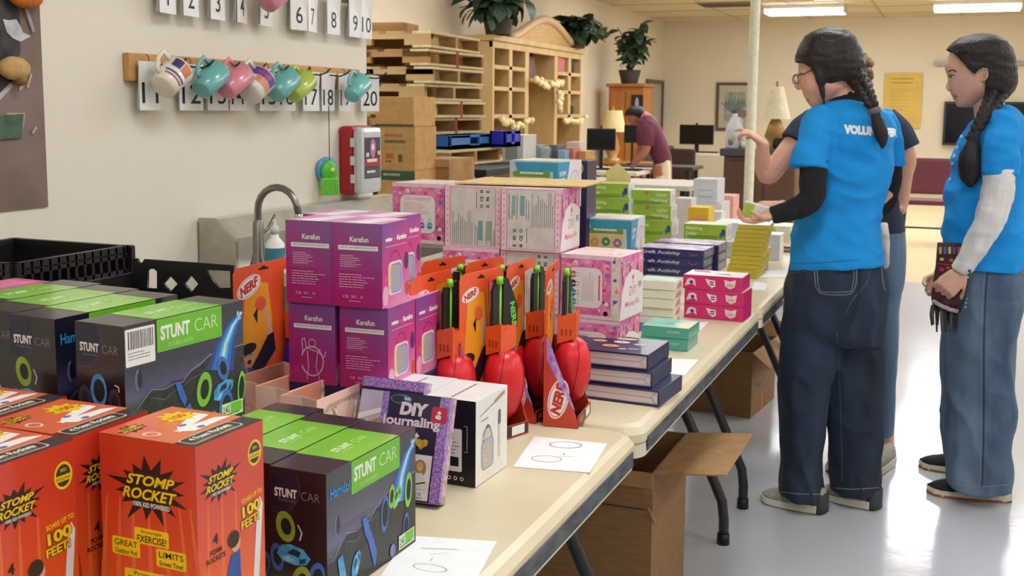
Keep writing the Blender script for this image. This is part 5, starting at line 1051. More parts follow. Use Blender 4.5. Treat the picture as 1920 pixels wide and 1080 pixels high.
    mb.build('fin_slot', e); return e
GF = 'foam football toys on orange cards'
n5 = football(); zc = TZ+CH
def at_card(e, px, py, rz, lab, dz=0):
    A = at_z(px, py, zc); e.location = (A.x, A.y, TZ+.001); e.rotation_euler = (0,0,D2R(rz)); return setp(e, lab, 'toy', GF)
b5 = at_z(1020,799,TZ); at_card(n5, 1021, 497, 96, 'foam football toy on orange card, rightmost and nearest the table edge'); n5.location = (b5.x, b5.y, TZ+.001)
n4 = dup(n5); b4 = at_z(948,786,TZ); at_card(n4, 954, 500, 82, 'foam football toy second from the right, behind the nearest one', 0); n4.location = (b4.x, b4.y, TZ+.001)
n3 = dup(n5); at_card(n3, 862, 513, 70, 'foam football toy third from the right, card turned to the viewer, behind the white boxes')
n2 = dup(n5); at_card(n2, 770, 519, 76, 'foam football toy partly hidden right of the purple boxes')
n1 = dup(n5); at_card(n1, 789, 489, 66, 'foam football toy at the back left, only the top of its card in view')
n1b = dup(n5); at_card(n1b, 873, 491, 72, 'foam football toy at the back, card top between two nearer cards')
n0 = football(True, .2, .18, .165); at_card(n0, 437, 502, 87, 'foam football toy with a blue ball left of the purple boxes, thrower on its card')
# ================================================================ white speaker boxes
PWH = mat((238,236,232), .35, .02, coat=.15); LB = mat((200,208,226), .4)
def white_box(full=True):
    e = empty('speaker_box'); w, d, h = .132, .1, .15; MB().box(0,w,0,d,0,h,PWH,.001).build('carton_body', e)
    q = faceR(w,d,h); q.ring(w*.36,h*.36,w*.17,h*.3,.86,mat((96,98,104),.4),a0=0,a1=180); q.rrect(w*.17,h*.14,w*.55,h*.5,.012,mat((120,124,136),.4)); q.rrect(w*.185,h*.15,w*.535,h*.49,.011,mat((160,186,226),.4)); q.rrect(w*.2,h*.16,w*.51,h*.47,.01,mat((214,200,180),.4,.2,300)); q.lines(w*.2,h*.5,w*.5,h*.62,5,mat((216,200,176),.4),2,.5,minw=.9)
    q.rrect(w*.7,h*.18,w*.765,h*.62,.003,mat((226,206,184),.4)); q.rrect(w*.69,h*.58,w*.78,h*.76,.005,mat((96,108,104),.4)); q.poly([(w*.56,h*.86),(w*.9,h*.92),(w*.9,h*.96),(w*.56,h*.9)],mat((206,140,96),.4)); q.line([(w*.12,h*.8),(w*.56,h*.875)],.0012,mat((90,90,92),.4)); q.lines(w*.15,h*.71,w*.4,h*.75,1,mat((160,160,160),.5),3); q.build('printed_panel', e)
    q = faceL(w,d,h); q.rect(0,0,d,h,mat((12,12,14),.35)); q.rrect(d*.3,h*.16,d*.74,h*.66,.003,WHITE); q.lines(d*.34,h*.3,d*.7,h*.6,7,mat((150,150,150),.5),2,.3); q.rect(d*.52,h*.22,d*.68,h*.33,BLACK); q.line([(d*.78,h*.7),(d*.84,h*.7),(d*.84,h*.4),(d*.78,h*.4)],.0008,WHITE)
    for k in range(3): q.ring(d*(.5+.12*k),h*.08,.0035,.0035,.6,WHITE)
    q.build('printed_panel', e); q = faceT(w,d,h); q.line([(w*.08,d*.5),(w*.86,d*.5)],.002,mat((196,192,192),.5)); q.lines(w*.1,d*.46,w*.86,d*.54,1,mat((130,126,128),.5),4,.5,minw=1); q.build('printed_panel', e); return e
wb = white_box(); A = at_z(891.5,916,TZ); at_rz(wb, A, 88, TZ+.001, 'white boxed speaker set nearest the table edge, picture of a speaker on its side', 'white speaker boxes')
w2b = dup(wb, label='white boxed speaker set beside the first, behind the journaling kit', group='white speaker boxes'); w2b.location = A+shift(88,.004,.102)+Vector((0,0,.001))
# ================================================================ journaling kits leaning
GLIT = mat((128,70,170), .3, .5, 260, rgb2=(206,170,226)); DPUR = mat((48,30,66), .35, .1, 20, coat=.2)
def kit(main=True):
    e = empty('journaling_kit'); w, t, h = .122, .026, .172
    g = empty('kit_box'); bpy.data.objects.remove(g)
    mb = MB(); body = mb.box(0,w,0,t,0,h,GLIT if main else mat((214,200,226),.4,.1,20),.0015); b = mb.build('carton_body', e)
    q = Print((0,0,0),(1,0,0),(0,0,1))
    if main:
        q.rect(0,0,w,h,GLIT); q.rect(w*.1,h*.0+.001,w*.86,h,DPUR); q.oval(w*.28,h*.94,w*.16,h*.045,mat((60,140,170),.35)); q.oval(w*.24,h*.94,w*.1,h*.035,mat((60,50,50),.35)); q.text('kids', w*.33,h*.935,h=h*.03,m=WHITE,bold=.02)
        q.otext('DIY',w*.49,h*.855,h=h*.125,w=w*.42,m=mat((246,222,236),.35),om=mat((28,16,44),.4),bold=.06,ob=.05,shear=.1,align='c'); q.otext('Journaling',w*.46,h*.725,h=h*.12,w=w*.88,m=mat((246,222,236),.35),om=mat((28,16,44),.4),bold=.035,ob=.03,align='c'); q.otext('Kit',w*.5,h*.6,h=h*.11,w=w*.22,m=mat((246,222,236),.35),om=mat((28,16,44),.4),bold=.05,ob=.04,align='c')
        q.rrect(w*.75,h*.75,w*.98,h*.9,.005,mat((206,44,70),.35)); q.text('8+',w*.86,h*.825,h=h*.06,m=WHITE,bold=.05,align='c',rot=1.4)
        gy = mat((220,180,60),.4,.3,200); q.oval(w*.62,h*.55,w*.055,h*.035,gy,-.6); q.oval(w*.7,h*.55,w*.055,h*.035,gy,.6); q.poly([(w*.57,h*.545),(w*.75,h*.545),(w*.655,h*.485)],gy)
        q.rect(w*.3,h*.02,w*.84,h*.44,mat((246,236,240),.4)); sk = SKIN
        for a, b_, hc in ((.38,.34,(60,36,24)),(.52,.37,(80,48,32)),(.68,.33,(176,130,80))): q.oval(w*a,h*(b_-.02),w*.09,h*.085,mat(hc,.5)); q.oval(w*a,h*b_,w*.05,h*.045,sk); q.line([(w*(a-.02),h*(b_-.018)),(w*(a+.02),h*(b_-.018))],.0008,WHITE); q.poly([(w*(a-.1),h*(b_-.15)),(w*(a+.1),h*(b_-.15)),(w*(a+.05),h*(b_-.06)),(w*(a-.05),h*(b_-.06))],mat((226,226,230),.5))
        q.rect(w*.3,h*.12,w*.84,h*.19,mat((240,226,226),.4)); q.line([(w*.52,h*.14),(w*.78,h*.19)],.002,BLACK); q.text('DAY',w*.42,h*.075,h=h*.028,m=mat((90,100,150),.4),align='c'); q.text('EVE',w*.7,h*.075,h=h*.028,m=mat((90,100,150),.4),align='c'); q.lines(w*.32,h*.025,w*.8,h*.05,1,mat((150,130,170),.4),3,.4)
    else:
        q.rect(0,h*.9,w,h,GLIT); q.rect(0,h*.87,w,h*.9,DPUR); q.poly([(0,h*.5),(w,h*.8),(w,h*.7),(0,h*.4)],mat((214,190,80),.4,.3,200)); q.poly([(0,h*.3),(w,h*.6),(w,h*.5),(0,h*.2)],mat((180,150,206),.4)); q.poly([(0,h*.62),(w,h*.86),(w,h*.82),(0,h*.56)],WHITE)
    p = q.build('printed_panel', e); q = Print((w,0,0),(0,1,0),(0,0,1)); q.rect(0,0,t,h,GLIT); q.rect(0,0,t,h*.0+.004,DPUR); q.poly([(t*.35,0),(t,0),(t,h),(t*.6,h)],mat((230,196,200),.4,.3,120)); s_ = q.build('printed_panel', e)
    q = Print((0,t,0),(1,0,0),(0,-1,0)); q.n = Vector((0,0,-1)); q.rect(0,0,w,t,DPUR); u_ = q.build('printed_panel', e)
    tilt = D2R(-17)
    for o in (b, p, s_, u_): o.location = (0, 0, 0); o.rotation_euler = (tilt, 0, 0)
    # the back bottom edge carries it
    dz = -(t*math.sin(tilt)); 
    for o in (b, p, s_, u_): o.location = (0, 0, dz)
    return e
j1 = kit(True); G0 = at_z(833,948,TZ); j1.rotation_euler = (0,0,D2R(1)); j1.location = (G0.x-.122, G0.y-.026, TZ+.001); setp(j1, 'purple glitter journaling kit box leaning against the white speaker boxes', 'box')
j2 = kit(False); j2.location = (G0.x-.122-.085, G0.y+.055, TZ+.001); j2.rotation_euler = (0,0,D2R(-2)); setp(j2, 'marbled pastel journaling kit box leaning behind the pink bags', 'box')
# ================================================================ pink paper bags
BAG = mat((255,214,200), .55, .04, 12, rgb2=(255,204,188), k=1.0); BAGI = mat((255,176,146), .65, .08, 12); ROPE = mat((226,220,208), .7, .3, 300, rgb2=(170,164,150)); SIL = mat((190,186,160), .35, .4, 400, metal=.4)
def bag(full=True):
    e = empty('paper_gift_bag'); w, d, h = .17, .075, .15; t = .0012
    for nm_, poly in (('front_wall', [(0,0),(w,0),(w,0+t),(0,t)]), ('back_wall', [(0,d-t),(w,d-t),(w,d),(0,d)])): MB().prism(poly,'z',0,h,BAG).build(nm_, e)
    for nm_, x, s in (('gusset', 0, 1), ('gusset', w, -1)): MB().prism([(x,0),(x+s*.012,d/2),(x,d),(x+s*t,d),(x+s*(.012+t),d/2),(x+s*t,0)],'z',0,h,BAG).build(nm_, e)
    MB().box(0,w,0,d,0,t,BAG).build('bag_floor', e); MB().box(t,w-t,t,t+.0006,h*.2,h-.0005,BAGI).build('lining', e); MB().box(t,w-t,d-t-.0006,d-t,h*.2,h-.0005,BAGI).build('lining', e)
    for yy in (-.002, d-.004):
        pts = [(w*.5-.035+.07*k/8, yy-.006*math.sin(PI*k/8), h*.78-.055*math.sin(PI*k/8)+.006) for k in range(9)]; MB().tube(pts, .0024, ROPE, 8).build('handle', e)
    q = Print((0,0,0),(1,0,0),(0,0,1),dl=.00004)
    rr = random.Random(3); q.line([(.012,h*.35),(.02,h*.8),(.035,h*.88),(w-.012,h*.9)],.006,mat((226,196,168),.5))
    for k in range(60): t_ = rr.random(); x = .012+t_*(w-.024); q.oval(x, h*(.83+.07*t_)+rr.uniform(-.004,.004), .0016,.0008,SIL,rot=rr.uniform(0,3),n=6,up=0)
    q.k += 1; q.build('printed_trim', e); q = Print((0,d,0),(0,-1,0),(0,0,1)); hp = mat((222,150,140),.6); cx = d*.6; q.ring(cx-.006,h*.7,.008,.008,.85,hp,a0=20,a1=200); q.ring(cx+.006,h*.7,.008,.008,.85,hp,a0=-20,a1=160); q.line([(cx-.013,h*.69),(cx,h*.58),(cx+.013,h*.69)],.0012,hp); q.build('printed_heart', e); return e
g1 = bag(); zbt = TZ+.19
A = at_z(594,750,TZ+.152); g1.location = (A.x, A.y, TZ+.001); g1.rotation_euler = (0,0,D2R(87)); setp(g1, 'pink paper gift bag with a silver trim and rope handle, right one', 'bag', 'pink paper bags')
g2 = dup(g1, label='pink paper gift bag in the middle, behind the trimmed one', group='pink paper bags'); g2.location = Vector(g1.location)+shift(87,.03,.078); g2.rotation_euler = (0,0,D2R(84))
g3 = dup(g1, label='pink paper gift bag on the left beside the black toy car box', group='pink paper bags'); g3.location = Vector(g1.location)+shift(87,.045,.152); g3.rotation_euler = (0,0,D2R(86))
# ================================================================ navy craft books on the second table
PAGE = mat((226,214,216), .5, .06, 8); BKN = mat((32,34,80), .35, .1, 30, coat=.15); BKD = mat((16,15,26), .4)
def craft_book():
    e = empty('craft_box'); w, d, h = .17, .235, .036
    MB().box(0,w,0,d,0,.004,BKN,.001).build('bottom_cover', e); MB().box(0,w,0,d,h-.004,h,BKN,.001).build('top_cover', e); MB().box(.004,w-.004,.004,d-.001,.004,h-.004,PAGE,.0008).build('tray', e)
    MB().box(.002,w,0,.004,.004,h-.004,BKN).build('spine', e); q = Print((.0035,d,0),(0,-1,0),(0,0,1)); q.line([(.01,h*.5),(d-.02,h*.5)],.0009,mat((120,108,112),.5)); q.line([(d-.02,h*.5),(d-.008,h*.16)],.0009,mat((120,108,112),.5)); q.line([(d-.02,h*.5),(d-.008,h*.84)],.0009,mat((120,108,112),.5)); q.build('fold_line', e); return e
A = at_z(1257,767,TZ); A.x = min(A.x, XE-.004); cb1 = craft_book(); at_rz(cb1, A+shift(86,0,.004), 86, TZ+.001, 'navy craft set box at the bottom of the stack of three near the table edge', 'navy craft set boxes')
cb2 = dup(cb1, label='navy craft set box in the middle of the stack of three', group='navy craft set boxes'); cb2.location = Vector(cb1.location)+shift(88,.012,.02)+Vector((0,0,.0365)); cb2.rotation_euler = (0,0,D2R(89))
cb3 = dup(cb1, label='navy craft set box on top of the stack of three, fruit cartoons on its lid', group='navy craft set boxes'); cb3.location = Vector(cb1.location)+shift(88,.018,.032)+Vector((0,0,.073)); cb3.rotation_euler = (0,0,D2R(88))
q = Print((0,0,.036),(1,0,0),(0,1,0)); w, d = .17, .235; q.line([(w*.86,d*.3),(w*.8,d*.8)],.016,mat((240,160,180),.4)); q.line([(w*.86,d*.32),(w*.83,d*.55)],.016,mat((240,220,150),.4)); q.line([(w*.84,d*.5),(w*.82,d*.62)],.016,mat((110,140,210),.4))
for a, b, c, s in ((.35,.45,(236,160,80),.016),(.6,.62,(240,200,130),.013),(.4,.9,(236,170,70),.013),(.62,.4,(226,226,236),.015),(.55,.2,(190,200,220),.012),(.25,.2,(150,160,200),.01),(.2,.3,(210,214,226),.007),(.3,.7,(210,210,226),.006)): q.oval(w*a,d*b,s*.8,s*1.3,mat(c,.4)); q.oval(w*a,d*b,s*.3,s*.4,mat(tuple(v*.7 for v in c),.4))
q.build('printed_panel', cb3)
def flatbox(nm, w, d, h, body, fr=None, fl=None, ft=None):
    e = empty(nm); MB().box(0,w,0,d,0,h,body,.001).build('carton_body', e)
    for fn, q in ((fr, faceR(w,d,h)), (fl, faceL(w,d,h)), (ft, faceT(w,d,h))):
        if fn: fn(q, w, d, h); q.build('printed_panel', e)
    return e
def stack(proto, A, rz, n, h, labs, grp, jit=.006, seed=1):
    rr = random.Random(seed); out = []
    for k in range(n):
        c = proto if k == 0 else dup(proto); j = shift(rz, rr.uniform(-jit,jit), rr.uniform(-jit,jit))
        c.location = (A.x+j.x, A.y+j.y, TZ+.001+k*(h+.0008)); c.rotation_euler = (0,0,D2R(rz+rr.uniform(-2,2))); setp(c, labs[k], 'box', grp); out.append(c)
    return out
# teal pair
TEALB = mat((74,166,142), .35, .05, coat=.2)
tb = flatbox('teal_game_box', .125, .13, .03, TEALB, lambda q,w,d,h: [q.poly([(w*(.1+.2*k),h*.1),(w*(.18+.2*k),h*.8),(w*(.26+.2*k),h*.1)], mat((160,214,190),.4), up=0) for k in range(4)],
    lambda q,w,d,h: q.text('STORY', d*.55,h*.45,h=h*.25,w=d*.28,m=mat((190,230,214),.4),bold=.01), lambda q,w,d,h: (q.rect(.001,.001,w-.001,d-.001,mat((150,220,206),.3,.1,10)), q.poly([(0,0),(w*.9,0),(w*.5,d*.4),(w*.1,d*.3)],mat((236,220,180),.35)), q.poly([(w*.2,d*.5),(w*.6,d*.4),(w*.5,d*.6)],mat((100,190,180),.35))))
stack(tb, at_z(1290,660,TZ), 89, 2, .031, ['teal game box, lower one of the pair on the second table', 'teal game box, upper one of the pair, pale patterned lid'], 'teal game boxes', .002)
# magenta trio
MAG = mat((214,30,110), .35, .05, coat=.2)
def magf(q, w, d, h):
    for a, pts in ((.13,[(-.1,-.3),(-.06,.2),(0,.3),(.07,.2),(.09,-.3),(.03,-.1)]),(.46,[(-.09,.3),(.02,.2),(.08,.2),(.09,-.2),(.03,-.35),(-.04,-.1)]),(.79,[(-.1,.3),(0,.2),(.1,.32),(.08,-.2),(0,-.35),(-.08,-.15)])): q.poly([((a+x)*d, h*(.5+y)) for x, y in pts], mat((244,214,224),.4), up=0)
    q.k += 1; q.oval(d*.14,h*.5,d*.03,h*.12,mat((60,50,60),.4)); q.rect(d*.45,h*.52,d*.52,h*.6,BLACK); q.rect(d*.45,h*.36,d*.52,h*.44,BLACK); q.oval(d*.79,h*.42,d*.06,h*.12,mat((220,190,150),.4))
mg = flatbox('magenta_kit_box', .12, .185, .044, MAG, None, magf, lambda q,w,d,h: (q.rect(.003,.003,w-.003,d-.003,mat((244,226,230),.3,.1,14,rgb2=(246,240,220))), q.poly([(w*.3,d*.2),(w*.5,d*.3),(w*.45,d*.55),(w*.35,d*.4)],BLACK), q.poly([(w*.6,d*.6),(w*.9,d*.7),(w*.9,d*.95),(w*.6,d*.9)],mat((214,60,130),.4))))
stack(mg, at_z(1391,604,TZ), 88, 3, .0445, ['magenta kit box at the bottom of the stack of three', 'magenta kit box in the middle of the stack of three', 'magenta kit box on top of the stack of three, pale lid'], 'magenta kit boxes', .004, 4)
# white stack
def cream(): return flatbox('cream_box', .1, .115, .026, mat((234,230,206),.5,.03), lambda q,w,d,h: q.poly([(w*.2,h*.1),(w*.9,h*.1),(w*.8,h*.8),(w*.4,h*.6)],mat((210,150,160),.4)), None, lambda q,w,d,h: q.rect(.004,.004,w-.004,d-.004,mat((206,232,216),.4,.1,20)))
stack(cream(), at_z(1262,614,TZ), 89, 5, .0265, ['cream boxed set at the very bottom of the stack of five behind the pink box','cream boxed set second from the bottom of the stack of five','cream boxed set in the middle of the stack of five','cream boxed set second from the top of the stack of five','cream boxed set on top of the stack of five, mint lid'], 'cream boxed sets', .003, 5)
MB().box(0,.1,0,.2,0,.006,mat((70,74,140),.4),.001).build('thin_book', loc=(at_z(1200,622,TZ).x-.1, at_z(1200,622,TZ).y, TZ+.001), label='thin blue book lying between the pink box and the cream stack', cat='book')
# navy activity boxes
def actL(q, w, d, h): q.text('Craft Activity', d*.36, h*.5, h=h*.5, w=d*.6, m=mat((214,216,230),.4), bold=.03, align='c'); q.line([(d*.78,h*.6),(d*.84,h*.35),(d*.92,h*.55)],.0022,mat((230,110,130),.4))
def actT(q, w, d, h): q.rect(.002,.002,w-.002,d-.002,mat((96,90,150),.25,.3,14,rgb2=(214,180,206)))
act = flatbox('activity_box', .17, .27, .034, mat((42,46,110),.35,.05,coat=.2), lambda q,w,d,h: q.rect(w*.1,h*.15,w*.9,h*.85,mat((176,180,206),.4,.3,60)), actL, actT)
A = at_z(1318,521,TZ); st_ = stack(act, A+shift(89,0,.0), 89, 3, .0345, ['dark blue activity box at the bottom, behind the magenta boxes','dark blue activity box in the middle of its stack of three','dark blue activity box on top of its stack of three'], 'dark blue activity boxes', .003, 7)
c = dup(act, label='dark blue activity box behind the stack of three, towards the yellow books', group='dark blue activity boxes'); c.location = (A.x+.02, A.y+.19, TZ+.001+.035*2+.002)
for k in range(2):
    c2_ = dup(act, label=['dark blue activity box at the bottom of the rear stack','dark blue activity box second in the rear stack'][k], group='dark blue activity boxes'); c2_.location = (A.x+.02, A.y+.19, TZ+.001+.035*k)
# green letter boxes
GRNB = mat((150,190,44), .4, .08, 12, rgb2=(170,204,66)); GW = .2
def greenf(flip):
    def f(q, w, h):
        q.rect(0,0,w,h,GRNB); q.rect(w*.1,h*.06,w*.8,h*.3,mat((128,170,40),.4)); tx = mat((236,246,206),.4)
        if not flip: q.text('Matching', w*.06, h*.6, h=h*.24, w=w*.38, m=tx, bold=.03); q.text('Letter', w*.06, h*.28, h=h*.24, w=w*.26, m=tx, bold=.03); q.oval(w*.93,h*.5,w*.05,h*.25,mat((60,70,140),.4)); q.oval(w*.87,h*.3,w*.03,h*.2,mat((80,110,170),.4))
        else: q.text('Letter', w*.66, h*.62, h=h*.22, w=w*.26, m=tx, bold=.03); q.text('Matching', w*.52, h*.2, h=h*.26, w=w*.42, m=tx, bold=.03); q.oval(w*.42,h*.84,w*.05,h*.12,mat((214,110,90),.4))
        q.rect(w*.5,h*.0,w*1.0,h*.03,tx)
    return f
def green_box(flip=False):
    e = empty('letter_box'); w, d, h = .19, .14, .068; MB().box(0,w,0,d,0,h,mat((226,224,214),.5,.05),.001).build('carton_body', e)
    q = fprint(); greenf(flip)(q, w, h); q.build('printed_panel', e); q = Print((w,0,0),(0,1,0),(0,0,1)); q.rect(.001,.001,d-.001,h-.001,mat((222,218,216),.5)); q.lines(d*.15,h*.2,d*.85,h*.8,4,mat((170,166,176),.5),3,.4,True); q.build('printed_panel', e)
    q = Print((0,0,h),(1,0,0),(0,1,0)); q.rect(.001,.001,w-.001,d-.001,mat((214,226,170),.3,.1,10)); q.build('printed_panel', e); return e
ga = green_box(False); gb = green_box(True); GG = 'green letter matching boxes'
def place_g(px, py, Y, flip, lab, first=[True,True], dz=0, rz=2):
    src = gb if flip else ga; k = 1 if flip else 0; e = src if first[k] else dup(src); first[k] = False
    p = at_y(px, py, Y); e.location = (p.x, Y, p.z+dz); e.rotation_euler = (0,0,D2R(rz)); return setp(e, lab, 'box', GG)
def gstack(px, pyb, Y, n, flips, labs, z0):
    p = at_y(px, pyb, Y)
    for k in range(n): e = place_g(px, pyb, Y, flips[k], labs[k], rz=(k*37 % 7)-2); e.location = (p.x+.006*((k*5) % 3-1), Y, z0+k*.0695)
# right green stack: top at px y 354
pt = at_y(1182, 354, 5.0).z; n = 4; z0 = TZ+.001; nst = int((pt-TZ)/.0695)
gstack(1182, 380, 5.0, 4, [False, False, True, True], ['green letter box at the bottom of the taller right pile','green letter box second from the bottom of the right pile','green letter box third up in the right pile, lettering at its right','green letter box on top of the right pile behind the teal kit'], z0)
pz = at_y(1104, 327, 4.95).z
gstack(1104, 380, 4.92, 4, [False, True, False, False], ['green letter box at the bottom of the left pile, hidden','green letter box second from the bottom of the left pile','green letter box under the top one of the left pile','green letter box on top of the left pile, nearest the pink boxes'], z0+.03)
MB().box(-.03,.24,-.02,.17,0,.029,mat((120,36,60),.5),.001).build('maroon_board', loc=(at_y(1104,380,4.92).x, 4.92, TZ+.001), label='flat maroon box under the left green pile', cat='box')
p = at_y(1265, 456, 4.75); e = dup(ga, label='green letter box lying on the dark blue boxes, left of the yellow books', group=GG); e.location = (p.x, 4.92, TZ+.073); e.rotation_euler = (0,0,0)
MB().box(0,.26,0,.2,0,.07,mat((206,200,186),.5),.002).build('plain_carton', loc=(p.x-.02, 4.9, TZ+.001), label='plain pale carton carrying a green letter box', cat='box')
# teal kit boxes
def tealkit():
    e = empty('learning_kit_box'); w, d, h = .20, .19, .17; MB().box(0,w,0,d,0,h,mat((206,226,232),.4,.03),.001).build('carton_body', e); T1 = mat((62,160,196),.35,.05); K = mat((224,202,150),.45)
    q = faceL(w,d,h); q.rect(0,0,d,h,mat((196,214,220),.4)); q.poly([(d*.1,h*.97),(d,h*.97),(d,h*.1),(d*.93,h*.16),(d*.9,h*.78),(d*.16,h*.78)],T1); q.rrect(d*.08,h*.04,d*.84,h*.74,.008,K); q.rrect(d*.07,h*.66,d*.84,h*.78,.006,mat((120,158,70),.4)); q.lines(d*.22,h*.7,d*.7,h*.75,1,WHITE,2,.8,minw=1)
    for a, b, c in ((.24,.46,(220,170,60)),(.48,.48,(70,140,60)),(.72,.46,(150,120,170)),(.24,.22,(70,140,190)),(.5,.16,(226,140,60)),(.74,.2,(200,90,90))): q.oval(d*a,h*b,d*.09,h*.1,mat(c,.45)); q.oval(d*a,h*b,d*.03,h*.04,K)
    q.build('printed_panel', e); q = faceR(w,d,h); q.rect(0,0,w,h,mat((236,232,236),.35)); q.poly([(0,0),(0,h*.98),(w*.5,h*.98),(w*.36,h*.5),(w*.28,h*.1)],T1); q.text('STEM', w*.2,h*.74,h=h*.09,w=w*.26,m=WHITE,bold=.03,align='c',rot=.1); q.text('KIT', w*.18,h*.6,h=h*.09,w=w*.2,m=WHITE,bold=.03,align='c',rot=.1)
    q.ring(w*.72,h*.5,w*.2,h*.3,.9,mat((230,170,190),.4),a0=0,a1=180); q.poly([(w*.62,h*.1),(w*.74,h*.72),(w*.86,h*.1)],mat((232,200,120),.4)); q.poly([(w*.3,0),(w*.36,h*.36),(w*.5,h*.26),(w*.55,0)],mat((70,80,120),.4)); q.build('printed_panel', e)
    q = faceT(w,d,h); q.rect(.001,.001,w-.001,d-.001,mat((226,230,214),.3,.2,10,rgb2=(230,190,180))); q.build('printed_panel', e); return e
tk = tealkit(); A = at_z(1184,412,.97); setp(tk, 'teal and white learning kit box standing behind the pink boxes', 'box'); tk.location = (A.x, A.y, .80); tk.rotation_euler = (0,0,D2R(90))
MB().box(0,.24,-.0,.24,0,.058,mat((60,60,66),.5),.002).build('dark_carton', loc=(A.x-.22, A.y-.01, TZ+.001), label='dark flat carton under the teal learning kit box', cat='box')
tk2 = dup(tk, label='second teal learning kit box left of the other, a corner in view'); tk2.location = (A.x-.23, A.y+.06, .80)
MB().box(0,.24,0,.24,0,.058,mat((60,60,66),.5),.002).build('dark_carton', loc=(A.x-.47, A.y+.05, TZ+.001), label='dark flat carton under the second teal learning kit box', cat='box')
# high pile behind the makeup boxes: tan board, teal kit, navy-yellow box
AT = Vector(mba.location); 
_brd = [at_z(*p, TZ+3*MH+.006) for p in ((822,338),(872,320),(1100,337),(945,338))]
MB().box(-.0,.33,0,.24,0,.004,mat((222,190,128),.7,.1),.001).build('card_board', loc=(AM.x-.29, AM.y+.03, TZ+3*MH+.006), label='tan flat card sheet lying on top of the pink makeup boxes', cat='card').rotation_euler = (0,0,D2R(4))
def back_pile(px0, px1, yt, Y, h, lab, kind):
    pass
t3 = dup(tk, label='tall teal learning kit box on a pile behind the makeup boxes'); p = at_y(1046, 336, 3.7); t3.location = (p.x, 3.7, 1.02); t3.rotation_euler = (0,0,D2R(84))
tp = at_y(1046, 303, 3.7).z; t3.location.z = tp-.17
MB().box(0,.24,0,.24,0,tp-.17-TZ-.002,mat((150,126,96),.7),.003).build('plain_carton', loc=(p.x-.24, 3.7, TZ+.001), label='plain carton under the tall teal learning kit box', cat='box')
e, wd, hh = fbox('science_kit_box', 'navy box with a yellow ring logo behind the right pink makeup box', 'box', 1058, 1101, 301, 345, 4.05, .12, mat((40,30,76),.35), z0=TZ+.001)
q = fprint(); q.ring(wd*.55,hh-.03,wd*.28,.028,.8,mat((226,196,60),.4)); q.rect(0,hh-.12,wd*.1,hh-.05,mat((220,196,40),.4))
for k in range(5): q.line([(wd*(.1+.1*k),hh-.12),(wd*(.3+.1*k),hh-.06)],.0012,mat((150,150,190),.4))
q.build('printed_panel', e)
e = empty('blank_card', at_y(1100,338,4.8), 0, 'cream pentagon-topped card standing behind the left green pile', 'card'); e.location.z = TZ+.001; th_ = at_y(1112,311,4.8).z-TZ
MB().prism([(0,0),(.12,0),(.12,th_*.86),(.055,th_),(0,th_*.9)],'y',.3,.304,mat((240,220,150),.6)).build('sheet', e)
# yellow books
YB = mat((222,196,24), .45, .08, 20, rgb2=(206,176,16))
pb = at_z(1372,519,TZ); s = dep(pb)/F; n = 12; hb_ = .0168
for k in range(n):
    e = empty('workbook', (0,0,0)); t = k/(n-1)
    MB().box(0,.12,0,.2,0,.0012,YB).build('cover', e); MB().box(.001,.118,.001,.199,.0012,hb_-.0012,mat((226,202,70),.6,.1,200,stretch=(1,1,8))).build('page_block', e); MB().box(0,.12,0,.2,hb_-.0012,hb_,YB if k < n-1 else mat((224,236,240),.4)).build('cover', e)
    xr1 = at_z(1421,519,TZ).x; xr2 = at_y(1440,445,4.32).x; w_k = .13 if k > 5 else .105
    e.location = (xr1+(xr2-xr1)*t-(.12 if k > 5 else .115), 4.32+.002*k, TZ+.001+k*(hb_+.0004)); e.rotation_euler = (0,0,D2R(3 if k > 5 else -1))
    setp(e, 'yellow workbook %s' % (['at the very bottom of the twisted stack','second from the bottom of the twisted stack','third from the bottom of the twisted stack','fourth from the bottom of the twisted stack','fifth from the bottom of the twisted stack','just below the twist of the stack','just above the twist of the stack','second above the twist of the stack','third above the twist of the stack','third from the top of the stack','second from the top of the stack','on top of the stack with a pale cover'][k]), 'book', 'yellow workbooks')
# more boxes on the third and fourth tables
def simple(lab, xl, xr, yt, yb, Y, dp, c, cat='box', nm='product_box', pr_=None, z0=TZ+.001):
    e, wd, hh = fbox(nm, lab, cat, xl, xr, yt, yb, Y, dp, mat(c,.45,.05,20), z0=z0, bev=.001)
    if pr_:
        q = fprint()
        for (a,b,c2,d2,cc) in pr_: q.rect(wd*a,hh*b,wd*c2,hh*d2,mat(cc,.45))
        q.build('printed_panel', e)
    return e
simple('yellow and green kit box between green pile and white cube', 1290, 1328, 389, 437, 5.35, .14, (232,190,30), pr_=[(.08,0,.9,.32,(70,120,50)),(.12,.6,.85,.72,(230,150,130))])
simple('white cube-shaped box on a pile in front of the dark cabinet', 1300, 1345, 336, 380, 5.9, .2, (208,210,216), pr_=[(.2,.2,.8,.3,(180,182,190)),(.2,.5,.8,.55,(180,182,190))], z0=None)
simple('low white carton carrying the white cube-shaped box', 1292, 1352, 381, 440, 5.88, .24, (214,212,214))
simple('small white box right of the yellow kit box', 1327, 1352, 397, 425, 5.6, .12, (222,224,228), pr_=[(.15,.2,.85,.3,(160,170,160))])
simple('pink patterned box right of the white cube', 1346, 1375, 367, 400, 6.2, .18, (236,170,160), pr_=[(.1,.0,.5,.7,(230,214,206))])
simple('crumpled white packet left of the white cube', 1266, 1296, 372, 395, 5.55, .12, (222,214,214))
simple('pale flat packet lying behind the yellow workbooks', 1338, 1410, 418, 440, 5.1, .2, (226,232,238))
simple('patterned packet pile at the far end beside the volunteer', 1436, 1482, 424, 448, 5.5, .15, (214,214,180), pr_=[(.1,.3,.4,.9,(180,196,110)),(.5,.5,.8,1,(236,206,190)),(.3,.1,.6,.4,(220,180,120))])
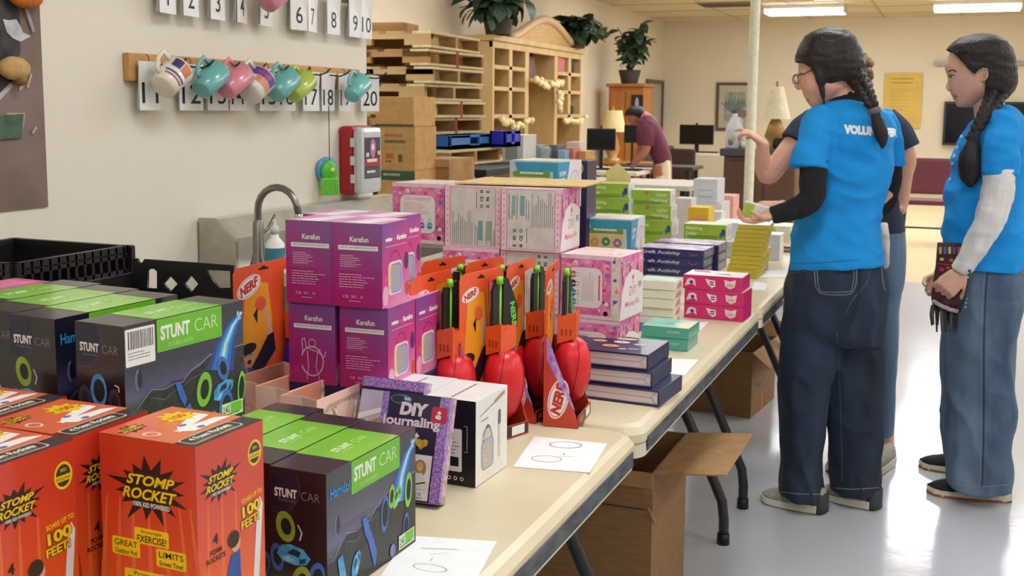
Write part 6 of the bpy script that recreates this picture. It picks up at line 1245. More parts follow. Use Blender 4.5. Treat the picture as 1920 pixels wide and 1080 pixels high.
simple('thin dark-edged tablet box under the patterned packets', 1455, 1484, 462, 478, 5.2, .15, (190,160,140), pr_=[(0,.75,1,.95,(40,34,34)),(0,.1,1,.25,(50,40,36))])
simple('lilac folder leaning by the yellow workbooks', 1423, 1437, 470, 512, 4.55, .06, (168,164,214), nm='folder', cat='folder')
simple('white paper stack beside the lilac folder', 1437, 1462, 440, 490, 4.9, .12, (232,232,236))
# ================================================================ under the tables
def open_carton(lab, A, w, d, h, rz, flaps, grp=None):
    e = empty('cardboard_box', (A[0],A[1],0), rz, lab, 'box', grp); t = .005
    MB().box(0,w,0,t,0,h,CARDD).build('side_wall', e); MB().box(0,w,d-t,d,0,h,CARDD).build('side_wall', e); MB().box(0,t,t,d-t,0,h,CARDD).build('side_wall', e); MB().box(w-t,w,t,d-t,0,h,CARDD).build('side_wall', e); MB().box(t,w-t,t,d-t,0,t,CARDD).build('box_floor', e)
    for (ax, ln, an) in flaps:
        if ax == 'R': o = MB().box(0,ln,0,d,-t/2,t/2,CARD,.001).build('flap', e, (w,0,h)); o.rotation_euler = (0,-an,0)
        elif ax == 'F': o = MB().box(0,w,-ln,0,-t/2,t/2,CARD,.001).build('flap', e, (0,0,h)); o.rotation_euler = (an,0,0)
        elif ax == 'L': o = MB().box(-ln,0,0,d,-t/2,t/2,CARD,.001).build('flap', e, (0,0,h)); o.rotation_euler = (0,an,0)
    return e
rc = at_y(1223, 950, 2.75); ht = at_y(1222, 888, 2.75).z
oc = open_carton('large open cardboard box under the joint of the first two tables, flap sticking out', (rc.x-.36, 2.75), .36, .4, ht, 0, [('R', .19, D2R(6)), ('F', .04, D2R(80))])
MB().box(.02,.34,-.004,0,ht-.1,ht-.098,mat((70,56,40),.9)).build('torn_slit', oc); MB().tube([(.35,-.008,ht-.09),(.375,-.02,ht-.13)],.004,CARD,5).build('torn_tab', oc)
A = at_z(1407,785,0); hA = at_y(1407,662,A.y).z; L_ = at_z(1312,778,0)
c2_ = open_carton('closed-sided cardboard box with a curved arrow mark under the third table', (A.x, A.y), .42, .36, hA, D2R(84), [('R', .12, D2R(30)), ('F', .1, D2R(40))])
q = Print((0,0,0),(1,0,0),(0,0,1),dl=.0006); w_ = .42; pts = [(w_*(.1+.5*k/10), hA*.52-hA*.13*math.sin(PI*k/10)+hA*.1*k/10) for k in range(11)]; 
for k in range(10): q.line([pts[k],pts[k+1]], .008+.01*math.sin(PI*(k+.5)/10), BLACK, up=0)
q.k += 1; q.line([pts[10],(pts[10][0]-.03,pts[10][1]+.012)],.01,BLACK); q.rect(w_*.4,0,w_*.46,hA*.3,mat((214,110,80),.6)); q.rect(w_*.46,hA*.66,w_*.52,hA,mat((214,110,80),.6)); q.build('printed_mark', c2_)
# ================================================================ people
def crom(pts, n):
    out = []; P = [pts[0]]+list(pts)+[pts[-1]]
    for i in range(1, len(P)-2):
        for k in range(n):
            t = k/n; a, b, c, d = P[i-1], P[i], P[i+1], P[i+2]
            out.append(tuple(.5*((2*b[j])+(-a[j]+c[j])*t+(2*a[j]-5*b[j]+4*c[j]-d[j])*t*t+(-a[j]+3*b[j]-3*c[j]+d[j])*t*t*t) for j in range(len(b))))
    out.append(tuple(pts[-1])); return out
def vloft(mb, rows, Y, m, seg=26, n=4, p=2.2):
    """rows: (py, xl, xr, depth radius, depth shift) down the figure"""
    rs = []
    for py, xl, xr, rd, dy in crom(rows, n):
        c = at_y((xl+xr)/2, py, Y+dy); v = Vector((c.x, c.y, 0)).normalized(); lat = Vector((v.y, -v.x, 0)); rx = max(.002, (xr-xl)/2*dep(c)/F); ring = []
        for k in range(seg):
            t = 2*PI*k/seg; a, b = math.cos(t), math.sin(t); e = 2/p
            ring.append(c+lat*rx*math.copysign(abs(a)**e, a)+v*rd*math.copysign(abs(b)**e, b))
        rs.append(ring)
    mb.rings(rs, m); return rs
def limb(mb, pts, m, n=5, seg=14):
    """pts: (px, py, Y, radius)"""
    q = crom(pts, n); mb.tube([at_y(a[0], a[1], a[2]) for a in q], [max(.003, a[3]) for a in q], m, seg)
def inside(p, poly):
    c = False; n = len(poly)
    for i in range(n):
        (x1,y1),(x2,y2) = poly[i], poly[(i+1) % n]
        if (y1 > p[1]) != (y2 > p[1]) and p[0] < (x2-x1)*(p[1]-y1)/(y2-y1)+x1: c = not c
    return c
def fuse(mb, name, par, m, vox=.005, sm=3, wr=None, mask=None):
    me = bpy.data.meshes.new('tmp'); me.from_pydata(mb.v, [], mb.f); bm = bmesh.new(); bm.from_mesh(me); bmesh.ops.recalc_face_normals(bm, faces=bm.faces); bm.to_mesh(me); bm.free()
    o = bpy.data.objects.new('tmp', me); COL.objects.link(o); md = o.modifiers.new('r', 'REMESH'); md.mode = 'VOXEL'; md.voxel_size = vox
    dg = bpy.context.evaluated_depsgraph_get(); m2 = bpy.data.meshes.new_from_object(o.evaluated_get(dg)); bpy.data.objects.remove(o); bpy.data.meshes.remove(me)
    bm = bmesh.new(); bm.from_mesh(m2)
    for _ in range(sm): bmesh.ops.smooth_vert(bm, verts=bm.verts, factor=.5, use_axis_x=True, use_axis_y=True, use_axis_z=True)
    if wr:
        bm.normal_update(); amp, sx, sz, seed = wr[:4]
        for v in bm.verts:
            p = v.co; q = noise.noise(Vector((p.x*sx+seed, p.y*sx, p.z*sz)))+.5*noise.noise(Vector((p.x*sx*2.1, p.y*sx*2.1+seed, p.z*sz*2.3+p.x*6)))
            if len(wr) > 4: q = -abs(q)*1.6+.3
            v.co = p+v.normal*amp*q
        bmesh.ops.smooth_vert(bm, verts=bm.verts, factor=.5, use_axis_x=True, use_axis_y=True, use_axis_z=True)
    if mask:
        ctr, polys, amt = mask
        for v in bm.verts:
            q = pr(v.co)
            if any(inside(q, p) for p in polys): dv = ctr-v.co; v.co = v.co+dv.normalized()*min(amt, dv.length*.8)
    bm.to_mesh(m2); bm.free(); m2.name = name; m2.materials.clear(); m2.materials.append(m)
    bv = BVHTree.FromPolygons([v.co.copy() for v in m2.vertices], [tuple(p.vertices) for p in m2.polygons])
    off = par.location; 
    for v in m2.vertices: v.co = v.co-off
    m2.polygons.foreach_set('use_smooth', [True]*len(m2.polygons)); m2.update()
    ob_ = bpy.data.objects.new(name, m2); COL.objects.link(ob_); ob_.parent = par; return ob_, bv
def cast(bv, px, py, lift):
    d = ray(px, py).normalized(); h = bv.ray_cast(CAM, d)
    if h[0] is None: return None
    return h[0]+h[1]*lift if h[1].dot(d) < 0 else h[0]-h[1]*lift
class Decal:
    """print that follows a cloth or skin surface"""
    def __init__(s, bv, par): s.bv = bv; s.par = par; s.mb = MB(); s.l = .0012
    def line(s, pts, w, m, n=6):
        q = crom([tuple(p) for p in pts], n); prev = None; vs = []; fs = []
        for i, p in enumerate(q):
            a = q[max(i-1,0)]; b = q[min(i+1,len(q)-1)]; dx, dy = b[0]-a[0], b[1]-a[1]; l = math.hypot(dx, dy) or 1
            A = cast(s.bv, p[0]-dy/l*w/2, p[1]+dx/l*w/2, s.l); B = cast(s.bv, p[0]+dy/l*w/2, p[1]-dx/l*w/2, s.l)
            if A is None or B is None: prev = None; continue
            vs += [A, B]; k = len(vs)-2
            if prev is not None and (vs[prev]-A).length < .06: fs.append((prev, prev+1, k+1, k))
            prev = k
        if fs: s.mb.add(vs, fs, m, True)
    def poly(s, pts, m):
        v = [cast(s.bv, p[0], p[1], s.l) for p in pts]
        if all(x is not None for x in v): s.mb.add(v, [tuple(range(len(v)))], m); s.l += .0005
    def oval(s, cx, cy, rx, ry, m, rot=0, n=14):
        c, q = math.cos(rot), math.sin(rot); P = []
        for i in range(n): t = 2*PI*i/n; x, y = rx*math.cos(t), ry*math.sin(t); P.append((cx+x*c-y*q, cy+x*q+y*c))
        s.poly(P, m)
    def text(s, t, x0, x1, yb0, yb1, h0, h1, m, bold=.03):
        vs, fs, asp = text_mesh(t, bold, 0, 3); P = []
        for a, b in vs: P.append(cast(s.bv, x0+(x1-x0)*a, yb0+(yb1-yb0)*a-(h0+(h1-h0)*a)*b, s.l))
        ok = [f for f in fs if all(P[i] is not None for i in f)]; P = [p or Vector((0,0,0)) for p in P]
        if ok: s.mb.add(P, ok, m)
    def build(s, name):
        if not s.mb.v: return None
        off = s.par.location; s.mb.v = [tuple(Vector(v)-off) for v in s.mb.v]; return s.mb.build(name, s.par)
def hand(mb, W, d, n, m, th=1, sc=1.0, curl=(.5,.7,.5), spread=.0, thumb=(.7,.5), extra=None):
    d = Vector(d).normalized(); n = Vector(n); n = (n-d*n.dot(d)).normalized(); s = d.cross(n)*th; W = Vector(W)
    rs = []
    for t, a, b in ((-.02,.024,.02),(0,.026,.019),(.03,.036,.018),(.06,.041,.0155),(.082,.04,.013)):
        rs.append([W+d*t*sc+s*a*sc*math.cos(2*PI*k/16)+n*b*sc*math.sin(2*PI*k/16) for k in range(16)])
    mb.rings(rs, m)
    for i, (o, L3) in enumerate(((-.030,(.032,.02,.017)),(-.010,(.04,.025,.02)),(.011,(.043,.027,.021)),(.031,(.038,.023,.02)))):
        c = curl if not extra or i not in extra else extra[i]; p = W+d*.062*sc+s*o*sc; pts = [p, W+d*.08*sc+s*o*sc]; a = 0; dd = d
        for k in range(3):
            a += c[k]; dd = (d*math.cos(a)+n*math.sin(a)+s*spread*(o/.03)).normalized(); pts.append(pts[-1]+dd*L3[k]*sc)
        mb.tube(pts, [.0095*sc,.0096*sc,.0088*sc,.0078*sc,.0062*sc], m, 10)
    p = W+d*.018*sc+s*.026*sc; dd = (d*.62+s*.75+n*.25).normalized(); p2 = p+dd*.038*sc; d2 = (d*math.cos(thumb[0])*.9+n*math.sin(thumb[0])+s*.25).normalized(); p3 = p2+d2*.03*sc; d3 = (d*.7+n*thumb[1]*1.3-s*.15).normalized(); mb.tube([p-dd*.015, p, p2, p3, p3+d3*.024*sc], [.013*sc,.0135*sc,.011*sc,.0098*sc,.007*sc], m, 10)
def shoe(par, toe, heel, wd, up, sole, heelc=None, ht=.085, trim=None, tan=None):
    toe = Vector(toe); heel = Vector(heel); toe.z = heel.z = 0; ln = (toe-heel).length; u = (toe-heel).normalized(); s = Vector((-u.y, u.x, 0)); e = par
    def foot(t): return wd*(.36+.16*math.sin(PI*min(1,max(0,(t+.1)/1.2))**1.3)) * (1 if t < .85 else max(.35, 1-((t-.85)/.15)**2*.6)) * (1 if t > .06 else .8)
    def ringp(z0, z1, k, lift=0): return None
    mb = MB(); N = 12; rs = []
    for i in range(N+1):
        t = i/N; w_ = foot(t); c = heel+u*ln*t; zl = .004+.012*max(0,(t-.8)/.2)**2+.006*max(0,(.1-t)/.1); zh = .034-.012*t+.006*max(0,(t-.85)/.15)
        rs.append([c+s*w_*1.04-off+Vector((0,0,z)) for off, z in ((Vector(),zl),)]+[c+s*w_*1.04+Vector((0,0,zh)), c-s*w_*1.04+Vector((0,0,zh)), c-s*w_*1.04+Vector((0,0,zl))])
    o0 = e.location; mb.rings([[Vector(p)-o0 for p in r] for r in rs], sole, True, False); mb.build('shoe_sole', e)
    mb = MB(); rs = []
    for i in range(N+1):
        t = i/N; w_ = foot(t)*.98; c = heel+u*ln*(t*.985+.006); h_ = (ht if t < .38 else ht-(ht-.052)*((t-.38)/.4) if t < .78 else .052-.022*((t-.78)/.22)**1.5); zb = .028-.01*t
        rs.append([c+s*w_*math.cos(PI*k/10)*(1 if k in (0,10) else .97)+Vector((0,0,zb+(h_-zb)*math.sin(PI*k/10)**.7)) for k in range(11)])
    mb.rings([[Vector(p)-o0 for p in r] for r in rs], up); mb.build('shoe_upper', e)
    if heelc:
        mb = MB(); c = heel-u*.004; mb.rings([[c+s*wd*a*.42+Vector((0,0,z))+u*b-o0 for a, b in ((-1,.03),(-.9,.006),(-.4,-.004),(.4,-.004),(.9,.006),(1,.03))] for z, in ((.004,),(.03,),(.055,),(.07,))], heelc, True); mb.build('heel_counter', e)
    if tan:
        mb = MB(); mb.rings([[Vector(p)+Vector((0,0,0))-o0 for p in ((heel+u*ln*t+s*foot(t)*1.05+Vector((0,0,.001))),(heel+u*ln*t+s*foot(t)*1.05+Vector((0,0,.009))),(heel+u*ln*t-s*foot(t)*1.05+Vector((0,0,.009))),(heel+u*ln*t-s*foot(t)*1.05+Vector((0,0,.001))))] for t in [k/8 for k in range(9)]], tan, True, False); mb.build('outsole', e)
    if trim:
        mb = MB()
        for t in (.5,.58,.66): c = heel+u*ln*t; mb.tube([c+s*wd*.2+Vector((0,0,.062-.03*(t-.5)))-o0, c+Vector((0,0,.078-.07*(t-.5)))-o0, c-s*wd*.2+Vector((0,0,.062-.03*(t-.5)))-o0], .0028, trim, 6)
        mb.build('laces', e)
SK1 = mat((228,172,146), .5, .06, 20, spec=.35); SK2 = mat((230,176,150), .5, .06, 20, spec=.35); SK3 = mat((222,164,136), .5, .06, 20)
def cloth(rgb, rough=.85, sc=14, bump=.35, st=(1,1,.5), var=.08, rgb2=None): return mat(rgb, rough, var, sc, bump=bump, stretch=st, det=5, rgb2=rgb2)
BLUE = cloth((4,148,228), var=.03); BLKC = cloth((20,18,24), .9, 30, .2); NAVYC = cloth((34,42,66)); DEN1 = cloth((34,50,74), .85, 6, .5, (1,1,.3), rgb2=(14,22,38)); DEN2 = cloth((104,126,148), .85, 7, .5, (1,1,.25), rgb2=(54,76,104)); DEN3 = cloth((104,128,156), .85, 8, .4, (1,1,.25), rgb2=(80,102,132)); WHT = cloth((232,228,226), .85, 22, .3); MARC = cloth((104,44,66))
STI = mat((126,134,142), .8); STI2 = mat((70,86,106), .8)
def hairm(rgb, rgb2):
    m, nt, b = nt_new('hair_%d' % rgb[0]); tc = nt.nodes.new('ShaderNodeTexCoord'); mp = nt.nodes.new('ShaderNodeMapping'); mp.inputs['Scale'].default_value = (60,60,9); nz = nt.nodes.new('ShaderNodeTexNoise'); nz.inputs['Scale'].default_value = 3; nz.inputs['Detail'].default_value = 6
    L(nt, tc.outputs['Object'], mp.inputs[0]); L(nt, mp.outputs[0], nz.inputs['Vector']); mx = nt.nodes.new('ShaderNodeMix'); mx.data_type = 'RGBA'; mx.inputs[6].default_value = col(rgb); mx.inputs[7].default_value = col(rgb2); L(nt, nz.outputs['Fac'], mx.inputs[0]); L(nt, mx.outputs[2], b.inputs['Base Color'])
    bp = nt.nodes.new('ShaderNodeBump'); bp.inputs['Strength'].default_value = .6; bp.inputs['Distance'].default_value = .006; L(nt, nz.outputs['Fac'], bp.inputs['Height']); L(nt, bp.outputs[0], b.inputs['Normal']); b.inputs['Roughness'].default_value = .45; b.inputs['Specular IOR Level'].default_value = .35; return m
HAIR1 = hairm((17,12,14), (44,32,30)); HAIR2 = hairm((14,11,13), (38,29,30)); HAIR3 = hairm((92,66,44), (140,104,70)); HAIR4 = hairm((26,22,24), (44,36,36))
def braid(mb, pts, m, n):
    """pts: (px, py, Y, half width) -> three-strand plait of overlapping lobes"""
    q = crom(pts, 10); P = [at_y(a[0], a[1], a[2]) for a in q]; W = [a[3] for a in q]; cum = [0]
    for a, b in zip(P, P[1:]): cum.append(cum[-1]+(b-a).length)
    def at(s):
        for i in range(len(cum)-1):
            if cum[i+1] >= s: t = (s-cum[i])/(cum[i+1]-cum[i]); return P[i].lerp(P[i+1], t), W[i]*(1-t)+W[i+1]*t, (P[i+1]-P[i]).normalized()
        return P[-1], W[-1], (P[-1]-P[-2]).normalized()
    for i in range(n):
        c, w_, t = at(cum[-1]*i/(n-1)); v = c.normalized(); sd = t.cross(Vector((0,1,0))).normalized(); sg = 1 if i % 2 else -1
        ax = (t*.8+sd*sg*-.6).normalized(); b = ax.cross(Vector((0,1,0))).normalized(); R3 = Matrix((b, ax.cross(b), ax)).transposed()
        mb.ell(c+sd*sg*w_*.42, w_*.55, w_*.62, w_*.95, m, 10, R3)
# ---------------------------------------------------------------- volunteer 1, seen from behind
Y1 = 3.95; f1 = at_z(1548,948,0); p1 = empty('person', (f1.x, f1.y, 0), 0, 'person with glasses and dark braid, blue lettered shirt over black sleeves, holding a small box', 'person')
mb = MB()
vloft(mb, [(72,1520,1592,.05,0),(90,1505,1606,.075,0),(110,1500,1610,.085,0),(130,1498,1608,.086,0),(148,1498,1602,.082,0),(165,1503,1592,.072,-.01),(182,1509,1572,.055,-.01),(196,1517,1556,.04,-.01),(205,1526,1546,.022,-.01)], Y1, SK1, 24, 3, 2.0)
limb(mb, [(1572,140,Y1,.05),(1576,170,Y1,.05),(1584,205,Y1,.062)], SK1); limb(mb, [(1499,150,Y1-.0,.012),(1496,160,Y1,.013),(1502,166,Y1,.01)], SK1)
vloft(mb, [(196,1560,1620,.06,0),(225,1545,1650,.1,0),(300,1540,1650,.11,0),(420,1510,1640,.1,0),(500,1495,1640,.11,0),(600,1490,1640,.11,0)], Y1, SK1, 18, 2)
limb(mb, [(1505,560,Y1,.07),(1508,760,Y1-.02,.05),(1512,925,Y1-.04,.035)], SK1); limb(mb, [(1610,560,Y1+.04,.07),(1604,760,Y1+.05,.05),(1600,925,Y1+.05,.035)], SK1)
limb(mb, [(1545,232,Y1-.1,.034),(1525,300,Y1-.18,.034),(1522,372,Y1-.2,.034),(1485,392,Y1-.22,.032),(1450,402,Y1-.24,.026)], SK1); limb(mb, [(1650,236,Y1+.08,.032),(1668,310,Y1+.14,.03),(1660,372,Y1+.12,.03),(1600,398,Y1+.05,.03),(1500,396,Y1-.02,.025),(1462,386,Y1-.06,.023)], SK1)
Wl = at_y(1450,402,Y1-.24); hand(mb, Wl, (-.8,-.1,-.3), (-.3,-.1,.9), SK1, -1, .84, (.5,.8,.6), .1, (.8,.8), {0:(.8,.9,.6)})
Wr = at_y(1464,386,Y1-.06); hand(mb, Wr, (-.85,-.1,.0), (.1,.3,-.95), SK1, -1, .8, (.5,.7,.5), .05, (.6,.6))
body, bvb = fuse(mb, 'body', p1, SK1, .0035, 2)
dc = Decal(bvb, p1); 
dc.line([(1499,141),(1503,138),(1508,140)], 2.5, mat((40,30,28),.6)); dc.line([(1510,186),(1514,188),(1518,187)], 2.5, mat((180,96,92),.5)); dc.build('facial_features')
mb = MB()
vloft(mb, [(51,1548,1566,.03,.0),(56,1530,1586,.06,.01),(68,1510,1602,.088,.01),(84,1500,1612,.102,.01),(100,1494,1617,.11,.01),(116,1492,1620,.112,.01),(132,1490,1622,.11,.012),(148,1492,1622,.106,.015),(160,1500,1620,.096,.02),(170,1530,1616,.07,.03)], Y1, HAIR1, 28, 4, 2.3)
limb(mb, [(1530,122,Y1-.085,.016),(1537,145,Y1-.09,.014),(1541,165,Y1-.09,.0105),(1544,182,Y1-.09,.007),(1546,198,Y1-.09,.0025)], HAIR1)
fuse(mb, 'hair', p1, HAIR1, .0038, 2, (.0025, 22, 60, 3.0), (at_y(1555,130,Y1+.02), [[(1480,118),(1497,117),(1508,121),(1519,128),(1526,140),(1532,160),(1536,178),(1470,190)],[(1552,200),(1553,168),(1558,158),(1575,152),(1592,154),(1606,164),(1612,200)]], .035))
mb = MB(); braid(mb, [(1600,140,Y1-.04,.03),(1614,158,Y1-.06,.03),(1625,176,Y1-.1,.025),(1634,194,Y1-.13,.021),(1640,206,Y1-.14,.018)], HAIR1, 15); fuse(mb, 'braid', p1, HAIR1, .0025, 1)
mb = MB(); limb(mb, [(1640,206,Y1-.145,.017),(1643,220,Y1-.15,.018),(1648,236,Y1-.155,.023),(1652,252,Y1-.155,.022),(1655,268,Y1-.15,.014),(1654,279,Y1-.15,.004)], HAIR1); fuse(mb, 'braid_tail', p1, HAIR1, .003, 1, (.002, 60, 20, 1.0))
c_ = at_y(1640,208,Y1-.145)-p1.location; MB().lathe([(.017,-.01),(.0205,-.008),(.0215,0),(.0205,.008),(.017,.01)], mat((96,96,98),.5), c=c_, axis=(.3,0,-.9), seg=16).build('hair_tie', p1)
# shirt
mb = MB()
vloft(mb, [(184,1560,1612,.06,0),(192,1545,1630,.085,0),(202,1527,1650,.12,0),(218,1514,1668,.145,0),(240,1508,1678,.155,0),(270,1512,1676,.155,0),(305,1514,1672,.15,0),(345,1508,1664,.142,0),(380,1500,1654,.138,0),(413,1494,1649,.136,0),(440,1486,1650,.14,0),(470,1481,1653,.146,0),(490,1480,1655,.148,0),(499,1481,1655,.147,0)], Y1, BLUE, 30, 3, 2.3)
limb(mb, [(1546,214,Y1-.1,.05),(1530,245,Y1-.14,.06),(1522,280,Y1-.17,.064),(1517,316,Y1-.185,.066)], BLUE); limb(mb, [(1648,218,Y1+.09,.05),(1664,250,Y1+.12,.055),(1668,285,Y1+.14,.05),(1668,316,Y1+.14,.05)], BLUE)
sh, bvs = fuse(mb, 'tshirt', p1, BLUE, .0055, 3, (.013, 5, 9, 2.0, 1))
zh_ = at_y(1560,499,Y1).z; xl_ = at_y(1479,500,Y1).x; xr_ = at_y(1655,500,Y1).x
for v in sh.data.vertices:   # the hem hangs lower at the front
    w_ = v.co+p1.location; k_ = min(1, max(0, (zh_+.1-w_.z)/.1)); v.co.z -= k_*(.032*min(1, max(0, (xr_-w_.x)/(xr_-xl_)))-.016)
dc = Decal(bvs, p1); dc.text('VOLUNTEER', 1582, 1683, 251, 258, 18, 17, mat((240,246,250),.6), .085); dc.build('printed_lettering')
dc = Decal(bvs, p1); fold = mat((4,104,170),.85)
for pts in ([(1484,312),(1505,318),(1530,323),(1552,325)],): dc.line([(a,b-6) for a,b in pts], 1.2, fold)
dc.line([(1482,494),(1530,493),(1600,488),(1652,486)], 1.2, fold); dc.build('hem_stitching')
mb = MB(); limb(mb, [(1527,300,Y1-.18,.046),(1524,340,Y1-.195,.044),(1522,370,Y1-.2,.043),(1505,386,Y1-.21,.041),(1478,396,Y1-.225,.035),(1450,403,Y1-.24,.029),(1446,404,Y1-.242,.027)], BLKC); a_ = at_y(1444,404,Y1-.243)
fuse(mb, 'sleeve', p1, BLKC, .004, 2, (.003, 24, 24, 4))
mb = MB(); limb(mb, [(1668,300,Y1+.14,.042),(1671,335,Y1+.14,.036),(1664,370,Y1+.13,.034),(1648,392,Y1+.1,.032),(1600,398,Y1+.05,.032),(1500,396,Y1-.02,.027),(1470,388,Y1-.05,.026)], BLKC); fuse(mb, 'sleeve', p1, BLKC, .004, 2, (.003, 24, 24, 5))
mb = MB(); vloft(mb, [(170,1560,1604,.055,.01),(180,1556,1612,.062,.01),(192,1548,1622,.075,.0),(200,1545,1628,.08,0)], Y1, BLKC, 24, 3); fuse(mb, 'collar', p1, BLKC, .0035, 1)
# jeans
mb = MB()
vloft(mb, [(482,1486,1650,.13,0),(500,1480,1656,.14,0),(530,1475,1664,.15,.0),(565,1471,1663,.15,0),(600,1468,1658,.145,0),(625,1466,1655,.135,0),(640,1475,1650,.11,0)], Y1, DEN1, 30, 3, 2.4)
vloft(mb, [(560,1474,1590,.11,-.03),(620,1466,1580,.11,-.03),(680,1462,1567,.105,-.04),(740,1460,1553,.1,-.05),(800,1462,1546,.098,-.06),(860,1465,1545,.1,-.06),(900,1462,1545,.104,-.06),(922,1462,1546,.106,-.06),(930,1464,1546,.104,-.06)], Y1, DEN1, 26, 3, 2.4)
vloft(mb, [(560,1560,1660,.11,.04),(620,1555,1656,.11,.04),(680,1554,1656,.105,.05),(740,1552,1656,.1,.05),(800,1554,1654,.098,.06),(860,1556,1652,.098,.07),(900,1557,1649,.1,.07),(918,1558,1648,.1,.07)], Y1, DEN1, 26, 3, 2.4)
je, bvj = fuse(mb, 'jeans', p1, DEN1, .006, 3, (.016, 7, 4.5, 7.0, 1))
dc = Decal(bvj, p1)
for w_, off in ((1.6,0),(1.4,5)): dc.line([(1527+off,500),(1529+off,530),(1532+off,541),(1544,551-off*.8),(1590,552-off),(1602-off,541),(1606-off,520),(1605-off,486)], w_, STI, 8)
dc.line([(1612,490),(1612,540),(1604,580),(1590,620)], 2.2, mat((18,26,40),.9)); dc.line([(1480,512),(1500,511),(1524,503)], 1.4, STI2); dc.line([(1652,490),(1654,520),(1658,540),(1662,545)], 1.5, STI); dc.line([(1629,486),(1630,510),(1622,535),(1600,560),(1585,590)], 1.5, STI2)
dc.line([(1545+24,620),(1574,700),(1577,800),(1580,905)], 1.6, STI2, 10); dc.line([(1464,922),(1500,926),(1546,927)], 1.6, STI); dc.line([(1558,914),(1600,917),(1648,914)], 1.6, STI); dc.build('seam_stitching')
SHG = mat((150,146,136), .8, .15, 60, rgb2=(176,172,160)); SOL = mat((232,226,208), .6, .04); 
shoe(p1, at_z(1428,936,0), at_z(1546,962,0), .098, SHG, SOL, mat((60,62,66),.7), .088, mat((206,202,192),.7)); shoe(p1, at_z(1535,930,0)+Vector((0,.02,0)), at_z(1646,955,0), .098, SHG, SOL, mat((60,62,66),.7), .088)
# glasses
G_ = MB(); fr_ = mat((50,36,40), .3, metal=.5)
for c in ((1496,148,Y1-.035),(1493,149,Y1+.03)):
    cc = at_y(*c)-p1.location; G_.tube([cc+Vector((.006*math.cos(t)-.004, .02*math.cos(t), .016*math.sin(t))) for t in [2*PI*k/12 for k in range(13)]], .0016, fr_, 6, False)
G_.tube([at_y(1495,143,Y1-.05)-p1.location, at_y(1510,137,Y1-.078)-p1.location, at_y(1528,128,Y1-.084)-p1.location, at_y(1540,127,Y1-.08)-p1.location], .0018, fr_, 6); G_.build('glasses', p1)
# the small box in the hands
bc = at_y(1416,391,Y1-.2); e = empty('held_box', (bc.x, bc.y, bc.z-.03), D2R(20), 'small green and white box held in the volunteer\'s hands', 'box')
mb = MB(); mb.box(-.045,.05,-.03,.03,.0,.045,mat((226,226,214),.5),.001).build('carton_body', e); q = Print((-.0455,.03,0),(0,-1,0),(0,0,1)); q.rect(.002,.002,.058,.043,mat((170,200,70),.4)); q.lines(.01,.01,.05,.035,3,WHITE,2); q.build('printed_panel', e); q = Print((-.045,-.0305,0),(1,0,0),(0,0,1)); q.rect(.001,.001,.035,.044,mat((170,200,70),.4)); q.build('printed_panel', e)
e.rotation_euler = (0, D2R(14), D2R(8))
# ---------------------------------------------------------------- volunteer 2, in profile
Y2 = 4.27; f2 = at_z(1830,925,0); p2 = empty('person', (f2.x, f2.y, 0), 0, 'person in profile, dark braid, blue shirt over white sleeves, holding a woven bag', 'person')
mb = MB()
vloft(mb, [(76,1808,1868,.045,0),(90,1790,1886,.07,0),(104,1781,1893,.08,0),(120,1775.5,1895,.084,0),(131,1776,1896,.084,0),(142,1780,1895,.082,0),(152,1781.5,1893,.08,0),(164,1783,1888,.076,0),(174,1785,1880,.068,0),(182,1788,1866,.058,0),(190,1792,1846,.046,0),(197,1797,1828,.034,0),(201,1803,1818,.016,0)], Y2, SK2, 30, 3, 2.0)
def P2(px, py, dy=0): return at_y(px, py, Y2+dy)
mb.tube([P2(1782.5,144),P2(1780.5,154),P2(1778,163),P2(1780,167),P2(1786,168)], [.006,.0075,.0095,.0095,.006], SK2, 10)
mb.ell(P2(1789,176.5), .009, .016, .0055, SK2, 12); mb.ell(P2(1792.5,184), .0085, .015, .0055, SK2, 12); mb.ell(P2(1800,194), .014, .02, .014, SK2, 12); mb.ell(P2(1780.5,131.5), .01, .045, .008, SK2, 12)
limb(mb, [(1856,150,Y2,.052),(1853,190,Y2,.05),(1862,225,Y2,.06)], SK2)
mb.ell(P2(1846,139,-.078), .012, .009, .021, SK2, 14); mb.tube([P2(1839,131,-.088),P2(1843,127,-.092),P2(1850,128,-.094),P2(1853,137,-.092),P2(1850,147,-.09),P2(1845,151,-.086),P2(1842,149,-.084)], .0042, SK2, 8)
vloft(mb, [(215,1850,1900,.08,0),(260,1820,1915,.12,0),(400,1795,1905,.11,0),(520,1805,1915,.12,0),(620,1800,1890,.12,0)], Y2, SK2, 18, 2)
limb(mb, [(1845,580,Y2-.04,.07),(1842,780,Y2-.04,.05),(1840,925,Y2-.04,.035)], SK2); limb(mb, [(1820,580,Y2+.1,.07),(1818,780,Y2+.14,.05),(1816,880,Y2+.16,.035)], SK2)
limb(mb, [(1880,240,Y2-.12,.045),(1874,330,Y2-.17,.042),(1864,395,Y2-.18,.038),(1838,450,Y2-.18,.034),(1806,505,Y2-.17,.026)], SK2); limb(mb, [(1860,250,Y2+.12,.045),(1850,350,Y2+.18,.04),(1810,440,Y2+.14,.034),(1764,512,Y2+.04,.026)], SK2)
W_l = at_y(1804,509,Y2-.17); hand(mb, W_l, (-.52,-.1,-.62), (-.25,.8,-.25), SK2, 1, 1.0, (1.0,1.3,.9), 0, (.5,1.0)); W_r = at_y(1762,514,Y2+.02); hand(mb, W_r, (-.2,-.3,-.8), (.3,-.8,-.1), SK2, 1, .9, (1.0,1.2,.8), 0, (.6,.9))
body, bvb = fuse(mb, 'body', p2, SK2, .0032, 2)
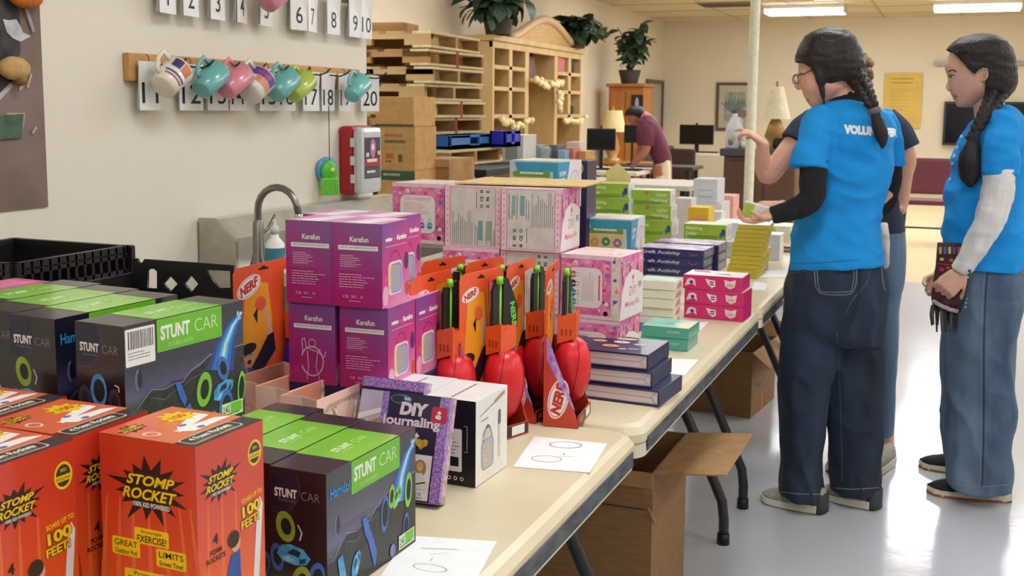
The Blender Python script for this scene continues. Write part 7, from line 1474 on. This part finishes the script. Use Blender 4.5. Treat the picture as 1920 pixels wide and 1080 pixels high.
dc = Decal(bvb, p2); BR = mat((44,32,30),.6); dc.poly([(1780,143.5),(1783,141.2),(1787,141),(1790,143),(1787,145),(1782,146)], mat((230,222,216),.4)); dc.oval(1783.5,143.6,1.7,2.2,mat((40,26,22),.3)); dc.line([(1779.5,143),(1783,140.4),(1787,140.2),(1791,142.8)],1.6,BR); dc.line([(1779,134.5),(1783,132),(1788,131.5),(1794,134)],2.2,BR); dc.line([(1784,147.5),(1788,147.2)],.8,mat((190,130,112),.5))
LIPC = mat((210,134,122),.45); dc.line([(1786.5,177.5),(1790,177.5),(1794.5,180)],3.2,LIPC); dc.line([(1789,184.5),(1792,184),(1795,182)],3.4,LIPC); dc.line([(1787.5,180.6),(1791,180.5),(1796,180.8)],1.1,mat((120,56,56),.5)); dc.oval(1784,167.5,1.2,.9,mat((150,92,80),.5)); dc.oval(1846,137,3,5.5,mat((206,140,120),.5)); dc.build('facial_features')
MB().lathe([(.002,-.002),(.005,0),(.002,.002)], mat((206,166,80),.25,metal=.9), c=P2(1843,154,-.09)-p2.location, seg=12).build('earring', p2)
mb = MB()
vloft(mb, [(64,1826,1852,.03,.0),(68,1808,1870,.06,0),(77,1792,1884,.084,0),(88,1781,1892,.096,0),(98,1775,1897,.1,0),(112,1770,1900,.1,0),(128,1769,1902,.1,0),(146,1772,1903,.098,0),(160,1774,1902,.094,0),(172,1778,1896,.086,0),(184,1790,1886,.07,-.01),(194,1840,1876,.045,-.03)], Y2, HAIR2, 32, 4, 2.2)
fuse(mb, 'hair', p2, HAIR2, .0036, 2, (.0025, 22, 60, 9.0), (at_y(1845,130,Y2), [[(1750,94),(1779,94),(1786,99),(1796,108),(1808,121),(1818,133),(1827,139),(1833,131),(1842,126),(1851,129),(1854,140),(1851,152),(1846,162),(1845,210),(1750,215)]], .04))
mb = MB(); braid(mb, [(1868,176,Y2-.07,.034),(1860,192,Y2-.1,.03),(1850,208,Y2-.13,.025),(1840,226,Y2-.15,.022),(1830,244,Y2-.16,.02),(1824,256,Y2-.165,.018)], HAIR2, 17); fuse(mb, 'braid', p2, HAIR2, .0026, 1)
mb = MB(); limb(mb, [(1823,258,Y2-.168,.018),(1822,272,Y2-.17,.026),(1820,290,Y2-.17,.036),(1819,310,Y2-.17,.04),(1819,330,Y2-.168,.034),(1821,345,Y2-.168,.018),(1822,352,Y2-.168,.004)], HAIR2); fuse(mb, 'braid_tail', p2, HAIR2, .0032, 1, (.0035, 45, 14, 1.5))
MB().lathe([(.018,-.014),(.024,-.011),(.021,0),(.024,.011),(.018,.014)], mat((24,28,48),.8), c=at_y(1824,260,Y2-.168)-p2.location, axis=(.2,0,-.95), seg=16).build('hair_tie', p2)
mb = MB()
vloft(mb, [(196,1852,1892,.06,0),(204,1842,1904,.09,0),(216,1834,1914,.125,0),(232,1822,1922,.15,0),(255,1807,1929,.16,0),(285,1792,1933,.16,0),(320,1784,1932,.155,0),(360,1776,1928,.15,0),(400,1771,1926,.148,0),(440,1770,1928,.15,0),(470,1772,1930,.155,0),(496,1777,1930,.155,0),(502,1779,1930,.155,0)], Y2, BLUE, 30, 3, 2.3)
limb(mb, [(1876,222,Y2-.1,.055),(1878,255,Y2-.14,.062),(1876,295,Y2-.165,.062),(1874,330,Y2-.175,.06)], BLUE); limb(mb, [(1862,230,Y2+.1,.055),(1858,280,Y2+.15,.06),(1852,325,Y2+.17,.06)], BLUE)
sh, bvs = fuse(mb, 'tshirt', p2, BLUE, .0055, 3, (.013, 5, 9, 12.0, 1))
dc = Decal(bvs, p2); wp = mat((200,222,240),.6)
for (x,y,w_,h_) in ((1812,232,5,8),(1808,246,9,7),(1803,256,6,6),(1795,276,6,7),(1790,292,5,8),(1787,306,6,6),(1784,322,4,8),(1783,336,4,5)): dc.poly([(x-w_/2,y+h_/2),(x+w_/2,y+h_/3),(x+w_/2-1,y-h_/2),(x-w_/2+1,y-h_/2.5)], wp); 
dc.build('printed_pattern')
mb = MB(); limb(mb, [(1874,318,Y2-.175,.054),(1871,355,Y2-.18,.053),(1862,395,Y2-.185,.052),(1845,435,Y2-.185,.047),(1824,472,Y2-.18,.041),(1806,500,Y2-.175,.034),(1802,507,Y2-.172,.033)], WHT); fuse(mb, 'sleeve', p2, WHT, .0045, 2, (.005, 12, 22, 4.0))
mb = MB(); limb(mb, [(1852,318,Y2+.17,.05),(1838,380,Y2+.17,.048),(1806,440,Y2+.13,.044),(1768,502,Y2+.05,.032)], WHT); fuse(mb, 'sleeve', p2, WHT, .0045, 2, (.005, 12, 22, 6.0))
mb = MB()
vloft(mb, [(488,1790,1926,.14,0),(510,1784,1929,.15,0),(535,1780,1927,.155,0),(560,1777,1918,.15,0),(590,1776,1908,.14,.02),(620,1774,1902,.12,.02)], Y2, DEN2, 30, 3, 2.4)
vloft(mb, [(560,1780,1916,.11,-.05),(620,1777,1902,.105,-.05),(690,1776,1898,.1,-.05),(760,1774,1901,.1,-.05),(830,1775,1899,.102,-.05),(880,1777,1897,.105,-.05),(905,1780,1894,.106,-.05),(916,1783,1892,.106,-.05)], Y2, DEN2, 26, 3, 2.4)
vloft(mb, [(560,1772,1900,.1,.1),(640,1768,1880,.1,.12),(720,1767,1870,.1,.13),(800,1766,1868,.1,.14),(850,1768,1866,.1,.15),(876,1774,1864,.1,.15)], Y2, DEN2, 26, 3, 2.4)
je, bvj = fuse(mb, 'jeans', p2, DEN2, .006, 3, (.017, 7, 4.5, 17.0, 1))
dc = Decal(bvj, p2); dc.line([(1852,503),(1848,560),(1845,640),(1845,760),(1843,880),(1841,912)], 3, mat((40,56,80),.85), 10); dc.line([(1847,503),(1843,560),(1840,640),(1840,760),(1838,880),(1836,912)], 1.6, STI, 10); dc.line([(1784,906),(1840,912),(1892,908)], 1.6, STI); dc.line([(1900,500),(1912,512),(1926,520)], 1.6, STI2); dc.build('seam_stitching')
BKS = mat((26,26,32), .85, .1, 50); SO2 = mat((230,216,188), .6, .04); TAN = mat((160,104,64), .6)
shoe(p2, at_z(1737,922,0), at_z(1895,938,0), .1, BKS, SO2, None, .08, None, TAN); shoe(p2, at_z(1723,873,0), at_z(1850,893,0), .1, BKS, SO2, None, .08, None, TAN)
# woven bag
bp_ = at_y(1782,520,Y2-.13); e = empty('woven_bag', (bp_.x, bp_.y, at_y(1780,590,Y2-.13).z), 0, 'small woven patterned bag with dark fringe held by the right-hand volunteer', 'bag'); o0 = e.location
def B(px, py, dy=0): return at_y(px, py, Y2-.13+dy)-o0
BAGM = mat((44,26,36), .85, .3, 40, rgb2=(90,40,50)); mb = MB(); rs = []
for py, xl, xr, rd in ((456,1759,1806,.02),(470,1758,1806,.026),(500,1756,1808,.03),(535,1750,1812,.034),(560,1748,1814,.034),(583,1752,1806,.024)):
    c = B((xl+xr)/2, py); rx = (xr-xl)/2*dep(c+o0)/F; rs.append([c+Vector((rx*math.cos(2*PI*k/20), rd*math.sin(2*PI*k/20), 0)) for k in range(20)])
mb.rings(rs, BAGM); mb.build('bag_body', e)
bvg = BVHTree.FromPolygons([Vector(v)+o0 for v in mb.v], mb.f); dc = Decal(bvg, e); dc.mb = MB()
for i, c in enumerate(((200,190,80),(90,110,180),(210,200,90),(80,100,170),(190,80,80))): dc.poly([(1761+8.5*i,476),(1766+8.5*i,476),(1766+8.5*i,463),(1761+8.5*i,463)], mat(c,.8)); dc.l = .0012
for x, y, c, s in ((1766,486,(210,200,80),4),(1784,488,(220,110,60),4),(1766,505,(200,50,80),5),(1778,502,(210,60,80),4),(1792,500,(200,160,70),4),(1764,520,(190,170,150),3),(1774,575,(150,130,110),4)): dc.oval(x,y,s,s*.8,mat(c,.8)); dc.l = .0012
dc.line([(1758,494),(1780,496),(1800,495)],1.5,mat((200,60,60),.8)); dc.build('woven_pattern')
mb = MB(); mb.tube([B(1749,564,-.03),B(1762,572,-.036),B(1780,580,-.036),B(1796,584,-.03)], .007, mat((206,196,186),.8,.3,200), 8); mb.build('beaded_trim', e)
mb = MB(); mb.tube([B(1818,506,-.1),B(1816,530,-.11),B(1810,556,-.1),B(1800,582,-.05)], .011, mat((26,60,64),.7), 10, flat=.5); mb.build('strap', e)
mb = MB()
for k in range(9): mb.ell(B(1815-.1*k*k*.25-k*.4, 512+8*k, -.122+.006*k), .0032, .003, .0032, mat((170,200,206),.6), 8)
mb.build('strap_beads', e)
rr = random.Random(4); FR = [mat((60,54,52),.9), mat((96,90,88),.9), mat((34,32,34),.9), mat((70,96,74),.9)]
for k in range(16):
    x = 1748+3.2*k; mb = MB(); ln = rr.uniform(34,52); mb.tube([B(x,572+.6*k,-.01*(k % 3)), B(x+rr.uniform(-3,3),590,-.01*(k % 3)), B(x+rr.uniform(-4,4),572+ln,-.01*(k % 3))], [.005,.006,.003], FR[k % 4], 6); mb.build('fringe_tassel', e)
# ---------------------------------------------------------------- volunteer 3, mostly hidden
Y3 = 4.75; f3 = at_z(1650,865,0); p3 = empty('person', (f3.x, f3.y, 0), 0, 'person in navy shirt and light jeans mostly hidden behind the braided volunteer, one forearm raised', 'person')
mb = MB()
vloft(mb, [(98,1560,1600,.04,0),(112,1545,1612,.075,0),(135,1540,1616,.085,0),(160,1544,1612,.08,0),(180,1556,1600,.06,0),(190,1566,1590,.03,0)], Y3, SK3, 20, 3); limb(mb, [(1585,170,Y3,.05),(1588,215,Y3,.055)], SK3)
vloft(mb, [(210,1560,1630,.08,0),(260,1530,1660,.12,0),(420,1560,1670,.1,0),(520,1560,1680,.11,0)], Y3, SK3, 18, 2); limb(mb, [(1655,500,Y3,.07),(1655,700,Y3,.05),(1660,835,Y3,.036),(1662,858,Y3,.034)], SK3); limb(mb, [(1600,500,Y3,.07),(1598,700,Y3,.05),(1596,848,Y3,.034)], SK3)
limb(mb, [(1520,240,Y3-.05,.05),(1490,268,Y3-.1,.045),(1463,302,Y3-.14,.043),(1443,328,Y3-.16,.038),(1434,322,Y3-.16,.037),(1430,300,Y3-.17,.034),(1430,280,Y3-.18,.027),(1431,268,Y3-.18,.024)], SK3); limb(mb, [(1660,230,Y3,.05),(1698,290,Y3,.04),(1696,330,Y3,.032),(1690,385,Y3,.026),(1684,395,Y3-.02,.024)], SK3)
hand(mb, at_y(1431,270,Y3-.18), (-.62,-.1,.5), (-.5,.1,-.8), SK3, -1, .84, (.7,1.0,.7), 0, (.5,.9), {3:(.4,.3,.2)}); hand(mb, at_y(1683,396,Y3-.02), (-.5,-.1,-.8), (-.5,.5,.3), SK3, 1, .9, (.5,.6,.5))
fuse(mb, 'body', p3, SK3, .004, 2)
mb = MB(); rr = random.Random(8)
vloft(mb, [(92,1560,1606,.05,0),(104,1544,1620,.09,0),(130,1540,1624,.1,.02),(160,1545,1622,.09,.04)], Y3, HAIR3, 20, 3)
for k in range(60): mb.ell(at_y(rr.uniform(1600,1631), rr.uniform(106,170), Y3+rr.uniform(-.07,.05)), .018,.018,.018, HAIR3, 8)
fuse(mb, 'hair', p3, HAIR3, .004, 1, (.004, 50, 50, 2))
mb = MB(); vloft(mb, [(196,1566,1615,.07,0),(208,1530,1650,.11,0),(228,1512,1672,.14,0),(270,1515,1676,.14,0),(340,1530,1678,.13,0),(400,1545,1690,.13,0),(432,1548,1694,.135,0)], Y3, NAVYC, 26, 3); limb(mb, [(1655,222,Y3,.06),(1680,248,Y3,.064),(1698,282,Y3,.066)], NAVYC); limb(mb, [(1530,225,Y3-.04,.06),(1505,245,Y3-.08,.06),(1487,268,Y3-.11,.058)], NAVYC); fuse(mb, 'tshirt', p3, NAVYC, .0055, 3, (.005, 6, 9, 3))
mb = MB(); vloft(mb, [(420,1555,1693,.12,0),(450,1552,1696,.13,0),(500,1552,1695,.13,0),(540,1556,1690,.12,0)], Y3, DEN3, 26, 3); vloft(mb, [(500,1620,1694,.09,0),(600,1614,1684,.085,0),(700,1622,1682,.07,0),(780,1632,1676,.06,0),(814,1638,1673,.058,0)], Y3, DEN3, 22, 3); vloft(mb, [(500,1556,1625,.09,0),(600,1560,1625,.085,0),(700,1562,1620,.07,0),(800,1570,1616,.06,0),(832,1572,1612,.058,0)], Y3, DEN3, 22, 3); fuse(mb, 'jeans', p3, DEN3, .006, 3, (.006, 7, 6, 3))
shoe(p3, at_z(1600,905,0), at_z(1668,866,0), .09, SHG, SOL, None, .08); shoe(p3, at_z(1560,890,0), at_z(1604,862,0), .09, SHG, SOL, None, .08)
mb = MB(); vloft(mb, [(418,1652,1664,.03,0),(440,1646,1667,.05,0),(480,1645,1667,.05,0),(502,1648,1664,.03,0)], Y3-.16, WHT, 18, 3); e = empty('white_cloth', (at_y(1656,500,Y3-.16)), 0, 'white folded cloth between the braided volunteer and the one behind', 'cloth'); fuse(mb, 'cloth_body', e, WHT, .004, 2, (.004,20,20,2))
# ---------------------------------------------------------------- bending person far behind
Y4 = 11.7; p4 = empty('person', (at_y(1242,440,Y4).x, Y4, 0), 0, 'person in maroon shirt and cream trousers bending over a desk in the rear', 'person')
SK4 = mat((176,112,86), .5, .08, 20); mb = MB()
vloft(mb, [(203,1182,1200,.06,0),(210,1177,1204,.09,0),(219,1174,1204,.09,0),(228,1178,1200,.07,0),(233,1184,1194,.03,0)], Y4, SK4, 18, 3); limb(mb, [(1198,216,Y4,.06),(1210,222,Y4,.07),(1222,240,Y4,.09),(1240,290,Y4,.1),(1242,310,Y4,.1)], SK4)
limb(mb, [(1214,236,Y4-.15,.07),(1212,268,Y4-.2,.06),(1208,284,Y4-.22,.05),(1196,298,Y4-.24,.04),(1188,308,Y4-.25,.035)], SK4); hand(mb, at_y(1188,308,Y4-.25), (-.3,0,-.9), (-.8,0,.3), SK4, 1, 1.1); limb(mb, [(1216,240,Y4+.15,.06),(1204,275,Y4+.2,.05),(1196,300,Y4+.2,.04)], SK4)
limb(mb, [(1236,310,Y4-.1,.08),(1240,380,Y4-.1,.06),(1240,440,Y4-.1,.045)], SK4); limb(mb, [(1246,310,Y4+.1,.08),(1250,380,Y4+.1,.06),(1250,440,Y4+.1,.045)], SK4); fuse(mb, 'body', p4, SK4, .009, 2)
mb = MB(); vloft(mb, [(199,1186,1202,.05,0),(204,1176,1208,.09,0),(211,1172,1212,.1,0),(217,1172,1212,.1,.01),(222,1200,1212,.07,.01)], Y4, HAIR4, 18, 3); fuse(mb, 'hair', p4, HAIR4, .008, 1)
mb = MB(); vloft(mb, [(216,1206,1222,.1,0),(226,1203,1232,.17,0),(240,1203,1242,.2,0),(258,1206,1248,.19,0),(275,1212,1254,.18,0),(292,1220,1259,.17,0),(305,1226,1256,.16,0),(310,1229,1244,.12,0)], Y4, MARC, 22, 3); limb(mb, [(1212,232,Y4-.12,.1),(1210,252,Y4-.18,.1),(1208,274,Y4-.2,.09)], MARC); limb(mb, [(1214,232,Y4+.12,.1),(1208,258,Y4+.18,.09)], MARC); fuse(mb, 'tshirt', p4, MARC, .011, 2, (.012,4,5,2))
CRT = cloth((222,210,184)); mb = MB(); vloft(mb, [(298,1230,1258,.16,0),(312,1227,1258,.17,0),(330,1226,1258,.16,0),(345,1226,1258,.14,0)], Y4, CRT, 20, 3); vloft(mb, [(330,1226,1250,.1,-.08),(390,1228,1250,.09,-.1),(438,1230,1250,.09,-.1)], Y4, CRT, 18, 3); vloft(mb, [(330,1234,1258,.1,.08),(390,1238,1260,.09,.1),(434,1240,1260,.09,.1)], Y4, CRT, 18, 3); fuse(mb, 'trousers', p4, CRT, .011, 2)
tz = at_y(1240,446,Y4); shoe(p4, Vector((tz.x-.16,Y4-.1,0)), Vector((tz.x+.12,Y4-.1,0)), .11, BKS, SO2); shoe(p4, Vector((tz.x-.1,Y4+.1,0)), Vector((tz.x+.18,Y4+.1,0)), .11, BKS, SO2)
# people's origins stand on the floor; nothing else to do
for o in list(bpy.data.objects):
    for k in ('w', 'h'):
        if k in o: del o[k]
